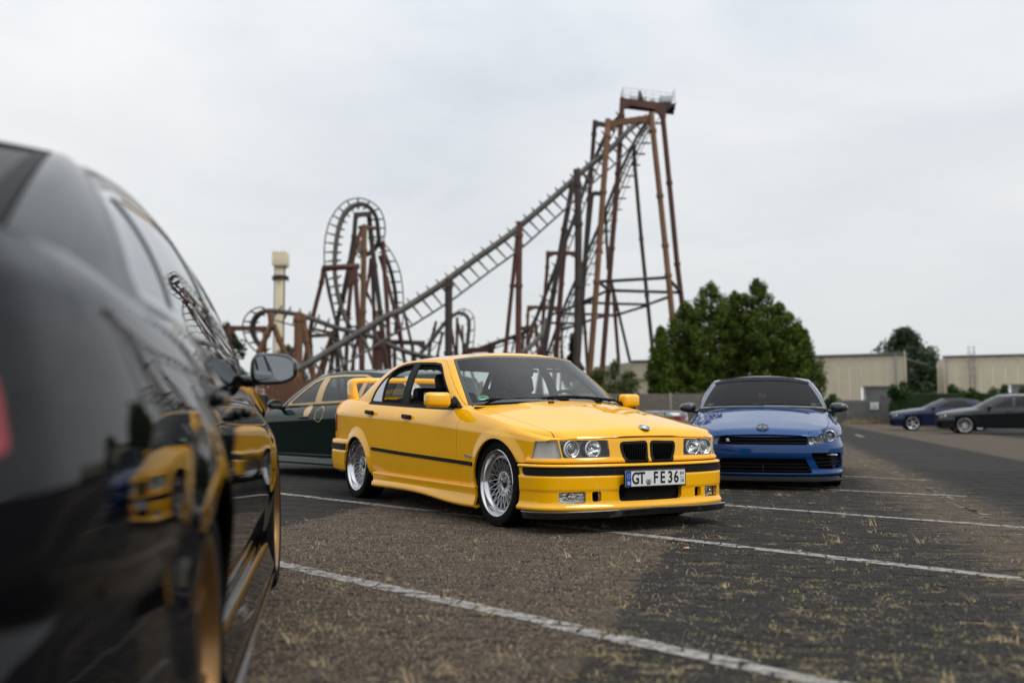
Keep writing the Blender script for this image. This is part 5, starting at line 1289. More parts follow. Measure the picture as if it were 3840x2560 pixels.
# ------------------------------------------------------------------ hatchback sections shared by three cars
def hatch_spec(**kw):
    S = dict(du=.045, gn=110, dn=.03, wb=2.58, wz=.315, ra=.345, zb=.20, belly=.006, belt=.99,
        X=[.66, .5, .36, .2, 0, -.3, -.6, -1.1, -1.6, -2.0, -2.3, -2.58, -2.95, -3.2, -3.35], ym=[.68, .78, .82, .85, .866, .87, .868, .87, .872, .874, .874, .870, .84, .79, .73],
        zc=[.62, .64, .66, .68, .70, .72, .735, .755, .775, .79, .80, .81, .82, .82, .82], zs=[.64, .68, .71, .745, .785, .845, .885, .91, .93, .945, .955, .965, .975, .97, .95], ys=[.62, .725, .765, .79, .80, .80, .79, .79, .79, .79, .79, .78, .75, .70, .65],
        nose=[(.84, 0), (.83, .25), (.79, .48), (.69, .66), (.56, .765), (.43, .815), (.32, .842)], nose_top=[(0, .665), (.5, .67), (.7, .68), (.85, .69)], noseprof=[(.18, -.04), (.20, .005), (.30, .008), (.40, .012), (.50, .012), (.58, .0), (.66, -.02), (.72, -.05)],
        hood_y=.72, hood_c=[(.9, .715), (.6, .80), (.3, .86), (0, .905), (-.4, .955)], hood_e=[(.9, .64), (.6, .70), (.3, .76), (0, .815), (-.65, .905)], cowl=[(0, -.34), (.4, -.38), (.68, -.55), (.78, -.62)],
        cols=[((-.42, 0, .955), (-1.22, 0, 1.385), .25), ((-.45, .35, .95), (-1.24, .28, 1.38), .25), ((-.56, .60, .94), (-1.30, .47, 1.36), .3), ((-.66, .715, .925), (-1.36, .56, 1.34), .5), ((-.78, .765, .915), (-1.45, .59, 1.338), .8),
              ((-1.1, .785, .915), (-1.65, .605, 1.36), 1), ((-1.6, .788, .935), (-2.0, .61, 1.37), 1), ((-2.1, .788, .952), (-2.4, .605, 1.36), 1), ((-2.6, .78, .97), (-2.75, .59, 1.33), .9), ((-3.0, .72, .985), (-3.0, .56, 1.29), .5), ((-3.2, .5, .99), (-3.06, .42, 1.31), .3), ((-3.26, 0, .99), (-3.1, 0, 1.33), .3)], ka=3.4, kc=9,
        roof=[(-1.45, 1.415), (-1.8, 1.43), (-2.3, 1.425), (-2.8, 1.38)], dlo=[(-.88, .935), (-1.42, 1.27), (-1.62, 1.325), (-2.0, 1.335), (-2.45, 1.325), (-2.72, 1.25), (-2.84, 1.10), (-2.72, 1.0), (-2.2, .978), (-1.6, .96), (-1.2, .945)],
        doors=[[(-.5, .25), (-.53, .6), (-.52, .86), (-.80, .93), (-1.38, 1.29), (-1.62, 1.352), (-1.66, 1.355), (-1.64, .94), (-1.63, .6), (-1.58, .25)], [(-1.58, .25), (-1.63, .6), (-1.64, .935), (-2.1, .957), (-2.5, .965), (-2.42, .80), (-2.3, .66), (-2.2, .5), (-2.16, .25)]],
        pillars=[([(-1.58, .85), (-1.68, .85), (-1.72, 1.4), (-1.62, 1.4)], None)], glass_cuts=[-1.65], handles=[(-1.45, .80, .872), (-2.3, .82, .874)], skirt=(-.4, -2.2, .25, .17, .865), glass=glass_mat('hatch_glass', (.30, .34, .34), refl=.6, ior=1.5),
        front=[dict(name='headlamp', poly=[(.44, .655), (.46, .58), (.70, .575), (.86, .60), (.86, .70), (.70, .675)], mat=GLOSSB, off=-.04, glass=LENS, lamps=[(.56, .62, .05), (.69, .63, .05)], xmin=.36, r=.012), dict(name='grille', poly=[(-.1, .645), (.42, .645), (.42, .59), (-.1, .59)], mat=VOID, off=-.03),
               dict(name='lower_grille', poly=[(-.1, .42), (.6, .42), (.66, .25), (-.1, .25)], mat=VOID, off=-.04, bars=[.31, .36])],
        rear=[(-3.0, .835), (-3.2, .80), (-3.33, .72), (-3.40, .5), (-3.42, .2), (-3.42, 0)], rearprof=[(.22, -.03), (.28, .01), (.5, .012), (.58, .0), (.80, -.01), (.92, -.03), (.99, -.07)],
        back=[dict(name='tail_lamp', poly=[(.45, .72), (.45, .87), (.84, .88), (.84, .76)], off=.004, mat=REDL, fl=.02, xmax=-3.12)],
        mirror=(-.83, .925, .965, .19, .13), dash=(-.85, .85), seat_x=-1.40, seat_z=.45, wheel=dict(yf=.765, yr=.765, Rt=.315, rr=.235, style='ten', mats=dict(lip=BRIGHT, spoke=BRIGHT), depth=.03, res=.5))
    S.update(kw); return S
# dark green hatchback behind the yellow car: gold window trim and gold hexagon stickers
GRN = paint('paint_green', (.003, .013, .010), rough=.28, ior=1.45)
def build_green():
    car = empty('hatchback_car', (-2.976, 14.07, 0), R(134), 'dark green car with gold window trim and gold hexagons, behind the yellow saloon', 'car')
    low = .07
    S = hatch_spec(du=.035, dn=.03)
    dz = lambda z: z - low * np.clip((np.asarray(z) - .2) / .9, 0, 1.1)
    for k in ('zc', 'zs'): S[k] = list(dz(np.array(S[k])))
    for k in ('dlo',): S[k] = [(x, float(dz(z))) for x, z in S[k]]
    S['doors'] = [[(x, float(dz(z))) for x, z in d] for d in S['doors']]; S['hood_c'] = [(x, float(dz(z))) for x, z in S['hood_c']]; S['hood_e'] = [(x, float(dz(z))) for x, z in S['hood_e']]; S['roof'] = [(x, float(dz(z)) - .01) for x, z in S['roof']]
    S['cols'] = [((*b[:2], float(dz(b[2]))), (*t[:2], float(dz(t[2]))), w) for b, t, w in S['cols']]; S['nose_top'] = [(y, float(dz(z))) for y, z in S['nose_top']]
    S['belt'] = .93; S['mirror'] = (-.83, .915, .90, .18, .12); S['dash'] = (-.85, .78); S['seat_z'] = .38; S['trim_mat'] = GOLDP; S['seal_w'] = .024; S['seal_off'] = .002
    S['pillars'] = [([(-1.56, .8), (-1.70, .8), (-1.74, 1.4), (-1.60, 1.4)], GOLDP), ([(-2.42, .8), (-2.50, .8), (-2.60, 1.4), (-2.52, 1.4)], GOLDP)]; S['glass_cuts'] = [-1.65, -2.5]; S['handles'] = [(-1.45, .735, .868), (-2.3, .755, .870)]
    S['handle_mat'] = GRN; S['glass'] = glass_mat('green_car_glass', (.30, .38, .36), refl=.7, ior=1.7)
    hx = lambda cx, cz, r, a0=0: [(cx + r * math.cos(R(60 * k + a0)), cz + r * math.sin(R(60 * k + a0))) for k in range(6)]
    S['side_marks'] = [('hexagon_sticker', hx(-1.49, .815, .085, 12), .003, GOLDP, .002)]
    hz, bs = gcar(car, S, GRN)
    for s in (1, -1):                                               # outlined hexagon on the rear door
        F1, F2 = sd_poly(hx(-1.78, .775, .105, 25)), sd_poly(hx(-1.78, .775, .094, 25))
        q = bs.clip(F1).clip(F2, -1).off(.003); (q if s > 0 else q.mirror()).obj('hexagon_outline', GOLDP, car)
    q = bs.clip(lambda A: np.minimum.reduce([.008 - np.abs(A[:, 2] - .285), -.42 - A[:, 0], A[:, 0] + 2.14])).off(.012)
    for s in (1, -1): (q if s > 0 else q.mirror()).obj('sill_strip', CHROME, car)
    m = MB(); m.add([(-.93, .60, .865), (-1.03, .60, .865), (-1.03, .59, .965), (-.93, .59, .965)], [(0, 1, 2, 3)]); m.build('dash_card', GOLDP, car)
build_green()
# dark grey hatchback and blue convertible on the far right
GRY = paint('paint_grey', (.010, .011, .012), rough=.3)
def build_grey():
    car = empty('hatchback_car', (16.45, 36.6, -.018), R(164), 'dark grey hatchback with many-spoked wheels at the right edge, in front of the hedge', 'car')
    S = hatch_spec(du=.04, skirt=None); S['wheel'] = dict(yf=.775, yr=.775, Rt=.315, rr=.245, style='multi', mats=dict(lip=BRIGHT, spoke=BRIGHT, cap=mat('cap_red', (.45, .06, .03), rough=.3, var=.05)), depth=.025, res=.6)
    gcar(car, S, GRY)
build_grey()
NVY = paint('paint_navy', (.004, .012, .048), rough=.3)
def build_cabrio():
    car = empty('convertible_car', (17.0, 42.6, -.018), R(164), 'dark blue convertible with a black soft top, behind the dark grey hatchback', 'car')
    soft = mat('soft_top', (.010, .010, .011), rough=.9, var=.2, vscale=30, bump=.2, bscale=150)
    S = hatch_spec(du=.05, skirt=None); dz = lambda z: z - .05 * np.clip((np.asarray(z) - .9) / .4, 0, 1.1)
    S['cols'] = [((*b[:2], float(dz(b[2]))), (*t[:2], float(dz(t[2]))), w) for b, t, w in S['cols']]
    S['cols'][-4:] = [((-2.55, .775, .965), (-2.40, .57, 1.27), .8), ((-2.85, .70, .975), (-2.52, .53, 1.25), .5), ((-2.98, .45, .98), (-2.57, .40, 1.26), .3), ((-3.0, 0, .98), (-2.6, 0, 1.27), .3)]
    S['cols'][-5] = ((-2.2, .785, .955), (-2.15, .60, 1.30), 1)
    S['roof'] = [(-1.45, 1.365), (-1.8, 1.375), (-2.1, 1.36), (-2.4, 1.31)]; S['roof_mat'] = soft; S['rw_seal'] = soft
    S['dlo'] = [(-.90, .935), (-1.42, 1.24), (-1.65, 1.285), (-1.9, 1.285), (-2.10, 1.23), (-2.28, 1.08), (-2.32, .985), (-1.6, .96), (-1.2, .945)]; S['pillars'] = []; S['glass_cuts'] = [-1.75]
    S['doors'] = [[(-.5, .25), (-.53, .6), (-.52, .86), (-.80, .93), (-1.75, .955), (-1.78, .6), (-1.72, .25)]]; S['handles'] = [(-1.6, .80, .872)]
    S['deck'] = [(-2.85, .74, .97, .985), (-3.1, .72, .965, .985), (-3.3, .66, .95, .98)]; S['belt'] = 1.0
    S['wheel'] = dict(yf=.765, yr=.765, Rt=.32, rr=.245, style='five', mats=dict(lip=BRIGHT, spoke=BRIGHT), depth=.02, res=.5)
    gcar(car, S, NVY)
    # fabric rear quarter of the hood
build_cabrio()
WHT = paint('paint_white', (.70, .70, .70), rough=.35)
def build_white():
    car = empty('hatchback_car', (23.4, 72.0, -.018), R(14), 'small white car by the fence, half hidden behind the blue coupe', 'car')
    S = hatch_spec(du=.09, gn=70, dn=.06); S['wheel']['res'] = .35; gcar(car, S, WHT)
build_white()
def build_roadster():
    car = empty('roadster_car', (-.62, 16.2, -.018), R(178), 'low silver open roadster just visible over the bonnet of the yellow saloon', 'car')
    SIL = paint('paint_silver', (.13, .14, .14), rough=.35, metal=.6); S = hatch_spec(du=.06, gn=80, dn=.05); S['wheel']['res'] = .35
    k = .82; S['zs'] = [z * k for z in S['zs']]; S['zc'] = [z * k for z in S['zc']]; S['hood_c'] = [(x, z * k) for x, z in S['hood_c']]; S['hood_e'] = [(x, z * k) for x, z in S['hood_e']]; S['nose_top'] = [(y, z * .9) for y, z in S['nose_top']]
    S['cols'] = [((*b_[:2], b_[2] * k), (b_[0] - .10 * (1 if i < 6 else -1), b_[1] * .9, b_[2] * k + .03), .2) for i, (b_, t_, w_) in enumerate(S['cols'])]; S['roof'] = [(-1.2, .85), (-2.6, .865)]; S['roof_mat'] = TRIM
    S['dlo'] = [(-.9, 2.0), (-1.2, 2.0), (-1.2, 2.1)]; S['doors'] = [[(-.5, .25), (-.53, .6), (-.52, .74), (-1.75, .76), (-1.78, .6), (-1.72, .25)]]; S['pillars'] = []; S['glass_cuts'] = []; S['handles'] = []; S['belt'] = 2; S['seat_z'] = .18; S['mirror'] = (-.83, .9, .80, .17, .1); S['dash'] = (-.85, .66)
    S['back'] = [dict(name='tail_lamp', poly=[(.62, .70), (.62, .75), (.84, .755), (.84, .71)], off=.004, mat=REDL, fl=.02, xmax=-3.12)]; S['rearprof'] = [(.22, -.03), (.28, .01), (.5, .012), (.75, -.01), (.80, -.03), (.84, -.07)]
    gcar(car, S, SIL)
    for y in (.36, -.36): m = MB(); m.tube([(-1.95, y - .16, .80), (-1.97, y - .15, .95), (-1.98, y, .975), (-1.97, y + .15, .95), (-1.95, y + .16, .80)], .03, 8); m.build('roll_hoop', GLOSSB, car)
    m = MB(); m.bbox((-2.0, .1, .955), (.10, .62, .05), .02); m.build('hoop_pad', mat('pad_pink', (.42, .16, .22), rough=.6, var=.1), car)
build_roadster()

# ================================================================== ground: worn block paving in strips along the drive lane
LK = 0.257                                                          # the lane runs along (LK, 1)
LD = Vector((LK, 1, 0)).normalized(); LN = Vector((1, -LK, 0)).normalized()
def lane_x(x, y): return x - LK * y
def paving_mat():
    m = bpy.data.materials.new('block_paving'); m.use_nodes = True; nt = m.node_tree; N = nt.nodes.new; L = nt.links.new; b = nt.nodes['Principled BSDF']
    b.inputs['Roughness'].default_value = .92; b.inputs['Specular IOR Level'].default_value = .25
    g = N('ShaderNodeNewGeometry'); sp = N('ShaderNodeSeparateXYZ'); L(g.outputs['Position'], sp.inputs[0])
    def math_(op, a, c=None, v=None):
        n = N('ShaderNodeMath'); n.operation = op
        for i, q in enumerate((a, c)):
            if q is None: continue
            if isinstance(q, (int, float)): n.inputs[i].default_value = q
            else: L(q, n.inputs[i])
        return n.outputs[0]
    def noise(sc, det=5, rough=.6, vec=None):
        n = N('ShaderNodeTexNoise'); n.inputs['Scale'].default_value = sc; n.inputs['Detail'].default_value = det; n.inputs['Roughness'].default_value = rough
        L(vec if vec is not None else g.outputs['Position'], n.inputs['Vector']); return n.outputs[0]
    def sstep(x, a, c):
        n = N('ShaderNodeMapRange'); n.interpolation_type = 'SMOOTHSTEP'; L(x, n.inputs[0]); n.inputs[1].default_value = a; n.inputs[2].default_value = c; return n.outputs[0]
    def mixc(f, a, c):
        n = N('ShaderNodeMix'); n.data_type = 'RGBA'; 
        if isinstance(f, float): n.inputs[0].default_value = f
        else: L(f, n.inputs[0])
        for i, q in ((6, a), (7, c)):
            if isinstance(q, tuple): n.inputs[i].default_value = (*q, 1)
            else: L(q, n.inputs[i])
        return n.outputs[2]
    # blocks: a jagged coordinate so that the strips end along block edges
    lx = math_('SUBTRACT', sp.outputs['X'], math_('MULTIPLY', sp.outputs['Y'], LK))
    jag = math_('MULTIPLY', math_('SUBTRACT', noise(3.2, 5, .7), .5), .38)
    mp = N('ShaderNodeMapping'); mp.inputs['Rotation'].default_value = (0, 0, math.atan(LK)); mp.inputs['Scale'].default_value = (1.0, 11.0, 1)
    L(g.outputs['Position'], mp.inputs['Vector']); comb = math_('MULTIPLY', math_('SUBTRACT', noise(1.3, 3, .6, mp.outputs[0]), .5), 1.5)
    lj = math_('ADD', lx, jag); ljc = math_('ADD', math_('ADD', lx, jag), comb)
    b1 = math_('MULTIPLY', sstep(lj, -3.5, -3.4), math_('SUBTRACT', 1.0, sstep(lj, -.67, -.61)))
    b2 = math_('MULTIPLY', sstep(ljc, .95, 1.35), math_('SUBTRACT', 1.0, sstep(ljc, 1.75, 2.05)))
    b3 = math_('MULTIPLY', sstep(lj, 4.1, 4.35), math_('SUBTRACT', 1.0, sstep(lj, 7.3, 7.8)))
    brown = math_('MINIMUM', 1.0, math_('ADD', math_('ADD', b1, b2), b3))
    n1, n2, n3 = noise(3.0, 6), noise(60, 6, .78), noise(170, 4, .75)
    dk = mixc(sstep(n2, .36, .66), (.008, .0074, .0068), (.041, .037, .033))
    bw = mixc(sstep(n2, .36, .66), (.034, .026, .019), (.180, .137, .098))
    col = mixc(brown, dk, bw)
    col = mixc(math_('MULTIPLY', sstep(n3, .62, .80), .55), col, (.24, .21, .175))         # pale grit
    col = mixc(math_('MULTIPLY', sstep(noise(120, 4, .7), .60, .74), .7), col, (.012, .011, .010))   # pits
    col = mixc(math_('MULTIPLY', sstep(n1, .45, .75), .30), col, (.030, .027, .024))
    big = noise(.35, 4); col = mixc(math_('MULTIPLY', sstep(big, .5, .75), .25), col, (.085, .078, .068))
    m2 = N('ShaderNodeMapping'); m2.inputs['Rotation'].default_value = (0, 0, math.atan(LK)); m2.inputs['Scale'].default_value = (7.0, 40.0, 1); L(g.outputs['Position'], m2.inputs['Vector'])
    st = noise(1.0, 5, .72, m2.outputs[0]); col = mixc(math_('MULTIPLY', sstep(st, .52, .62), .85), col, (.012, .011, .010))       # short dark cracks along the rows
    m3 = N('ShaderNodeMapping'); m3.inputs['Rotation'].default_value = (0, 0, math.atan(LK)); m3.inputs['Location'].default_value = (3, 8, 0); m3.inputs['Scale'].default_value = (9.0, 30.0, 1); L(g.outputs['Position'], m3.inputs['Vector'])
    s2 = noise(1.0, 5, .75, m3.outputs[0]); col = mixc(math_('MULTIPLY', sstep(s2, .58, .70), math_('ADD', .15, math_('MULTIPLY', brown, .45))), col, (.27, .225, .175))   # pale dust and dead grass
    bl = noise(5.5, 4, .65); col = mixc(math_('MULTIPLY', sstep(bl, .52, .66), .40), col, (.020, .018, .016))
    L(col, b.inputs['Base Color'])
    hb = math_('SUBTRACT', math_('ADD', math_('MULTIPLY', n2, .7), math_('MULTIPLY', n3, .5)), math_('MULTIPLY', sstep(st, .55, .68), .6))
    bp = N('ShaderNodeBump'); bp.inputs['Strength'].default_value = .9; bp.inputs['Distance'].default_value = .012; L(hb, bp.inputs['Height']); L(bp.outputs[0], b.inputs['Normal'])
    return m
PAVE = paving_mat()
m = MB(); m.add([(-400, -60, -.020), (400, -60, -.020), (400, 900, -.020), (-400, 900, -.020)], [(0, 1, 2, 3)])
ground = tag(m.build('ground', PAVE), kind='structure')
# near blocks: real stones with recessed joints, rows across the lane
rng = np.random.default_rng(11)
BL, BW = .20, .10
def blk_height(i, j): return (hash((i * 7919 + j * 104729) % 100003) % 1000 / 1000 - .5) * .0026
PV, PF, BLOCKS = [], [], {}
for i in range(-48, 48):
    for j in range(10, 150):
        u0 = i * BL + (BL / 2 if j % 2 else 0); v0 = j * BW
        c = LN * (u0 + BL / 2) + LD * (v0 + BW / 2)
        if c.y < 2.3 or c.y > 14.2 or c.x > c.y * .60 + 1.6 or -c.x > c.y * .56 + .4 or c.x < -1.6 and c.y < 4.5: continue
        h = blk_height(i, j); g = .0003 + (.0016 if (i * 73 + j * 151) % 13 == 0 else 0); tl = [(math.sin(i * 3.1 + j * 1.7 + k * 2.1) * .0012) for k in range(4)]
        def octo(k_):                                               # block outline with broken corners: a pit where four stones meet
            x0_, y0_, x1_, y1_ = u0 + g + k_, v0 + g + k_, u0 + BL - g - k_, v0 + BW - g - k_; o_ = []
            for n_, (cx_, cy_, sx_, sy_, fl_) in enumerate(((x0_, y0_, 1, 1, 0), (x1_, y0_, -1, 1, 1), (x1_, y1_, -1, -1, 0), (x0_, y1_, 1, -1, 1))):
                c_ = .007 + .013 * abs(math.sin(i * 5.3 + j * 9.1 + n_ * 2.7)) ** 1.5; pa_, pb_ = (cx_, cy_ + sy_ * c_ * .8), (cx_ + sx_ * c_ * 1.3, cy_); o_ += [pb_, pa_] if fl_ else [pa_, pb_]
            return o_
        q = octo(0); tl = [tl[0], tl[0], tl[1], tl[1], tl[2], tl[2], tl[3], tl[3]]
        b0 = len(PV); e = .0020
        for (a, bb), t in zip(q, tl): p = LN * a + LD * bb; PV.append((p.x, p.y, -.022))
        qi = octo(e)
        for (a, bb), t in zip(q, tl): p = LN * a + LD * bb; PV.append((p.x, p.y, h + t - .0015))
        for (a, bb), t in zip(qi, tl): p = LN * a + LD * bb; PV.append((p.x, p.y, h + t))
        for k in range(8): k2 = (k + 1) % 8; PF += [(b0 + k, b0 + k2, b0 + 8 + k2, b0 + 8 + k), (b0 + 8 + k, b0 + 8 + k2, b0 + 16 + k2, b0 + 16 + k)]
        PF.append(tuple(range(b0 + 16, b0 + 24))); BLOCKS[(i, j)] = (qi, h)
blocks = mesh_obj('paving_blocks', PV, PF, PAVE, ground); tag(blocks, kind='stuff')
# painted bay lines, worn, broken at the block joints
def paint_mat():
    m = mat('line_paint', (.34, .325, .30), rough=.9, var=.30, vscale=34, bump=.3, bscale=90); nt = m.node_tree; b = nt.nodes['Principled BSDF']; src = b.inputs['Base Color'].links[0].from_socket
    g = nt.nodes.new('ShaderNodeNewGeometry'); n = nt.nodes.new('ShaderNodeTexNoise'); n.inputs['Scale'].default_value = 22; n.inputs['Detail'].default_value = 7; n.inputs['Roughness'].default_value = .75; nt.links.new(g.outputs['Position'], n.inputs['Vector'])
    r = nt.nodes.new('ShaderNodeMapRange'); r.interpolation_type = 'SMOOTHSTEP'; r.inputs[1].default_value = .45; r.inputs[2].default_value = .58; nt.links.new(n.outputs[0], r.inputs[0])
    f = nt.nodes.new('ShaderNodeMath'); f.operation = 'MULTIPLY'; f.inputs[1].default_value = .72; nt.links.new(r.outputs[0], f.inputs[0])
    x = nt.nodes.new('ShaderNodeMix'); x.data_type = 'RGBA'; nt.links.new(f.outputs[0], x.inputs[0]); nt.links.new(src, x.inputs[6]); x.inputs[7].default_value = (.075, .066, .055, 1); nt.links.new(x.outputs[2], b.inputs['Base Color'])   # worn through to the stone
    return m
LINEM = paint_mat()
def clip_poly(poly, n, d):
    out = []
    for a, b in zip(poly, poly[1:] + poly[:1]):
        fa, fb = a[0] * n[0] + a[1] * n[1] - d, b[0] * n[0] + b[1] * n[1] - d
        if fa >= 0: out.append(a)
        if (fa >= 0) != (fb >= 0): t = fa / (fa - fb); out.append((a[0] + (b[0] - a[0]) * t, a[1] + (b[1] - a[1]) * t))
    return out
def bay_line(a, b, w, wear, seed):
    rg = random.Random(seed); A, B = Vector((*a, 0)), Vector((*b, 0)); d = (B - A).normalized(); n = Vector((-d.y, d.x, 0)); Lh = (B - A).length; V, F = [], []
    for (i, j), (qi, h) in BLOCKS.items():
        pl = [tuple((LN * u + LD * v).xy) for u, v in qi]
        cx = sum(p[0] for p in pl) / len(pl); cy = sum(p[1] for p in pl) / len(pl); s = (cx - A.x) * d.x + (cy - A.y) * d.y; o = (cx - A.x) * n.x + (cy - A.y) * n.y
        if abs(o) > .3 or s < -.2 or s > Lh + .2 or rg.random() < wear * .10: continue
        oA = A.x * n.x + A.y * n.y; e1, e2 = rg.uniform(-.008, .006), rg.uniform(-.008, .006)
        pl = clip_poly(pl, (n.x, n.y), oA - w / 2 - e1); pl = clip_poly(pl, (-n.x, -n.y), -(oA + w / 2 + e2)) if len(pl) > 2 else pl
        sA = A.x * d.x + A.y * d.y; pl = clip_poly(pl, (d.x, d.y), sA) if len(pl) > 2 else pl; pl = clip_poly(pl, (-d.x, -d.y), -(sA + Lh)) if len(pl) > 2 else pl
        if len(pl) < 3: continue
        # ragged chips out of the paint
        q = []
        for p0, p1 in zip(pl, pl[1:] + pl[:1]):
            q.append(p0); k = int(math.hypot(p1[0] - p0[0], p1[1] - p0[1]) / .022)
            for t in range(1, k + 1):
                f = t / (k + 1); j_ = rg.uniform(0, .003 + .012 * wear); mx, my = p0[0] + (p1[0] - p0[0]) * f, p0[1] + (p1[1] - p0[1]) * f; L_ = math.hypot(cx - mx, cy - my) + 1e-6
                q.append((mx + (cx - mx) / L_ * j_, my + (cy - my) / L_ * j_))
        b0 = len(V); V += [(x, y, h + .0030) for x, y in q]; F.append(tuple(range(b0, b0 + len(q))))
    far = [s for s in np.arange(0, Lh, .3) if (A + d * s).y > 14.0]
    for s in far:
        p = A + d * s; e = A + d * min(Lh, s + .3); b0 = len(V); V += [tuple(p + n * w / 2 + Vector((0, 0, -.015))), tuple(p - n * w / 2 + Vector((0, 0, -.015))), tuple(e - n * w / 2 + Vector((0, 0, -.015))), tuple(e + n * w / 2 + Vector((0, 0, -.015)))]; F.append((b0, b0 + 1, b0 + 2, b0 + 3))
    return tag(mesh_obj('parking_line', V, F, LINEM), kind='structure')
for k, (a, b, w, we) in enumerate([((-1.9, 6.10), (1.25, 2.75), .105, .5), ((-3.4, 11.10), (3.05, 4.35), .105, .45), ((.6, 9.95), (3.70, 6.98), .10, .3), ((2.6, 11.02), (4.35, 9.60), .10, .35), ((3.7, 13.0), (4.9, 11.85), .10, .6)]):
    bay_line(a, b, w, we, 40 + k)
bay_line((3.35, 6.6), (5.30, 14.1), .07, 6.5, 77)                      # worn line along the lane
for k, (s0, s1) in enumerate(((31.8, 34.6),)):
    bay_line((LK * s0 + 3.0, s0), (LK * s1 + 3.0, s1), .12, .3, 90 + k)
# ------------------------------------------------------------------ weeds and straw in the joints
def tufts(name, label, n, colr, hgt, spread, place, seed, blades=(5, 12), wid=.0022, clump=.03):
    rg = random.Random(seed); V, F = [], []
    for _ in range(n):
        x, y = place(rg)
        if x is None: continue
        sc = rg.uniform(.5, 1.2) * (1.0 if rg.random() < .85 else 1.7)
        for _b in range(rg.randint(*blades)):
            a = rg.uniform(0, 2 * math.pi); L_ = hgt * sc * rg.uniform(.4, 1.1); bend = rg.uniform(.3, 1.6) * spread; gu, gv = rg.gauss(0, clump * sc), rg.gauss(0, .006 * sc); ox, oy = LN.x * gu + LD.x * gv, LN.y * gu + LD.y * gv; w = wid * rg.uniform(.6, 1.4); dx, dy = math.cos(a), math.sin(a)
            pts = []
            for t in (0, .45, 1.0):
                r_ = L_ * bend * t * t * .8 + L_ * .15 * t; z = L_ * t * max(.12, 1 - bend * .42 * t); pts.append((x + ox + dx * r_, y + oy + dy * r_, -.006 + z))
            b0 = len(V)
            for k, pt in enumerate(pts[:2]): ww = w * (1 - .35 * k); V += [(pt[0] - dy * ww, pt[1] + dx * ww, pt[2]), (pt[0] + dy * ww, pt[1] - dx * ww, pt[2])]
            V.append(pts[2]); F += [(b0, b0 + 1, b0 + 3, b0 + 2), (b0 + 2, b0 + 3, b0 + 4)]
    return tag(mesh_obj(name, V, F, colr), label, None, None, 'stuff')
def at_joint(rg, xlo, xhi, ymin, ymax, clump=0):
    for _ in range(40):
        y = ymin + (ymax - ymin) * rg.random() ** 1.35; x = rg.uniform(-.55, .55) * y; lx = lane_x(x, y)
        if xlo <= lx <= xhi:
            p = Vector((x, y, 0)); u, v = p.dot(LN), p.dot(LD); v = round(v / BW) * BW + rg.gauss(0, .022)
            if rg.random() < .4: u = round(u / (BL / 2)) * (BL / 2)
            q = LN * u + LD * v
            if q.x < -1.25 and q.y < 5.2: continue
            return q.x, q.y
    return None, None
STRAW = mat('straw', (.52, .39, .22), rough=.8, var=.25, vscale=9)
WEED = mat('weed_green', (.12, .17, .040), rough=.75, var=.35, vscale=7)
WEEDY = mat('weed_yellow', (.31, .255, .105), rough=.8, var=.3, vscale=7)
tufts('dry_grass', 'dry straw tufts lying between the paving blocks', 130, STRAW, .075, 1.6, lambda r: at_joint(r, -3.6, 1.0, 3.0, 11), 3, (6, 16), .0014, .012)
tufts('dry_grass', 'short yellow weeds in the paving joints', 1700, WEEDY, .020, 1.5, lambda r: at_joint(r, -.75, 1.9, 2.6, 17), 4, (14, 30), .0026, .022)
tufts('green_weeds', 'small green weeds growing in the paving joints', 900, WEED, .018, 1.5, lambda r: at_joint(r, -3.4, 2.0, 2.6, 15), 6, (12, 24), .0026, .018)
tufts('dry_grass', 'fine pale straw scattered over the paving', 2600, STRAW, .034, 2.0, lambda r: at_joint(r, -3.5, 1.8, 2.6, 14), 8, (2, 6), .0014)
tufts('dry_grass', 'long dry grass at the foot of the fences', 900, WEEDY, .35, .8, lambda r: (r.uniform(21, 34), 62.5 + r.uniform(-.4, .8)), 9, (6, 12), .012, .1)
# loose grit: small stones and crumbs lying on the blocks
def grit(name, label, n, m_, xlo, xhi, smin, smax, seed):
    rg = np.random.default_rng(seed); y = 2.5 + 11.0 * rg.random(n * 4) ** 1.5; x = rg.uniform(-.55, .55, n * 4) * y; lx = x - LK * y; ok = (lx > xlo + .15 * np.sin(y * 9)) & (lx < xhi + .15 * np.sin(y * 7 + x * 3)) & ~((x < -1.2) & (y < 4.6)); x, y = x[ok][:n], y[ok][:n]; n = len(x)
    s = rg.uniform(smin, smax, n) * (1 + .9 * (rg.random(n) < .08)); a = rg.uniform(0, 6.28, n); z = .0005 + 0 * x
    dirs = [(0, 1.0), (2.1, .8), (4.2, 1.1)]; V = np.zeros((n, 4, 3))
    for k, (da, f) in enumerate(dirs): V[:, k, 0] = x + np.cos(a + da) * s * f; V[:, k, 1] = y + np.sin(a + da) * s * f; V[:, k, 2] = z - .002
    V[:, 3, 0] = x + rg.normal(0, .2, n) * s; V[:, 3, 1] = y + rg.normal(0, .2, n) * s; V[:, 3, 2] = z + s * rg.uniform(.7, 1.3, n)
    b = np.arange(n)[:, None] * 4; F = np.concatenate([b + [[0, 1, 3]], b + [[1, 2, 3]], b + [[2, 0, 3]]])
    me = bpy.data.meshes.new(name); me.vertices.add(n * 4); me.vertices.foreach_set('co', V.reshape(-1)); me.loops.add(len(F) * 3); me.loops.foreach_set('vertex_index', F.reshape(-1).astype(np.int32)); me.polygons.add(len(F)); me.polygons.foreach_set('loop_start', np.arange(0, len(F) * 3, 3, dtype=np.int32)); me.update(calc_edges=True); me.materials.append(m_)
    return tag(link(bpy.data.objects.new(name, me)), label, None, None, 'stuff')
grit('pale_grit', 'pale grit lying on the brown paving', 34000, mat('grit_pale', (.200, .150, .104), rough=.9, var=.4, vscale=60), -3.5, -.62, .0022, .0055, 1)
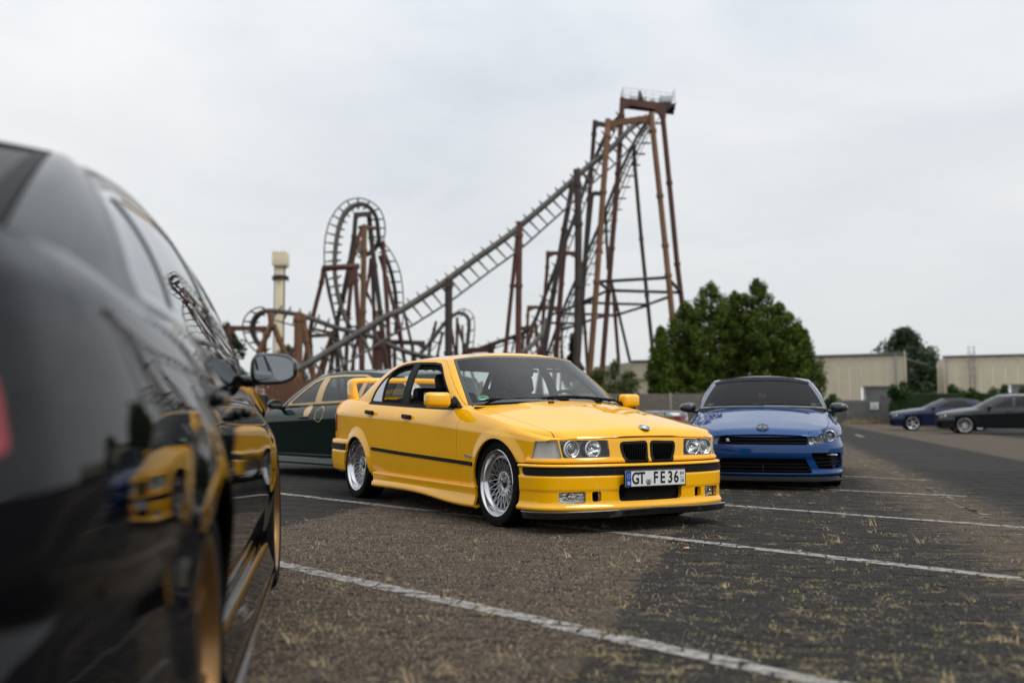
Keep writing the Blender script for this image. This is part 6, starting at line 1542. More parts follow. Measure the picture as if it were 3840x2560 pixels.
grit('dark_grit', 'dark crumbs lying on the brown paving', 40000, mat('grit_dark', (.035, .028, .022), rough=.95, var=.4, vscale=60), -3.5, -.60, .0025, .0060, 2)
grit('grey_grit', 'grey grit lying on the dark paving', 26000, mat('grit_grey', (.078, .071, .062), rough=.9, var=.5, vscale=60), -.66, 2.2, .0020, .0042, 3)
# litter
def leaf(x, y, s, rz, m_, label, name='fallen_leaf'):
    V = []; n = 9
    for k in range(n):
        t = k / (n - 1); w = s * .28 * math.sin(math.pi * t) ** .8; V += [(s * (t - .5), -w, .006 + .010 * s / .05 * abs(t - .5)), (s * (t - .5), w, .006 + .012 * s / .05 * abs(t - .5))]
    o = mesh_obj(name, V, [(2 * k, 2 * k + 1, 2 * k + 3, 2 * k + 2) for k in range(n - 1)], m_); o.location = (x, y, .003); o.rotation_euler = (0, 0, rz); return tag(o, label, 'leaf')
TAN = mat('dead_leaf', (.42, .24, .10), rough=.7, var=.2, vscale=40)
leaf(1.66, 5.85, .055, .4, TAN, 'curled tan leaf beside the second white line')
leaf(2.33, 4.30, .05, 1.2, mat('pale_scrap', (.55, .53, .50), rough=.7, var=.1, vscale=30), 'pale scrap lying on the dark paving, bottom right', 'paper_scrap')['category'] = 'litter'
m = MB(); m.tube([(-.014, 0, .0), (.004, 0, 0)], .0042, 8); cb = m.build('cigarette_butt', mat('filter_orange', (.75, .30, .08), rough=.6, var=.1, vscale=100)); cb.location = (1.03, 5.98, .010); cb.rotation_euler = (0, 0, .1)
m = MB(); m.tube([(.004, 0, 0), (.020, 0, 0)], .0041, 8); m.build('paper', mat('cig_paper', (.75, .74, .70), rough=.7, var=.05), cb); tag(cb, 'orange cigarette butt on the dark paving before the second line', 'cigarette butt')
m = MB(); m.tube([(-.05, 0, 0), (0, .004, .003), (.055, -.002, 0)], [.008, .010, .007], 8); st = m.build('stick', mat('bark', (.10, .045, .025), rough=.8, var=.3, vscale=40)); st.location = (2.43, 4.33 + .25, .010); tag(st, 'short brown stick on the dark paving near the right edge', 'stick')

# ================================================================== helpers to place far things from their bearing and distance
F_PX, PITCH, CAM_H = 2286.7, R(3.951), .8234
def at(u, v, D):
    """point at depth D that stands at bearing u, elevation v of the 2352 x 1568 photograph"""
    x = (u - 1176) / F_PX; y = (784 - v) / F_PX; c, s = math.cos(PITCH), math.sin(PITCH)
    d = Vector((x, c - y * s, s + y * c)); return Vector((0, 0, CAM_H)) + d * (D / d.y)
# ------------------------------------------------------------------ foliage
def leaf_mat(name, col, var=.45, scale=.9, trans=.25):
    m = bpy.data.materials.new(name); m.use_nodes = True; nt = m.node_tree; b = nt.nodes['Principled BSDF']; N = nt.nodes.new; L = nt.links.new
    b.inputs['Roughness'].default_value = .65; b.inputs['Specular IOR Level'].default_value = .2
    g = N('ShaderNodeNewGeometry'); n = N('ShaderNodeTexNoise'); n.inputs['Scale'].default_value = scale; n.inputs['Detail'].default_value = 5; L(g.outputs['Position'], n.inputs['Vector'])
    ad = N('ShaderNodeMath'); ad.operation = 'MULTIPLY_ADD'; ad.inputs[1].default_value = .55; L(g.outputs['Random Per Island'], ad.inputs[0]); L(n.outputs[0], ad.inputs[2])
    mr = N('ShaderNodeMapRange'); mr.inputs[1].default_value = .40; mr.inputs[2].default_value = 1.05; mr.inputs[3].default_value = 1 - var; mr.inputs[4].default_value = 1 + var; L(ad.outputs[0], mr.inputs[0])
    hs = N('ShaderNodeHueSaturation'); hs.inputs['Color'].default_value = (*col, 1); L(mr.outputs[0], hs.inputs['Value']); L(hs.outputs[0], b.inputs['Base Color'])
    tr = N('ShaderNodeBsdfTranslucent'); L(hs.outputs[0], tr.inputs[0]); mx = N('ShaderNodeMixShader'); mx.inputs[0].default_value = trans; out = nt.nodes['Material Output']
    L(b.outputs[0], mx.inputs[1]); L(tr.outputs[0], mx.inputs[2]); L(mx.outputs[0], out.inputs[0]); MATS[name] = m
    return m
BARK = mat('bark_trunk', (.07, .055, .042), rough=.9, var=.35, vscale=6, bump=.6, bscale=20)
def leaf_cloud(centers, n, size, rg, up=.4):
    """small leaf faces scattered round many twig ends"""
    C = np.array([c[:3] for c in centers]); Rr = np.array([c[3] for c in centers]); pr = Rr ** 2; pr = pr / pr.sum()
    idx = rg.choice(len(C), n, p=pr); d = rg.normal(size=(n, 3)); d /= np.linalg.norm(d, axis=1, keepdims=True)
    r = Rr[idx] * rg.random(n) ** .45; P = C[idx] + d * r[:, None] * np.array([1, 1, 1.15])
    nrm = d * .8 + rg.normal(size=(n, 3)) * .6 + np.array([0, 0, up]); nrm /= np.linalg.norm(nrm, axis=1, keepdims=True)
    t = np.cross(nrm, rg.normal(size=(n, 3))); t /= np.linalg.norm(t, axis=1, keepdims=True); b = np.cross(nrm, t); s = size * rg.uniform(.6, 1.3, n)[:, None]
    V = np.stack([P - t * s, P - b * s * .45 + nrm * s * .1, P + t * s, P + b * s * .45 + nrm * s * .1], 1).reshape(-1, 3); F = np.arange(4 * n).reshape(n, 4)
    return V, F
def tree(name, base, h, prof, label, lm, n=5000, size=.16, seed=1, group=None, trunk_r=.18, trunk_h=.15, clump=.55, cat='tree', nb=80, sq=1.0):
    """prof: (relative height, radius) of the crown.  tree > trunk, crown"""
    rg = np.random.default_rng(seed); root = empty(name, tuple(base), 0, label, cat, group)
    hs = np.array([p[0] for p in prof]); rs = np.array([p[1] for p in prof]); cen = []
    for k in range(nb):
        f = rg.random() ** .9; f = hs[0] + (hs[-1] - hs[0]) * f; R_ = np.interp(f, hs, rs) * (1 + .12 * math.sin(k * 2.4)); a = rg.uniform(0, 2 * math.pi); q = rg.random() ** .45 * (1.12 if k % 7 == 0 else 1.0)
        rr = clump * (.6 + .6 * rg.random()) * (.55 + .45 * R_ / max(rs)); cen.append((math.cos(a) * max(R_ - rr * .5, .05) * q, math.sin(a) * max(R_ - rr * .5, .05) * q * sq, f * h, rr))
    V, F = leaf_cloud(cen, n, size, rg); mesh_obj('crown', V, F, lm, root)
    t = MB(); t.tube([(0, 0, -.05), (.03, 0, h * .25), (-.02, .03, h * .55), (0, 0, h * .85)], [trunk_r, trunk_r * .8, trunk_r * .5, trunk_r * .12], 8)
    for k in range(0, nb, 6):
        c = cen[k]; z0 = max(h * trunk_h, c[2] - np.hypot(c[0], c[1]) * .9); t.tube([(0, 0, z0), (c[0] * .55, c[1] * .55, (z0 + c[2]) / 2 + .1), c[:3]], [trunk_r * .3, trunk_r * .18, trunk_r * .05], 5, caps=False)
    t.build('trunk', BARK, root)
    return root
HORN = leaf_mat("hornbeam_leaves", (.066, .100, .012), .75, 1.3)
BUSHM = leaf_mat('bush_leaves', (.085, .105, .035), .5, .9)
DARKL = leaf_mat('dark_leaves', (.030, .055, .016), .5, .8)
GREYL = leaf_mat('willow_leaves', (.050, .075, .040), .45, .7)
HEDGE = leaf_mat('hedge_leaves', (.030, .062, .012), .55, 1.3)
# columnar hornbeams behind the wall
hb = [(1518, 757, 76, 1.0), (1574, 697, 78, 1.9), (1632, 652, 79, 2.4), (1688, 672, 81, 2.4), (1738, 645, 79, 2.5), (1788, 700, 77, 2.35), (1830, 748, 76, 1.7)]
lab = ['lowest slim hornbeam at the left end of the tree group', 'slim hornbeam, second from the left of the tree group', 'tall pointed hornbeam left of centre in the tree group', 'hornbeam between the two tallest peaks of the group', 'tallest pointed hornbeam, above the blue coupe', 'sloping hornbeam right of the tallest one', 'low hornbeam at the right end of the tree group']
for k, (u, v, D, r) in enumerate(hb):
    tp = at(u, v, D); tree('hornbeam_tree', (tp.x, D, 0), tp.z, [(.04, r * .95), (.25, r * 1.08), (.5, r * 1.08), (.70, r * .92), (.85, r * .64), (.95, r * .34), (1.0, .2)], lab[k], HORN, n=21000, size=.125, seed=20 + k, group='hornbeams behind the wall', nb=300, clump=.50)
tp = at(2080, 762, 125); tree('willow_tree', (tp.x, 125, 0), tp.z, [(.12, 4.6), (.35, 5.8), (.6, 5.2), (.8, 3.4), (.93, 1.8), (1.0, .6)], 'grey green tree between the two beige halls', GREYL, n=12000, size=.30, seed=41, nb=150, clump=1.2, trunk_r=.3)
tp = at(2125, 830, 122); tree('willow_tree', (tp.x, 122, 0), tp.z, [(.10, 2.8), (.4, 3.2), (.75, 2.2), (1.0, .5)], 'dark low tree beside the second beige hall', DARKL, n=4000, size=.30, seed=42, nb=60, clump=1.0)
tp = at(1316, 768, 112); tree('conifer_tree', (tp.x, 112, 0), tp.z, [(.05, 1.6), (.3, 1.5), (.7, .8), (1.0, .08)], 'dark pointed conifer between the coaster columns', DARKL, n=3000, size=.25, seed=43, nb=60, clump=.6)
tp = at(522, 752, 118); tree('round_tree', (tp.x, 118, 0), tp.z, [(.1, 2.4), (.4, 3.0), (.75, 2.4), (1.0, .5)], 'dark round tree left of the coaster, above the black car mirror', DARKL, n=5000, size=.30, seed=44, nb=70, clump=1.0)
tp = at(655, 800, 120); tree('round_tree', (tp.x, 120, 0), tp.z, [(.1, 3.0), (.5, 3.4), (.8, 2.2), (1.0, .6)], 'low dark tree behind the coaster helix', DARKL, n=3500, size=.3, seed=45, nb=60, clump=1.0)
# loose bushes over the wall, right of the yellow car
for k, (u, v, D, r, lb) in enumerate([(1372, 850, 74, 1.3, 'feathery bush over the wall, behind the windscreen of the yellow saloon'), (1412, 832, 75, 1.2, 'tallest feathery bush over the wall, left of the beige hall'), (1446, 852, 73, 1.1, 'low feathery bush over the wall, nearest the tree group'), (1335, 868, 73, 1.1, 'low bush over the wall at the roof of the yellow saloon')]):
    tp = at(u, v, D); tree('bush', (tp.x, D, 0), tp.z, [(.05, r), (.45, r * 1.15), (.75, r * .8), (1.0, .25)], lb, BUSHM, n=3200, size=.13, seed=60 + k, group='bushes over the wall', nb=70, clump=.45, cat='bush', trunk_r=.05)
# ------------------------------------------------------------------ boundary wall of exposed aggregate panels
WALLM = mat('aggregate_wall', (.130, .112, .094), rough=.95, var=.30, vscale=9, bump=.8, bscale=25)
CONC = mat('concrete_post', (.24, .225, .20), rough=.9, var=.2, vscale=6, bump=.3, bscale=40)
wall = empty('boundary_wall', (8, 70, 0), 0, 'brown aggregate concrete wall between the yellow saloon and the tree group', 'wall')
x0, x1, n = -6.0, 16.0, 9
for k in range(n):
    w = (x1 - x0) / n; m = MB(); m.bbox((x0 + w * (k + .5) - 8, 0, 1.0), (w - .16, .10, 1.96), .015); m.build('panel', WALLM, wall)
    m = MB(); m.bbox((x0 + w * k - 8, -.01, 1.02), (.18, .18, 2.08), .02); m.build('post', CONC, wall)
# timber screen below the coaster, on the left
WOOD = mat('brown_timber', (.115, .052, .028), rough=.85, var=.4, vscale=5, bump=.4, bscale=30)
tf = empty('timber_fence', (-20, 71, 0), 0, 'tall brown timber fence below the roller coaster, behind the dark green car', 'fence')
rr = random.Random(3)
for k in range(86):
    h = 2.75 + rr.uniform(-.12, .2) + .5 * math.sin(k * .11); m = MB(); m.bbox((k * .21 + rr.uniform(-.01, .01), rr.uniform(-.015, .015), h / 2), (.185, .035, h), .008); m.build('board', WOOD, tf)
for z in (.6, 2.0): m = MB(); m.box((9, .05, z), (18.2, .06, .12)); m.build('rail', WOOD, tf)
# grey timber fence, sign, hedge on the right
GWOOD = mat('grey_timber', (.115, .112, .110), rough=.9, var=.3, vscale=4, bump=.3, bscale=30)
fa, fb = at(1925, 968, 64), at(2062, 971, 62); fl = Vector((fb.x - fa.x, fb.y - fa.y, 0)); nb_ = int(fl.length / .19); ang = math.atan2(fl.y, fl.x)
gf = empty('board_fence', (fa.x, fa.y, 0), ang, 'grey vertical board fence below the beige hall, carrying a white sign', 'fence')
for k in range(nb_): m = MB(); m.bbox((.19 * k, rr.uniform(-.012, .012), .74 + rr.uniform(-.02, .02)), (.178, .03, 1.46), .006); m.build('board', GWOOD, gf)
for z in (.4, 1.2): m = MB(); m.box((fl.length / 2, .04, z), (fl.length, .05, .09)); m.build('rail', GWOOD, gf)
sg = at(2004, 932, 63.0); m = MB(); m.bbox((0, 0, 0), (.50, .025, .44), .006); sn = m.build('sign_board', mat('sign_white', (.62, .64, .66), rough=.5, var=.06, vscale=8)); sn.location = (sg.x, sg.y - .35, sg.z); sn.rotation_euler = (0, 0, ang); tag(sn, 'small white sign on the grey board fence', 'sign')
for z, w in ((.13, .16), (.02, .32), (-.06, .30), (-.13, .26)): m = MB(); m.box((0, -.0142, z), (w, .003, .028)); m.build('sign_line', mat('sign_ink', (.20, .22, .25), rough=.6, var=.1), sn)
def hedge(name, a, b, h, d, label, n, seed):
    rg = np.random.default_rng(seed); A, B = Vector(a), Vector(b); L_ = (B - A).length; root = empty(name, a, math.atan2(B.y - A.y, B.x - A.x), label, 'hedge'); cen = []
    for _ in range(int(L_ * 9)): cen.append((rg.uniform(0, L_), rg.uniform(-d / 2, d / 2), rg.uniform(.2, h - .12 + .18 * math.sin(rg.uniform(0, 6))), .32))
    V, F = leaf_cloud(cen, n, .10, rg); mesh_obj('foliage', V, F, HEDGE, root)
    m = MB()
    for k in range(int(L_ / 1.2)): m.tube([(k * 1.2 + .4, 0, -.02), (k * 1.2 + .5, .05, h * .5), (k * 1.2 + .3, 0, h * .8)], [.05, .03, .01], 5)
    m.bbox((L_ / 2, 0, h * .45), (L_ - .3, d * .45, h * .8), .1)
    m.build('stems', DARKL, root); return root
h1, h2 = at(2052, 970, 60), at(2420, 972, 58)
hedge('hedge', (h1.x, 60, 0), (h2.x, 57, 0), 2.15, .9, 'long ivy hedge along the right, behind the parked cars', 17000, 5)
tp = at(2075, 880, 60.5); tree('bush', (tp.x, 60.5, 0), tp.z, [(.05, .7), (.5, .8), (.8, .45), (1.0, .1)], 'pointed bush at the left end of the ivy hedge', HEDGE, n=1800, size=.10, seed=71, nb=40, clump=.35, cat='bush', trunk_r=.04)
tp = at(1912, 910, 66); tree('bush', (tp.x, 66, 0), tp.z, [(.05, .75), (.5, .9), (.85, .6), (1.0, .2)], 'round clipped bush behind the mirror of the blue coupe', HEDGE, n=2200, size=.10, seed=72, nb=50, clump=.35, cat='bush', trunk_r=.04)
# ------------------------------------------------------------------ beige sheet-metal halls
SHEET = mat('beige_sheet', (.64, .565, .42), rough=.65, var=.05, vscale=1.2)
SHEETW = mat('beige_trim', (.30, .275, .215), rough=.6, var=.06, vscale=2)
ROOFE = mat('roof_edge', (.13, .13, .11), rough=.7, var=.2, vscale=3)
GREYS = mat('grey_steel', (.20, .205, .21), rough=.55, metal=.3, var=.12, vscale=3)
def wall_sheets(root, a, b, h, bay=.9, z0=0.0, holes=()):
    """trapezoid sheets, one panel each: ribs are real folds"""
    A, B = Vector((*a, 0)), Vector((*b, 0)); d = (B - A); L_ = d.length; d.normalize(); nn = Vector((d.y, -d.x, 0)); n = max(1, round(L_ / bay)); bay = L_ / n
    for k in range(n):
        segs = [(z0, h)]
        for (s0, s1, zt) in holes:
            if (k + .5) * bay > s0 and (k + .5) * bay < s1: segs = [(zt, h)]
        m = MB()
        for za, zb_ in segs:
            rib = 3; V = []
            for r_ in range(rib):
                for f, o in ((.02, 0), (.38, 0), (.46, .007), (.88, .007), (.98, 0)): V.append(A + d * (k * bay + bay * (r_ + f) / rib) + nn * o)
            nv = len(V); VV = [(p.x, p.y, za) for p in V] + [(p.x, p.y, zb_) for p in V]; m.add(VV, [(i, i + 1, nv + i + 1, nv + i) for i in range(nv - 1)])
        m.build('sheet_panel', SHEET, root)
h1 = empty('industrial_hall', (0, 0, 0), 0, 'beige sheet-metal hall with a grey roller door, right of the trees', 'building')
pa, pb = at(1452, 905, 104), at(2084, 905, 90); HH = 5.85
dA = at(1988, 900, 92); dB = at(2048, 900, 90.8); Lv = Vector((pb.x - pa.x, pb.y - pa.y, 0)); Ln = Lv.length; Ld = Lv.normalized()
s0 = (Vector((dA.x, dA.y, 0)) - Vector((pa.x, pa.y, 0))).dot(Ld); s1 = (Vector((dB.x, dB.y, 0)) - Vector((pa.x, pa.y, 0))).dot(Ld)
wall_sheets(h1, (pa.x, pa.y), (pb.x, pb.y), HH, 1.0, holes=[(s0, s1, 2.95)])
wall_sheets(h1, (pa.x - 3, pa.y + 12), (pa.x, pa.y), HH, 1.5); wall_sheets(h1, (pb.x, pb.y), (pb.x + 3.5, pb.y + 14), HH, 1.5)
def along(s, z, o=0): p = Vector((pa.x, pa.y, 0)) + Ld * s + Vector((Ld.y, -Ld.x, 0)) * o; return (p.x, p.y, z)
an1 = math.atan2(Ld.y, Ld.x)
m = MB(); m.bbox(along(Ln / 2, HH + .06, .05), (Ln + .3, .16, .24), .02, rz=an1); m.build('roof_edge', ROOFE, h1)
m = MB(); m.bbox(along(Ln / 2, HH - .4, -6), (Ln, 12, .10), .02, rz=an1); m.build('roof', ROOFE, h1)
k = 0
rd_ = empty('roller_door', (0, 0, 0)); rd_.parent = h1
for z in np.arange(.05, 2.9, .24): m = MB(); m.bbox(along((s0 + s1) / 2, z + .12, -.05), (s1 - s0, .03, .232), .01, rz=an1); m.build('slat', GREYS, rd_)
for s in (s0 - .08, s1 + .08): m = MB(); m.bbox(along(s, 1.5, .04), (.14, .14, 3.0), .01, rz=an1); m.build('door_frame', SHEETW, h1)
m = MB(); m.bbox(along((s0 + s1) / 2, 3.02, .04), (s1 - s0 + .4, .14, .16), .01, rz=an1); m.build('door_frame', SHEETW, h1)
for s in (Ln - .12, Ln - .9): m = MB(); m.tube([along(s, 0, .14), along(s, HH + (.35 if s > Ln - .5 else 0), .14)], .07, 8); m.build('downpipe', GREYS if s < Ln - .5 else SHEETW, h1)
m = MB(); m.bbox(along(Ln - 2.0, 2.0, .08), (.35, .12, .5), .03, rz=an1); m.build('wall_box', ROOFE, h1)
h2 = empty('industrial_hall', (0, 0, 0), 0, 'second beige hall with a caged roof ladder, at the right edge', 'building')
qa, qb = at(2170, 905, 93), at(2460, 905, 88); Q = Vector((qb.x - qa.x, qb.y - qa.y, 0)); Qn = Q.length; Qd = Q.normalized(); an2 = math.atan2(Qd.y, Qd.x)
def al2(s, z, o=0): p = Vector((qa.x, qa.y, 0)) + Qd * s + Vector((Qd.y, -Qd.x, 0)) * o; return (p.x, p.y, z)
wall_sheets(h2, (qa.x, qa.y), (qb.x, qb.y), 5.75, 1.0, holes=[(Qn * .545, Qn * .72, 3.1)]); wall_sheets(h2, (qa.x + 3.2, qa.y + 9), (qa.x, qa.y), 5.75, 1.5)
m = MB(); m.bbox(al2(Qn / 2, 5.81, .05), (Qn + .2, .14, .2), .02, rz=an2); m.build('roof_edge', ROOFE, h2); m = MB(); m.bbox(al2(Qn / 2, 5.4, -5), (Qn, 10, .1), .02, rz=an2); m.build('roof', ROOFE, h2)
rd2 = empty('roller_door', (0, 0, 0)); rd2.parent = h2
for z in np.arange(.05, 3.0, .24): m = MB(); m.bbox(al2(Qn * .632, z + .12, -.05), (Qn * .185, .03, .232), .01, rz=an2); m.build('slat', GREYS, rd2)
m = MB(); m.bbox(al2(Qn * .632, 3.15, .04), (Qn * .19 + .3, .14, .16), .01, rz=an2); m.build('door_frame', SHEETW, h2)
ls = (at(2231, 850, 92).x - qa.x) / Qd.x; lad = empty('roof_ladder', (0, 0, 0)); lad.parent = h2
for s in (-.24, .24): m = MB(); m.tube([al2(ls + s, .6, .22), al2(ls + s, 6.75, .22)], .035, 6); m.build('stile', GREYS, lad)
for z in np.arange(.9, 6.7, .30): m = MB(); m.tube([al2(ls - .24, z, .22), al2(ls + .24, z, .22)], .020, 5); m.build('rung', GREYS, lad)
for z in np.arange(2.6, 6.8, .7):
    m = MB(); m.tube([al2(ls + .40 * math.sin(t), z, .22 + .40 * (1 - math.cos(t)) * .9) for t in np.linspace(-1.9, 1.9, 9)], .018, 5); m.build('cage_hoop', GREYS, lad)
m = MB(); m.tube([al2(.25, 0, .14), al2(.25, 5.7, .14)], .06, 8); m.build('downpipe', GREYS, h2)
m = MB(); m.bbox(al2(Qn * .46, 1.9, .08), (.3, .12, .9), .03, rz=an2); m.build('wall_box', ROOFE, h2)
lk = empty('link_wing', (0, 0, 0), 0, 'low beige flat-roofed wing joining the two halls', 'building')
la, lb_ = at(2090, 905, 99), at(2190, 905, 97); wall_sheets(lk, (la.x, la.y), (lb_.x, lb_.y), 2.35, 1.0); m = MB(); m.bbox(((la.x + lb_.x) / 2, (la.y + lb_.y) / 2, 2.42), (lb_.x - la.x + .3, .3, .16), .02); m.build('roof_edge', ROOFE, lk)

# ================================================================== roller coaster
RUSTD = mat('steel_red_brown', (.092, .036, .026), rough=.7, var=.30, vscale=.8)
RUSTO = mat('steel_brown', (.150, .072, .034), rough=.7, var=.28, vscale=.8)
RUSTK = mat('steel_dark_brown', (.046, .034, .028), rough=.7, var=.35, vscale=.8)
TRACKM = mat('track_grey', (.080, .073, .064), rough=.65, var=.35, vscale=.7)
TRACKD = mat('track_dark', (.060, .056, .050), rough=.7, var=.35, vscale=.7)
PALE = mat('platform_grey', (.50, .51, .51), rough=.6, var=.1, vscale=2)
c5 = lambda x, y: (477.75 + .293 * x, 428.75 + .293 * y)
c6 = lambda x, y: (918.75 + .4296 * x, 183.75 + .4296 * y)
c7 = lambda x, y: (1071.9 + .1823 * x, 643.1 + .1823 * y)
c8 = lambda x, y: (1316.9 + .15625 * x, 196 + .15625 * y)
cb = lambda x, y: (673.75 + .1823 * x, 673.75 + .1823 * y)
coaster = empty('roller_coaster', (0, 100, 0), 0, 'tall brown steel roller coaster with a looping and a high first drop, filling the background', 'roller coaster')
INV = Vector((0, -100, 0))
def rel(p): return tuple(p + INV)
def pts3(conv, P, D0, D1=None):
    D1 = D0 if D1 is None else D1; n = len(P); return [at(*conv(*p), D0 + (D1 - D0) * (i / max(1, n - 1))) for i, p in enumerate(P)]
def column(P, r, m_, ground_=True, collars=True, name='support_column'):
    if ground_:
        a, b = P[-2], P[-1]; d = b - a
        if b.z > 0 and d.z < -1e-3: P = P + [b + d * (b.z / -d.z)]
    path, rs = [], []; r = r * .62
    for i, p in enumerate(P):
        if 0 < i < len(P) - 1 and collars:
            t = (P[i + 1] - P[i - 1]).normalized()
            for o, k in ((-.16, 1.0), (-.15, 1.28), (.15, 1.28), (.16, 1.0)): path.append(rel(p + t * o)); rs.append(r * k)
        else: path.append(rel(p)); rs.append(r)
    MB().tube(path, rs, 12).build(name, m_, coaster, edge=40)
def beam(a, b, r, m_, box=False, haunch=True):
    A, B = Vector(a), Vector(b); r = r * .78
    if box:
        d = B - A; L_ = d.length; Mz = d.to_track_quat('X', 'Z').to_matrix(); hh = r
        # haunched box girder: deeper at both ends
        V = []; 
        for f, k in ((0, 2.0), (.10, 1.5), (.22, 1.0), (.78, 1.0), (.90, 1.5), (1, 2.0)):
            for y, z in ((-hh * .7, -hh * (2 * k - 1)), (hh * .7, -hh * (2 * k - 1)), (hh * .7, hh), (-hh * .7, hh)): V.append(rel(A + d * f + Mz @ Vector((0, y, z))))
        F = [(4 * i + j, 4 * i + (j + 1) % 4, 4 * i + 4 + (j + 1) % 4, 4 * i + 4 + j) for i in range(5) for j in range(4)] + [(3, 2, 1, 0), (20, 21, 22, 23)]
        m = MB(); m.add(V, F); m.build('cross_beam', m_, coaster, fix=True)
    else: MB().tube([rel(A), rel(B)], r, 8).build('brace', m_, coaster)
# --- drop tower legs and portals
T = 100.0
dr_l = pts3(c6, [(1190, 96), (1184, 190), (1166, 500), (1132, 900), (1080, 1560)], T - 4, T - 4); dr_r = pts3(c6, [(1404, 132), (1405, 195), (1440, 550), (1482, 985), (1514, 1240)], T - 4, T - 4)
column(dr_l, .42, RUSTD); column(dr_r, .42, RUSTD); beam(at(*c6(1190, 116), T - 4), at(*c6(1404, 150), T - 4), .40, RUSTD, True)
ob_l = pts3(c6, [(1112, 213), (1107, 300), (1086, 600), (1064, 910), (1052, 1080), (1015, 1560)], T - 7, T - 10); ob_r = pts3(c6, [(1343, 178), (1352, 270), (1390, 620), (1418, 885), (1434, 1045), (1462, 1330)], T - 7, T - 10)
column(ob_l, .45, RUSTO); column(ob_r, .45, RUSTO); beam(at(*c6(1112, 236), T - 7), at(*c6(1343, 204), T - 7), .36, RUSTO, True)
column(pts3(c6, [(1043, 215), (1037, 290), (1012, 640), (985, 1010), (950, 1560)], T + 3, T + 4), .38, RUSTK); beam(at(*c6(1043, 232), T + 3), at(*c6(1150, 250), T + 3), .30, RUSTK, True)
column(pts3(c6, [(1252, 350), (1254, 440), (1290, 850), (1320, 1150), (1350, 1440)], T + 6, T + 7), .34, RUSTK)
column(pts3(c6, [(945, 478), (948, 560), (954, 770), (952, 1100), (945, 1560)], T - 12, T - 12), .52, RUSTK)
column(pts3(c6, [(925, 545), (878, 800), (822, 1130), (765, 1490)], T - 9, T - 9), .40, RUSTK)
column(pts3(c6, [(640, 757), (638, 830), (635, 1100), (632, 1470)], T - 14, T - 14), .44, RUSTD); column(pts3(c6, [(626, 850), (600, 1100), (563, 1460)], T - 12, T - 12), .30, RUSTD)
column(pts3(c6, [(262, 1062), (260, 1100), (260, 1460)], T - 16, T - 16), .52, RUSTK)
pl = pts3(c6, [(790, 915), (787, 1000), (764, 1290), (755, 1450)], T + 8); pr = pts3(c6, [(885, 860), (866, 1090), (838, 1470)], T + 8); column(pl, .32, RUSTD); column(pr, .34, RUSTD); beam(at(*c6(790, 926), T + 8), at(*c6(942, 926), T + 8), .26, RUSTD, True)
ql = pts3(c6, [(687, 1206), (683, 1260), (680, 1400)], T + 14); column(ql, .28, RUSTO); beam(at(*c6(687, 1214), T + 14), at(*c6(842, 1218), T + 14), .24, RUSTO, True)
for P_, r, mm, D in (([(980, 1210), (990, 1350), (1004, 1560)], .30, RUSTD, T + 10), ([(1140, 1120), (1150, 1260), (1172, 1540)], .32, RUSTD, T + 8), ([(1098, 700), (1112, 1000), (1140, 1120)], .26, RUSTK, T + 8), ([(1030, 600), (1000, 900), (968, 1300)], .28, RUSTK, T + 2), ([(868, 1300), (864, 1420), (862, 1500)], .20, RUSTO, T + 12), ([(880, 850), (862, 1000), (840, 1300)], .26, RUSTD, T + 6)):
    column(pts3(c6, P_, D), r, mm)
beam(at(*c6(1035, 604), T), at(*c6(1090, 612), T), .26, RUSTK, True)
for a, b, r, Da, Db in (((1062, 1078), (1430, 1056), .20, T - 9, T - 9), ((1115, 1124), (1505, 1136), .20, T - 4, T - 4), ((985, 1190), (1318, 1200), .19, T + 6, T + 7), ((1318, 1202), (1440, 1158), .19, T + 7, T - 9), ((830, 1246), (1152, 1256), .18, T + 8, T + 8), ((1150, 1258), (1320, 1206), .18, T + 8, T + 7), ((858, 1240), (1118, 1122), .19, T + 4, T - 4), ((800, 1298), (960, 1302), .17, T + 9, T + 9), ((870, 1335), (1062, 1268), .17, T + 8, T + 2), ((1062, 1080), (1125, 1130), .20, T - 9, T - 4), ((1432, 1058), (1500, 1132), .22, T - 9, T - 4), ((795, 1260), (985, 1190), .17, T + 4, T + 6), ((1064, 1268), (1152, 1256), .17, T, T + 8), ((985, 1200), (1060, 1150), .17, T + 6, T - 8)):
    beam(at(*c6(*a), Da), at(*c6(*b), Db), r, RUSTK)
# maintenance platform on top, with railing and boxes
pc = [at(*c6(1192, 100), T - 3.5), at(*c6(1470, 128), T - 3.5)]; zt = pc[0].z + .15; xA, xB = pc[0].x, pc[1].x
m = MB(); m.add([rel(Vector(p)) for p in ((xA, T - 3.7, pc[0].z), (xB, T - 3.7, pc[1].z - .1), (xB + .2, T - 1.3, pc[1].z), (xA, T - 1.3, pc[0].z), (xA, T - 3.7, pc[0].z - .30), (xB, T - 3.7, pc[1].z - .45), (xB + .2, T - 1.3, pc[1].z - .45), (xA, T - 1.3, pc[0].z - .30))], [(0, 1, 2, 3), (7, 6, 5, 4), (0, 4, 5, 1), (1, 5, 6, 2), (2, 6, 7, 3), (3, 7, 4, 0)]); m.build('platform', RUSTK, coaster, fix=True)
m = MB(); P_ = [at(*c6(1472, 135), T - 3), at(*c6(1400, 190), T - 3), at(*c6(1400, 150), T - 3)]
m.add([rel(p + Vector((0, o, 0))) for o in (-.8, .8) for p in P_], [(0, 1, 2), (5, 4, 3), (0, 3, 4, 1), (1, 4, 5, 2), (2, 5, 3, 0)]); m.build('platform_bracket', RUSTK, coaster, fix=True)
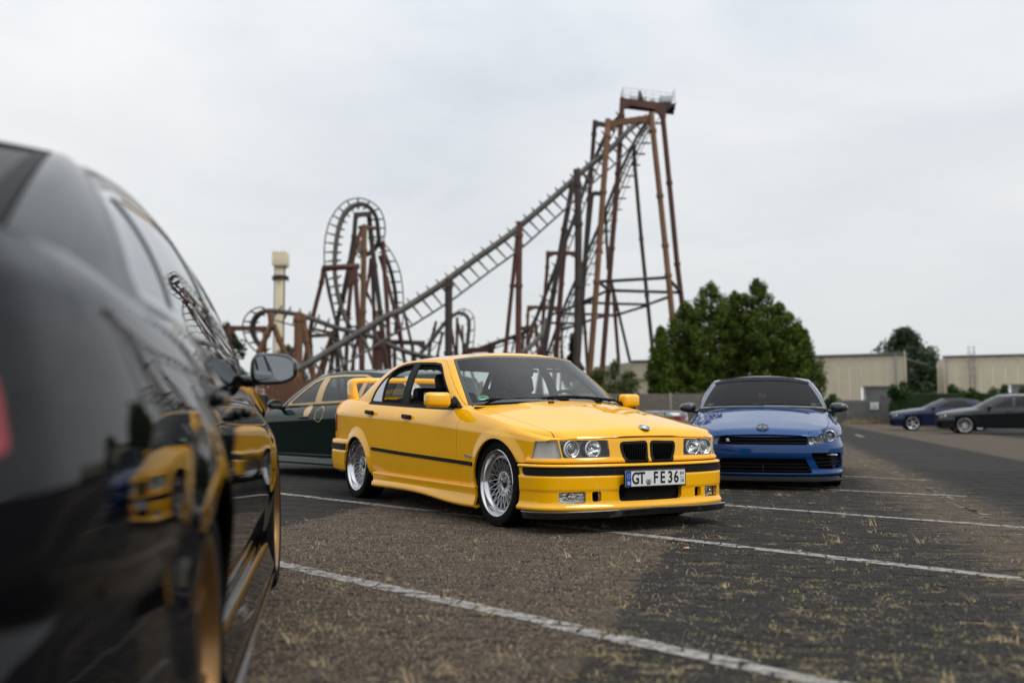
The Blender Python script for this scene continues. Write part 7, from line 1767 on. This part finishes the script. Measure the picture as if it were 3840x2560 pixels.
for yy in (T - 3.7, T - 1.4):
    for f in (.35, .7, 1.05):
        a = Vector((xA, yy, pc[0].z + f)); b = Vector((xB, yy, pc[1].z - .1 + f)); MB().tube([rel(a), rel(b)], .022, 5).build('rail_bar', PALE, coaster)
    for k in range(8):
        f = k / 7; a = Vector((xA + (xB - xA) * f, yy, pc[0].z + (pc[1].z - .1 - pc[0].z) * f)); MB().tube([rel(a), rel(a + Vector((0, 0, 1.05)))], .022, 5).build('rail_post', PALE, coaster)
for xs_ in (xA, xB):
    for f in (.35, .7, 1.05): MB().tube([rel(Vector((xs_, T - 3.7, pc[0].z + f - (.1 if xs_ == xB else 0)))), rel(Vector((xs_, T - 1.4, pc[0].z + f - (.1 if xs_ == xB else 0))))], .03, 5).build('rail_bar', PALE, coaster)
for (u, w, hgt) in ((.32, 1.7, .55), (.86, 1.2, .65), (.60, .5, .3)): m = MB(); m.bbox(rel(Vector((xA + (xB - xA) * u, T - 2, pc[0].z + hgt / 2 - .05))), (w, 1.2, hgt), .04); m.build('motor_box', PALE, coaster)
m = MB(); m.tube([rel(Vector((xA + 1.9, T - 2.5, pc[0].z))), rel(Vector((xA + 1.8, T - 2.5, pc[0].z + 1.1)))], [.35, .12], 8); m.build('motor', RUSTK, coaster)
# --- track: spine tube, two running rails, ties
NT = [0]
def track(S, r_sp=.24, r_rail=.09, step=1.35, m_=TRACKM, back=(.04, 1.15), tie_r=.085, spike=.62):
    """S: list of (spine point, outer rail point) as world points"""
    r_sp *= .84; r_rail *= .8; tie_r *= .8
    A = np.array([tuple(s[0]) for s in S]); B = np.array([tuple(s[1]) for s in S]); d = np.concatenate([[0], np.cumsum(np.linalg.norm(np.diff(A, axis=0), axis=1))])
    n = max(8, int(d[-1] / step)); q = np.linspace(0, d[-1], n); a = akima(d, A, q); b = akima(d, B, q); w = b - a; c = a + w * back[0] + np.array([0, back[1], 0])
    qf = np.linspace(0, d[-1], n * 3); af, bf = akima(d, A, qf), akima(d, B, qf); cf = af + (bf - af) * back[0] + np.array([0, back[1], 0]); off = np.array(INV)
    MB().tube(af + off, r_sp, 10).build('track_spine', m_, coaster); MB().tube(bf + off, r_rail, 7).build('rail', m_, coaster); MB().tube(cf + off, r_rail, 7).build('rail', m_, coaster)
    for i in range(n):
        p, x, y = a[i] + off, b[i] + off, c[i] + off; out = (p - (x + y) / 2); out = out / (np.linalg.norm(out) + 1e-9)
        up_ = (p - x); up_ = up_ / (np.linalg.norm(up_) + 1e-9)
        m = MB(); m.tube([x, p, p + up_ * spike, y], [tie_r * .9, tie_r * 1.7, tie_r * .7, tie_r * .8], 5, caps=False); m.build('tie', m_, coaster); NT[0] += 1
# main first drop: from the tower down to the left
sp = [c6(1330, 205), c6(1280, 222), c6(1230, 262), c6(1180, 315), c6(1100, 390), c6(1000, 466), c6(900, 556), c6(800, 644), c6(700, 729), c6(600, 814), c6(500, 888), c6(400, 958), c6(300, 1032), c6(200, 1105), c6(100, 1170), c6(0, 1232), c5(1400, 1012), c5(1200, 1135), c5(1000, 1255), c5(800, 1375), c5(640, 1455)]
of = [(12, 14), (14, 17), (17, 20), (20, 22), (23, 24), (25, 26), (26, 27), (27, 28), (28, 29), (29, 30), (29, 31), (29, 32), (29, 33), (28, 34), (28, 34), (27, 35), (26, 36), (25, 37), (24, 38), (22, 38), (20, 38)]
n = len(sp); DD = np.linspace(T - 3, T - 22, n); track([(at(*s, D), at(s[0] + o[0], s[1] + o[1], D - .4)) for s, o, D in zip(sp, of, DD)], .30, .12, 1.05)
# second, darker track dropping steeply behind the tower
sp = [c6(1180, 190), c6(1120, 260), c6(1070, 360), c6(1020, 480), c6(975, 610), c6(920, 770), c6(860, 930), c6(800, 1090), c6(745, 1230), c6(690, 1330), c6(600, 1375), c6(520, 1400), c6(440, 1430)]
track([(at(*s, D), at(s[0] + 11, s[1] + 8, D)) for s, D in zip(sp, np.linspace(T + 4, T + 14, len(sp)))], .26, .09, 1.2, TRACKD)
# lift hill with catwalk: truss going down from the tower behind the legs
sp = [c6(1330, 215), c6(1275, 290), c6(1225, 390), c6(1175, 500), c6(1120, 640), c6(1060, 790), c6(1000, 930), c6(940, 1070), c6(880, 1210), c6(830, 1350), c6(780, 1490)]
LH = [(at(*s, D), at(s[0] + 14, s[1] + 7, D)) for s, D in zip(sp, np.linspace(T + 1, T + 12, len(sp)))]
track(LH, .20, .10, .85, TRACKD, back=(.5, 1.4), tie_r=.06, spike=.2)
A = np.array([tuple(s[1]) for s in LH]); d = np.concatenate([[0], np.cumsum(np.linalg.norm(np.diff(A, axis=0), axis=1))]); q = akima(d, A, np.linspace(0, d[-1], 46))
for i, p in enumerate(q):
    if i % 2 == 0: MB().box(rel(Vector(p) + Vector((.45, -.3, -.1))), (.9, .5, .06)).build('stair_tread', TRACKD, coaster)
for o in (.05, .85): MB().tube([rel(Vector(p) + Vector((o, -.3, 1.0))) for p in q], .035, 5).build('rail_bar', TRACKD, coaster)
# curved run-out at the foot of the lift
sp = [c7(985, 500), c7(985, 590), c7(940, 690), c7(860, 780), c7(770, 860), c7(700, 910), c7(560, 990)]
track([(at(*s, D), at(s[0] + 6, s[1] + 17, D)) for s, D in zip(sp, np.linspace(T + 2, T - 8, len(sp)))], .30, .10, 1.2)
# tall vertical loop, left part
sp = [c5(1110, 1100), c5(1050, 960), c5(1015, 830), c5(996, 700), c5(992, 580), c5(1002, 450), c5(1020, 340), c5(1052, 240), c5(1100, 172), c5(1165, 138), c5(1232, 142), c5(1290, 190), c5(1325, 270), c5(1335, 370), c5(1345, 460)]
rl = [c5(1010, 1120), c5(975, 970), c5(942, 840), c5(922, 720), c5(912, 590), c5(915, 440), c5(940, 310), c5(990, 205), c5(1065, 125), c5(1160, 92), c5(1255, 108), c5(1340, 170), c5(1382, 270), c5(1386, 370), c5(1362, 450)]
n = len(sp); track([(at(*s, D), at(*r, D - .3)) for s, r, D in zip(sp, rl, np.linspace(92, 99, n))], .26, .085, .85)
# back half of the loop, right of the supports
sp = [c5(1340, 430), c5(1385, 530), c5(1420, 620), c5(1448, 720), c5(1466, 820), c5(1476, 930), c5(1478, 1040), c5(1470, 1150)]
rl = [c5(1372, 440), c5(1440, 520), c5(1490, 620), c5(1516, 720), c5(1528, 820), c5(1532, 930), c5(1528, 1040), c5(1515, 1150)]
track([(at(*s, D), at(*r, D + .3)) for s, r, D in zip(sp, rl, np.linspace(99, 104, 8))], .24, .08, 1.0)
sp = [c5(1330, 440), c5(1290, 500), c5(1240, 530), c5(1200, 520), c5(1185, 480), c5(1200, 430)]; track([(at(*s, D), at(s[0] - 7, s[1] + 8, D)) for s, D in zip(sp, np.linspace(100, 103, 6))], .24, .08, 1.3)
# low helix on the left
sp = [c5(1330, 1190), c5(1200, 1150), c5(1080, 1125), c5(960, 1090), c5(850, 1048), c5(740, 1012), c5(640, 990), c5(560, 978), c5(480, 972), c5(410, 990), c5(365, 1030), c5(345, 1095), c5(355, 1160), c5(390, 1225), c5(440, 1280)]
rl = [c5(1300, 1290), c5(1160, 1240), c5(1040, 1205), c5(930, 1170), c5(820, 1135), c5(700, 1095), c5(600, 1068), c5(520, 1045), c5(430, 945), c5(345, 968), c5(292, 1020), c5(272, 1095), c5(285, 1165), c5(322, 1235), c5(385, 1295)]
track([(at(*s, D), at(*r, D)) for s, r, D in zip(sp, rl, np.linspace(88, 92, 15))], .27, .085, .9)
# low return track and the small far loop
sp = [c5(1390, 1225), c5(1480, 1265), c5(1580, 1300), c5(1700, 1330), cb(1700, 800), cb(1950, 900)]; track([(at(*s, 96), at(s[0] + 3, s[1] + 24, 96)) for s in sp], .30, .09, 1.5)
sp = [cb(1560, 800), cb(1660, 690), cb(1760, 570), cb(1860, 430), cb(1960, 320), cb(2050, 255), cb(2130, 250), cb(2195, 300), cb(2215, 400), cb(2205, 520), cb(2190, 640), cb(2170, 760)]
rl = [cb(1640, 830), cb(1740, 720), cb(1840, 600), cb(1930, 460), cb(2010, 300), cb(2080, 215), cb(2160, 195), cb(2240, 240), cb(2280, 340), cb(2282, 480), cb(2270, 620), cb(2255, 760)]
track([(at(*s, 108), at(*r, 108.6)) for s, r in zip(sp, rl)], .26, .07, 1.0)
# --- loop supports
for P_, r, mm, D in (([(1158, 225), (1145, 390), (1110, 600), (1055, 880), (1000, 1110), (960, 1450)], .36, RUSTK, 94), ([(1262, 225), (1280, 400), (1305, 620), (1350, 980), (1400, 1450)], .40, RUSTK, 96), ([(1226, 298), (1222, 500), (1215, 980), (1205, 1450)], .42, RUSTO, 90), ([(1205, 330), (1165, 450), (1130, 600), (1085, 780), (1040, 960), (900, 1450)], .32, RUSTO, 98), ([(906, 640), (890, 750), (822, 1020), (790, 1200)], .34, RUSTD, 91), ([(1156, 640), (1158, 735), (1182, 1100), (1212, 1450)], .36, RUSTD, 88), ([(1130, 650), (1122, 760), (1100, 1000), (1080, 1440)], .32, RUSTD, 93), ([(1182, 680), (1260, 860), (1338, 1040), (1360, 1150)], .20, RUSTD, 92), ([(1372, 430), (1382, 640), (1408, 1000), (1425, 1450)], .36, RUSTD, 97), ([(1345, 540), (1400, 720), (1460, 960), (1510, 1210)], .30, RUSTD, 100), ([(1300, 560), (1290, 700), (1305, 1100), (1300, 1450)], .32, RUSTK, 102), ([(1275, 560), (1262, 700), (1225, 900)], .24, RUSTD, 101), ([(918, 660), (948, 800), (1005, 1080), (1040, 1300)], .20, RUSTK, 93), ([(1540, 985), (1560, 1080), (1592, 1215)], .22, RUSTK, 98), ([(1480, 960), (1500, 1080), (1520, 1210)], .22, RUSTD, 99)):
    column(pts3(c5, P_, D), r, mm)
beam(at(*c5(1150, 222), 94.5), at(*c5(1275, 214), 95.5), .30, RUSTK, True); beam(at(*c5(900, 638), 90), at(*c5(1184, 624), 89.5), .36, RUSTD); beam(at(*c5(1190, 320), 92), at(*c5(1310, 325), 97), .24, RUSTD)
# --- helix supports, low portals, posts towards the ground
for P_, r, mm, D in (([(164, 1092), (163, 1150), (160, 1420)], .40, RUSTD, 96), ([(486, 985), (495, 1090), (462, 1160), (405, 1290), (380, 1420)], .42, RUSTO, 88), ([(512, 1080), (560, 1200), (612, 1320), (650, 1420)], .42, RUSTO, 88.5), ([(712, 985), (710, 1040), (706, 1400)], .62, RUSTO, 86), ([(742, 1000), (770, 1210), (812, 1420)], .44, RUSTO, 88), ([(1340, 1130), (1335, 1250), (1330, 1450)], .70, RUSTD, 84), ([(800, 1100), (806, 1250), (820, 1420)], .26, RUSTK, 95), ([(1000, 1090), (1010, 1250), (1020, 1440)], .40, RUSTK, 97), ([(1410, 1180), (1418, 1300), (1425, 1440)], .34, RUSTD, 100), ([(980, 1130), (935, 1260), (880, 1420)], .28, RUSTO, 94), ([(1190, 1090), (1250, 1260), (1310, 1450)], .24, RUSTO, 95), ([(1150, 1230), (1140, 1330), (1135, 1440)], .3, RUSTD, 98), ([(1600, 1215), (1605, 1300), (1608, 1420)], .30, RUSTK, 100), ([(1460, 1230), (1462, 1320), (1465, 1440)], .3, RUSTD, 102), ([(440, 1110), (445, 1200), (450, 1400)], .32, RUSTD, 97), ([(690, 1240), (640, 1330), (600, 1420)], .3, RUSTD, 99)):
    column(pts3(c5, P_, D), r, mm)
beam(at(*c5(160, 1108), 96), at(*c5(462, 1112), 97), .30, RUSTD, True); beam(at(*c5(806, 1170), 95), at(*c5(1000, 1160), 97), .22, RUSTD); beam(at(*c5(805, 1110), 95), at(*c5(990, 1150), 97), .18, RUSTD); beam(at(*c5(1430, 1216), 100), at(*c5(1700, 1226), 101), .30, RUSTK, True)
for P_, r, mm, D in (([(1800, 350), (1775, 450), (1745, 560), (1700, 800)], .26, RUSTD, 110), ([(2065, 300), (2062, 500), (2060, 760)], .26, RUSTD, 110), ([(2075, 380), (2110, 520), (2180, 760)], .24, RUSTD, 111), ([(2130, 400), (2135, 560), (2140, 760)], .2, RUSTD, 112), ([(1880, 480), (1850, 620), (1810, 800)], .24, RUSTD, 111), ([(1990, 430), (2010, 560), (2040, 760)], .22, RUSTD, 112)):
    column(pts3(cb, P_, D), r, mm)
for P_, r, mm, D in (([(300, 800), (310, 860), (315, 960)], .5, RUSTK, 112), ([(850, 520), (800, 700), (740, 900)], .34, RUSTO, 110), ([(870, 540), (880, 700), (900, 900)], .30, RUSTO, 111), ([(720, 610), (715, 720), (700, 900)], .26, RUSTD, 112), ([(610, 720), (580, 860), (560, 960)], .16, RUSTO, 113), ([(1195, 780), (1205, 900), (1220, 1010)], .14, RUSTO, 106)):
    column(pts3(c7, P_, D), r, mm)
beam(at(*c7(630, 612), 112), at(*c7(790, 600), 112), .26, RUSTD, True); beam(at(*c7(-20, 890), 112), at(*c7(330, 870), 112), .40, RUSTD, True); beam(at(*c7(300, 820), 112), at(*c7(620, 700), 112), .26, RUSTK)
# ------------------------------------------------------------------ drop tower far behind
CREAM = mat('tower_cream', (.70, .60, .42), rough=.7, var=.05, vscale=.3); CREAMD = mat('tower_cream_dark', (.52, .43, .29), rough=.7, var=.08, vscale=.4)
Dt = 230.0; b0 = at(641, 840, Dt); ztop = at(641, 612, Dt).z; zh = at(641, 585, Dt).z
dt = empty('drop_tower', (b0.x, Dt, 0), 0, 'slender cream drop tower with a battlement head, left of the coaster', 'tower')
m = MB(); m.bbox((0, 0, ztop / 2), (1.9, 1.9, ztop), .12); m.build('shaft', CREAM, dt)
for s in (-1, 1): m = MB(); m.tube([(s * 1.15, -.9, 0), (s * 1.15, -.9, ztop)], .13, 6); m.build('guide_rail', RUSTK, dt)
m = MB(); m.bbox((0, 0, (ztop + zh) / 2 + .2), (3.3, 3.3, zh - ztop + .3), .08); m.build('head', CREAM, dt); m = MB(); m.bbox((0, 0, ztop - .1), (2.6, 2.6, .5), .1); m.build('head_collar', CREAMD, dt)
for x in (-1.25, -.45, .45, 1.25):
    for y in (-1.45, 1.45): m = MB(); m.tube([(x, y, zh), (x, y, zh + .45), (x, y, zh + .8)], [.28, .26, .06], 6); m.build('merlon', CREAMD, dt)
zg = at(641, 637, Dt).z; m = MB(); m.lathe([(1.2, zg - .5), (1.55, zg - .4), (1.55, zg + .4), (1.2, zg + .5)], 16, 'Z', smooth=False); m.build('gondola', RUSTK, dt)
for k in range(10):
    a = 2 * math.pi * k / 10; m = MB(); m.bbox((1.75 * math.cos(a), 1.75 * math.sin(a), zg - .25), (.35, .35, 1.0), .06, rz=a); m.build('seat', RUSTK, dt)
print('ties', NT[0])

# ------------------------------------------------------------------ passer-by far behind the dark green car
def build_person():
    p0 = at(604, 894, 42.0); H_ = p0.z / .96; k = H_ / 1.75
    me = bpy.data.meshes.new('person'); J = {}; V = []; E = []; Rr = []
    def j(n, x, y, z, r, par=None):
        J[n] = len(V); V.append((x * k, y * k, z * k)); Rr.append(r * k)
        if par: E.append((J[par], J[n]))
    j('pel', 0, 0, .95, .135); j('abd', 0, 0, 1.10, .125, 'pel'); j('che', 0, .01, 1.30, .145, 'abd'); j('sho', 0, 0, 1.43, .10, 'che'); j('nek', 0, 0, 1.51, .055, 'sho'); j('hed0', 0, -.01, 1.58, .075, 'nek'); j('hed1', 0, -.012, 1.68, .085, 'hed0'); j('hed2', 0, 0, 1.735, .055, 'hed1')
    for s in (-1, 1):
        t = str(s); j('s' + t, s * .17, 0, 1.41, .07, 'sho'); j('e' + t, s * .23, .02, 1.14, .045, 's' + t); j('w' + t, s * .24, -.05, .90, .030, 'e' + t); j('h' + t, s * .24, -.07, .83, .034, 'w' + t)
        for f, dx in enumerate((-.025, -.008, .008, .025)): j('f%d' % f + t, s * .24 + dx, -.085, .745 - .01 * abs(f - 1), .0085, 'h' + t)
        j('th' + t, s * .21, -.10, .80, .010, 'h' + t)
        j('hp' + t, s * .09, 0, .90, .095, 'pel'); j('kn' + t, s * .10, -.03 * s, .50, .062, 'hp' + t); j('an' + t, s * .10, .03 * s, .09, .045, 'kn' + t); j('to' + t, s * .11, -.13 + .03 * s, .035, .038, 'an' + t)
    me.from_pydata(V, E, []); o = bpy.data.objects.new('tmp_person', me); COL.objects.link(o); md = o.modifiers.new('skin', 'SKIN'); md.use_smooth_shade = True
    for i, r in enumerate(Rr): me.skin_vertices[0].data[i].radius = (r, r); me.skin_vertices[0].data[i].use_root = (i == 0)
    o.modifiers.new('sub', 'SUBSURF').levels = 1; dg = bpy.context.evaluated_depsgraph_get(); dg.update(); m2 = bpy.data.meshes.new_from_object(o.evaluated_get(dg)); bpy.data.objects.remove(o)
    m2.name = 'person'; m2.materials.clear(); m2.materials.append(mat('skin', (.46, .25, .18), rough=.6, var=.06, vscale=20)); po = bpy.data.objects.new('person', m2); COL.objects.link(po); po.location = (p0.x, p0.y, 0); tag(po, 'person in dark clothes standing far behind the dark green car', 'person')
    cl = m2.copy(); bm = bmesh.new(); bm.from_mesh(cl); bm.normal_update()
    bmesh.ops.delete(bm, geom=[f for f in bm.faces if f.calc_center_median().z > 1.47 * k or (abs(f.calc_center_median().x) > .19 * k and f.calc_center_median().z < .92 * k)], context='FACES')
    for v in bm.verts: v.co += v.normal * .012
    bm.to_mesh(cl); bm.free(); cl.materials.clear(); cl.materials.append(mat('dark_cloth', (.025, .028, .035), rough=.9, var=.2, vscale=15)); link(bpy.data.objects.new('clothing', cl), po)
    m = MB(); bmh = bmesh.new(); bmesh.ops.create_uvsphere(bmh, u_segments=14, v_segments=10, radius=.102 * k); bmesh.ops.delete(bmh, geom=[v for v in bmh.verts if v.co.z < -.01 or (v.co.y < -.05 * k and v.co.z < .05 * k)], context='VERTS'); bmh.verts.index_update()
    m.add([(v.co.x, v.co.y + .01, v.co.z + 1.68 * k) for v in bmh.verts], [tuple(v.index for v in f.verts) for f in bmh.faces], True); bmh.free(); m.build('hair', mat('hair_brown', (.05, .03, .02), rough=.7, var=.2, vscale=40), po)
    m = MB(); m.bbox((0, -.105 * k, 1.635 * k), (.024 * k, .03 * k, .04 * k), .008); m.build('nose', MATS['skin'], po)
    for s in (-1, 1):
        m = MB(); m.bbox((s * .032 * k, -.092 * k, 1.665 * k), (.018, .012, .010), .004); m.build('eye', VOID, po)
        m = MB(); m.bbox((s * .090 * k, -.005, 1.645 * k), (.02, .035, .055), .008); m.build('ear', MATS['skin'], po)
    m = MB(); m.bbox((0, -.094 * k, 1.59 * k), (.05, .012, .010), .004); m.build('mouth', mat('lips', (.32, .12, .10), rough=.6, var=.05), po)
build_person()
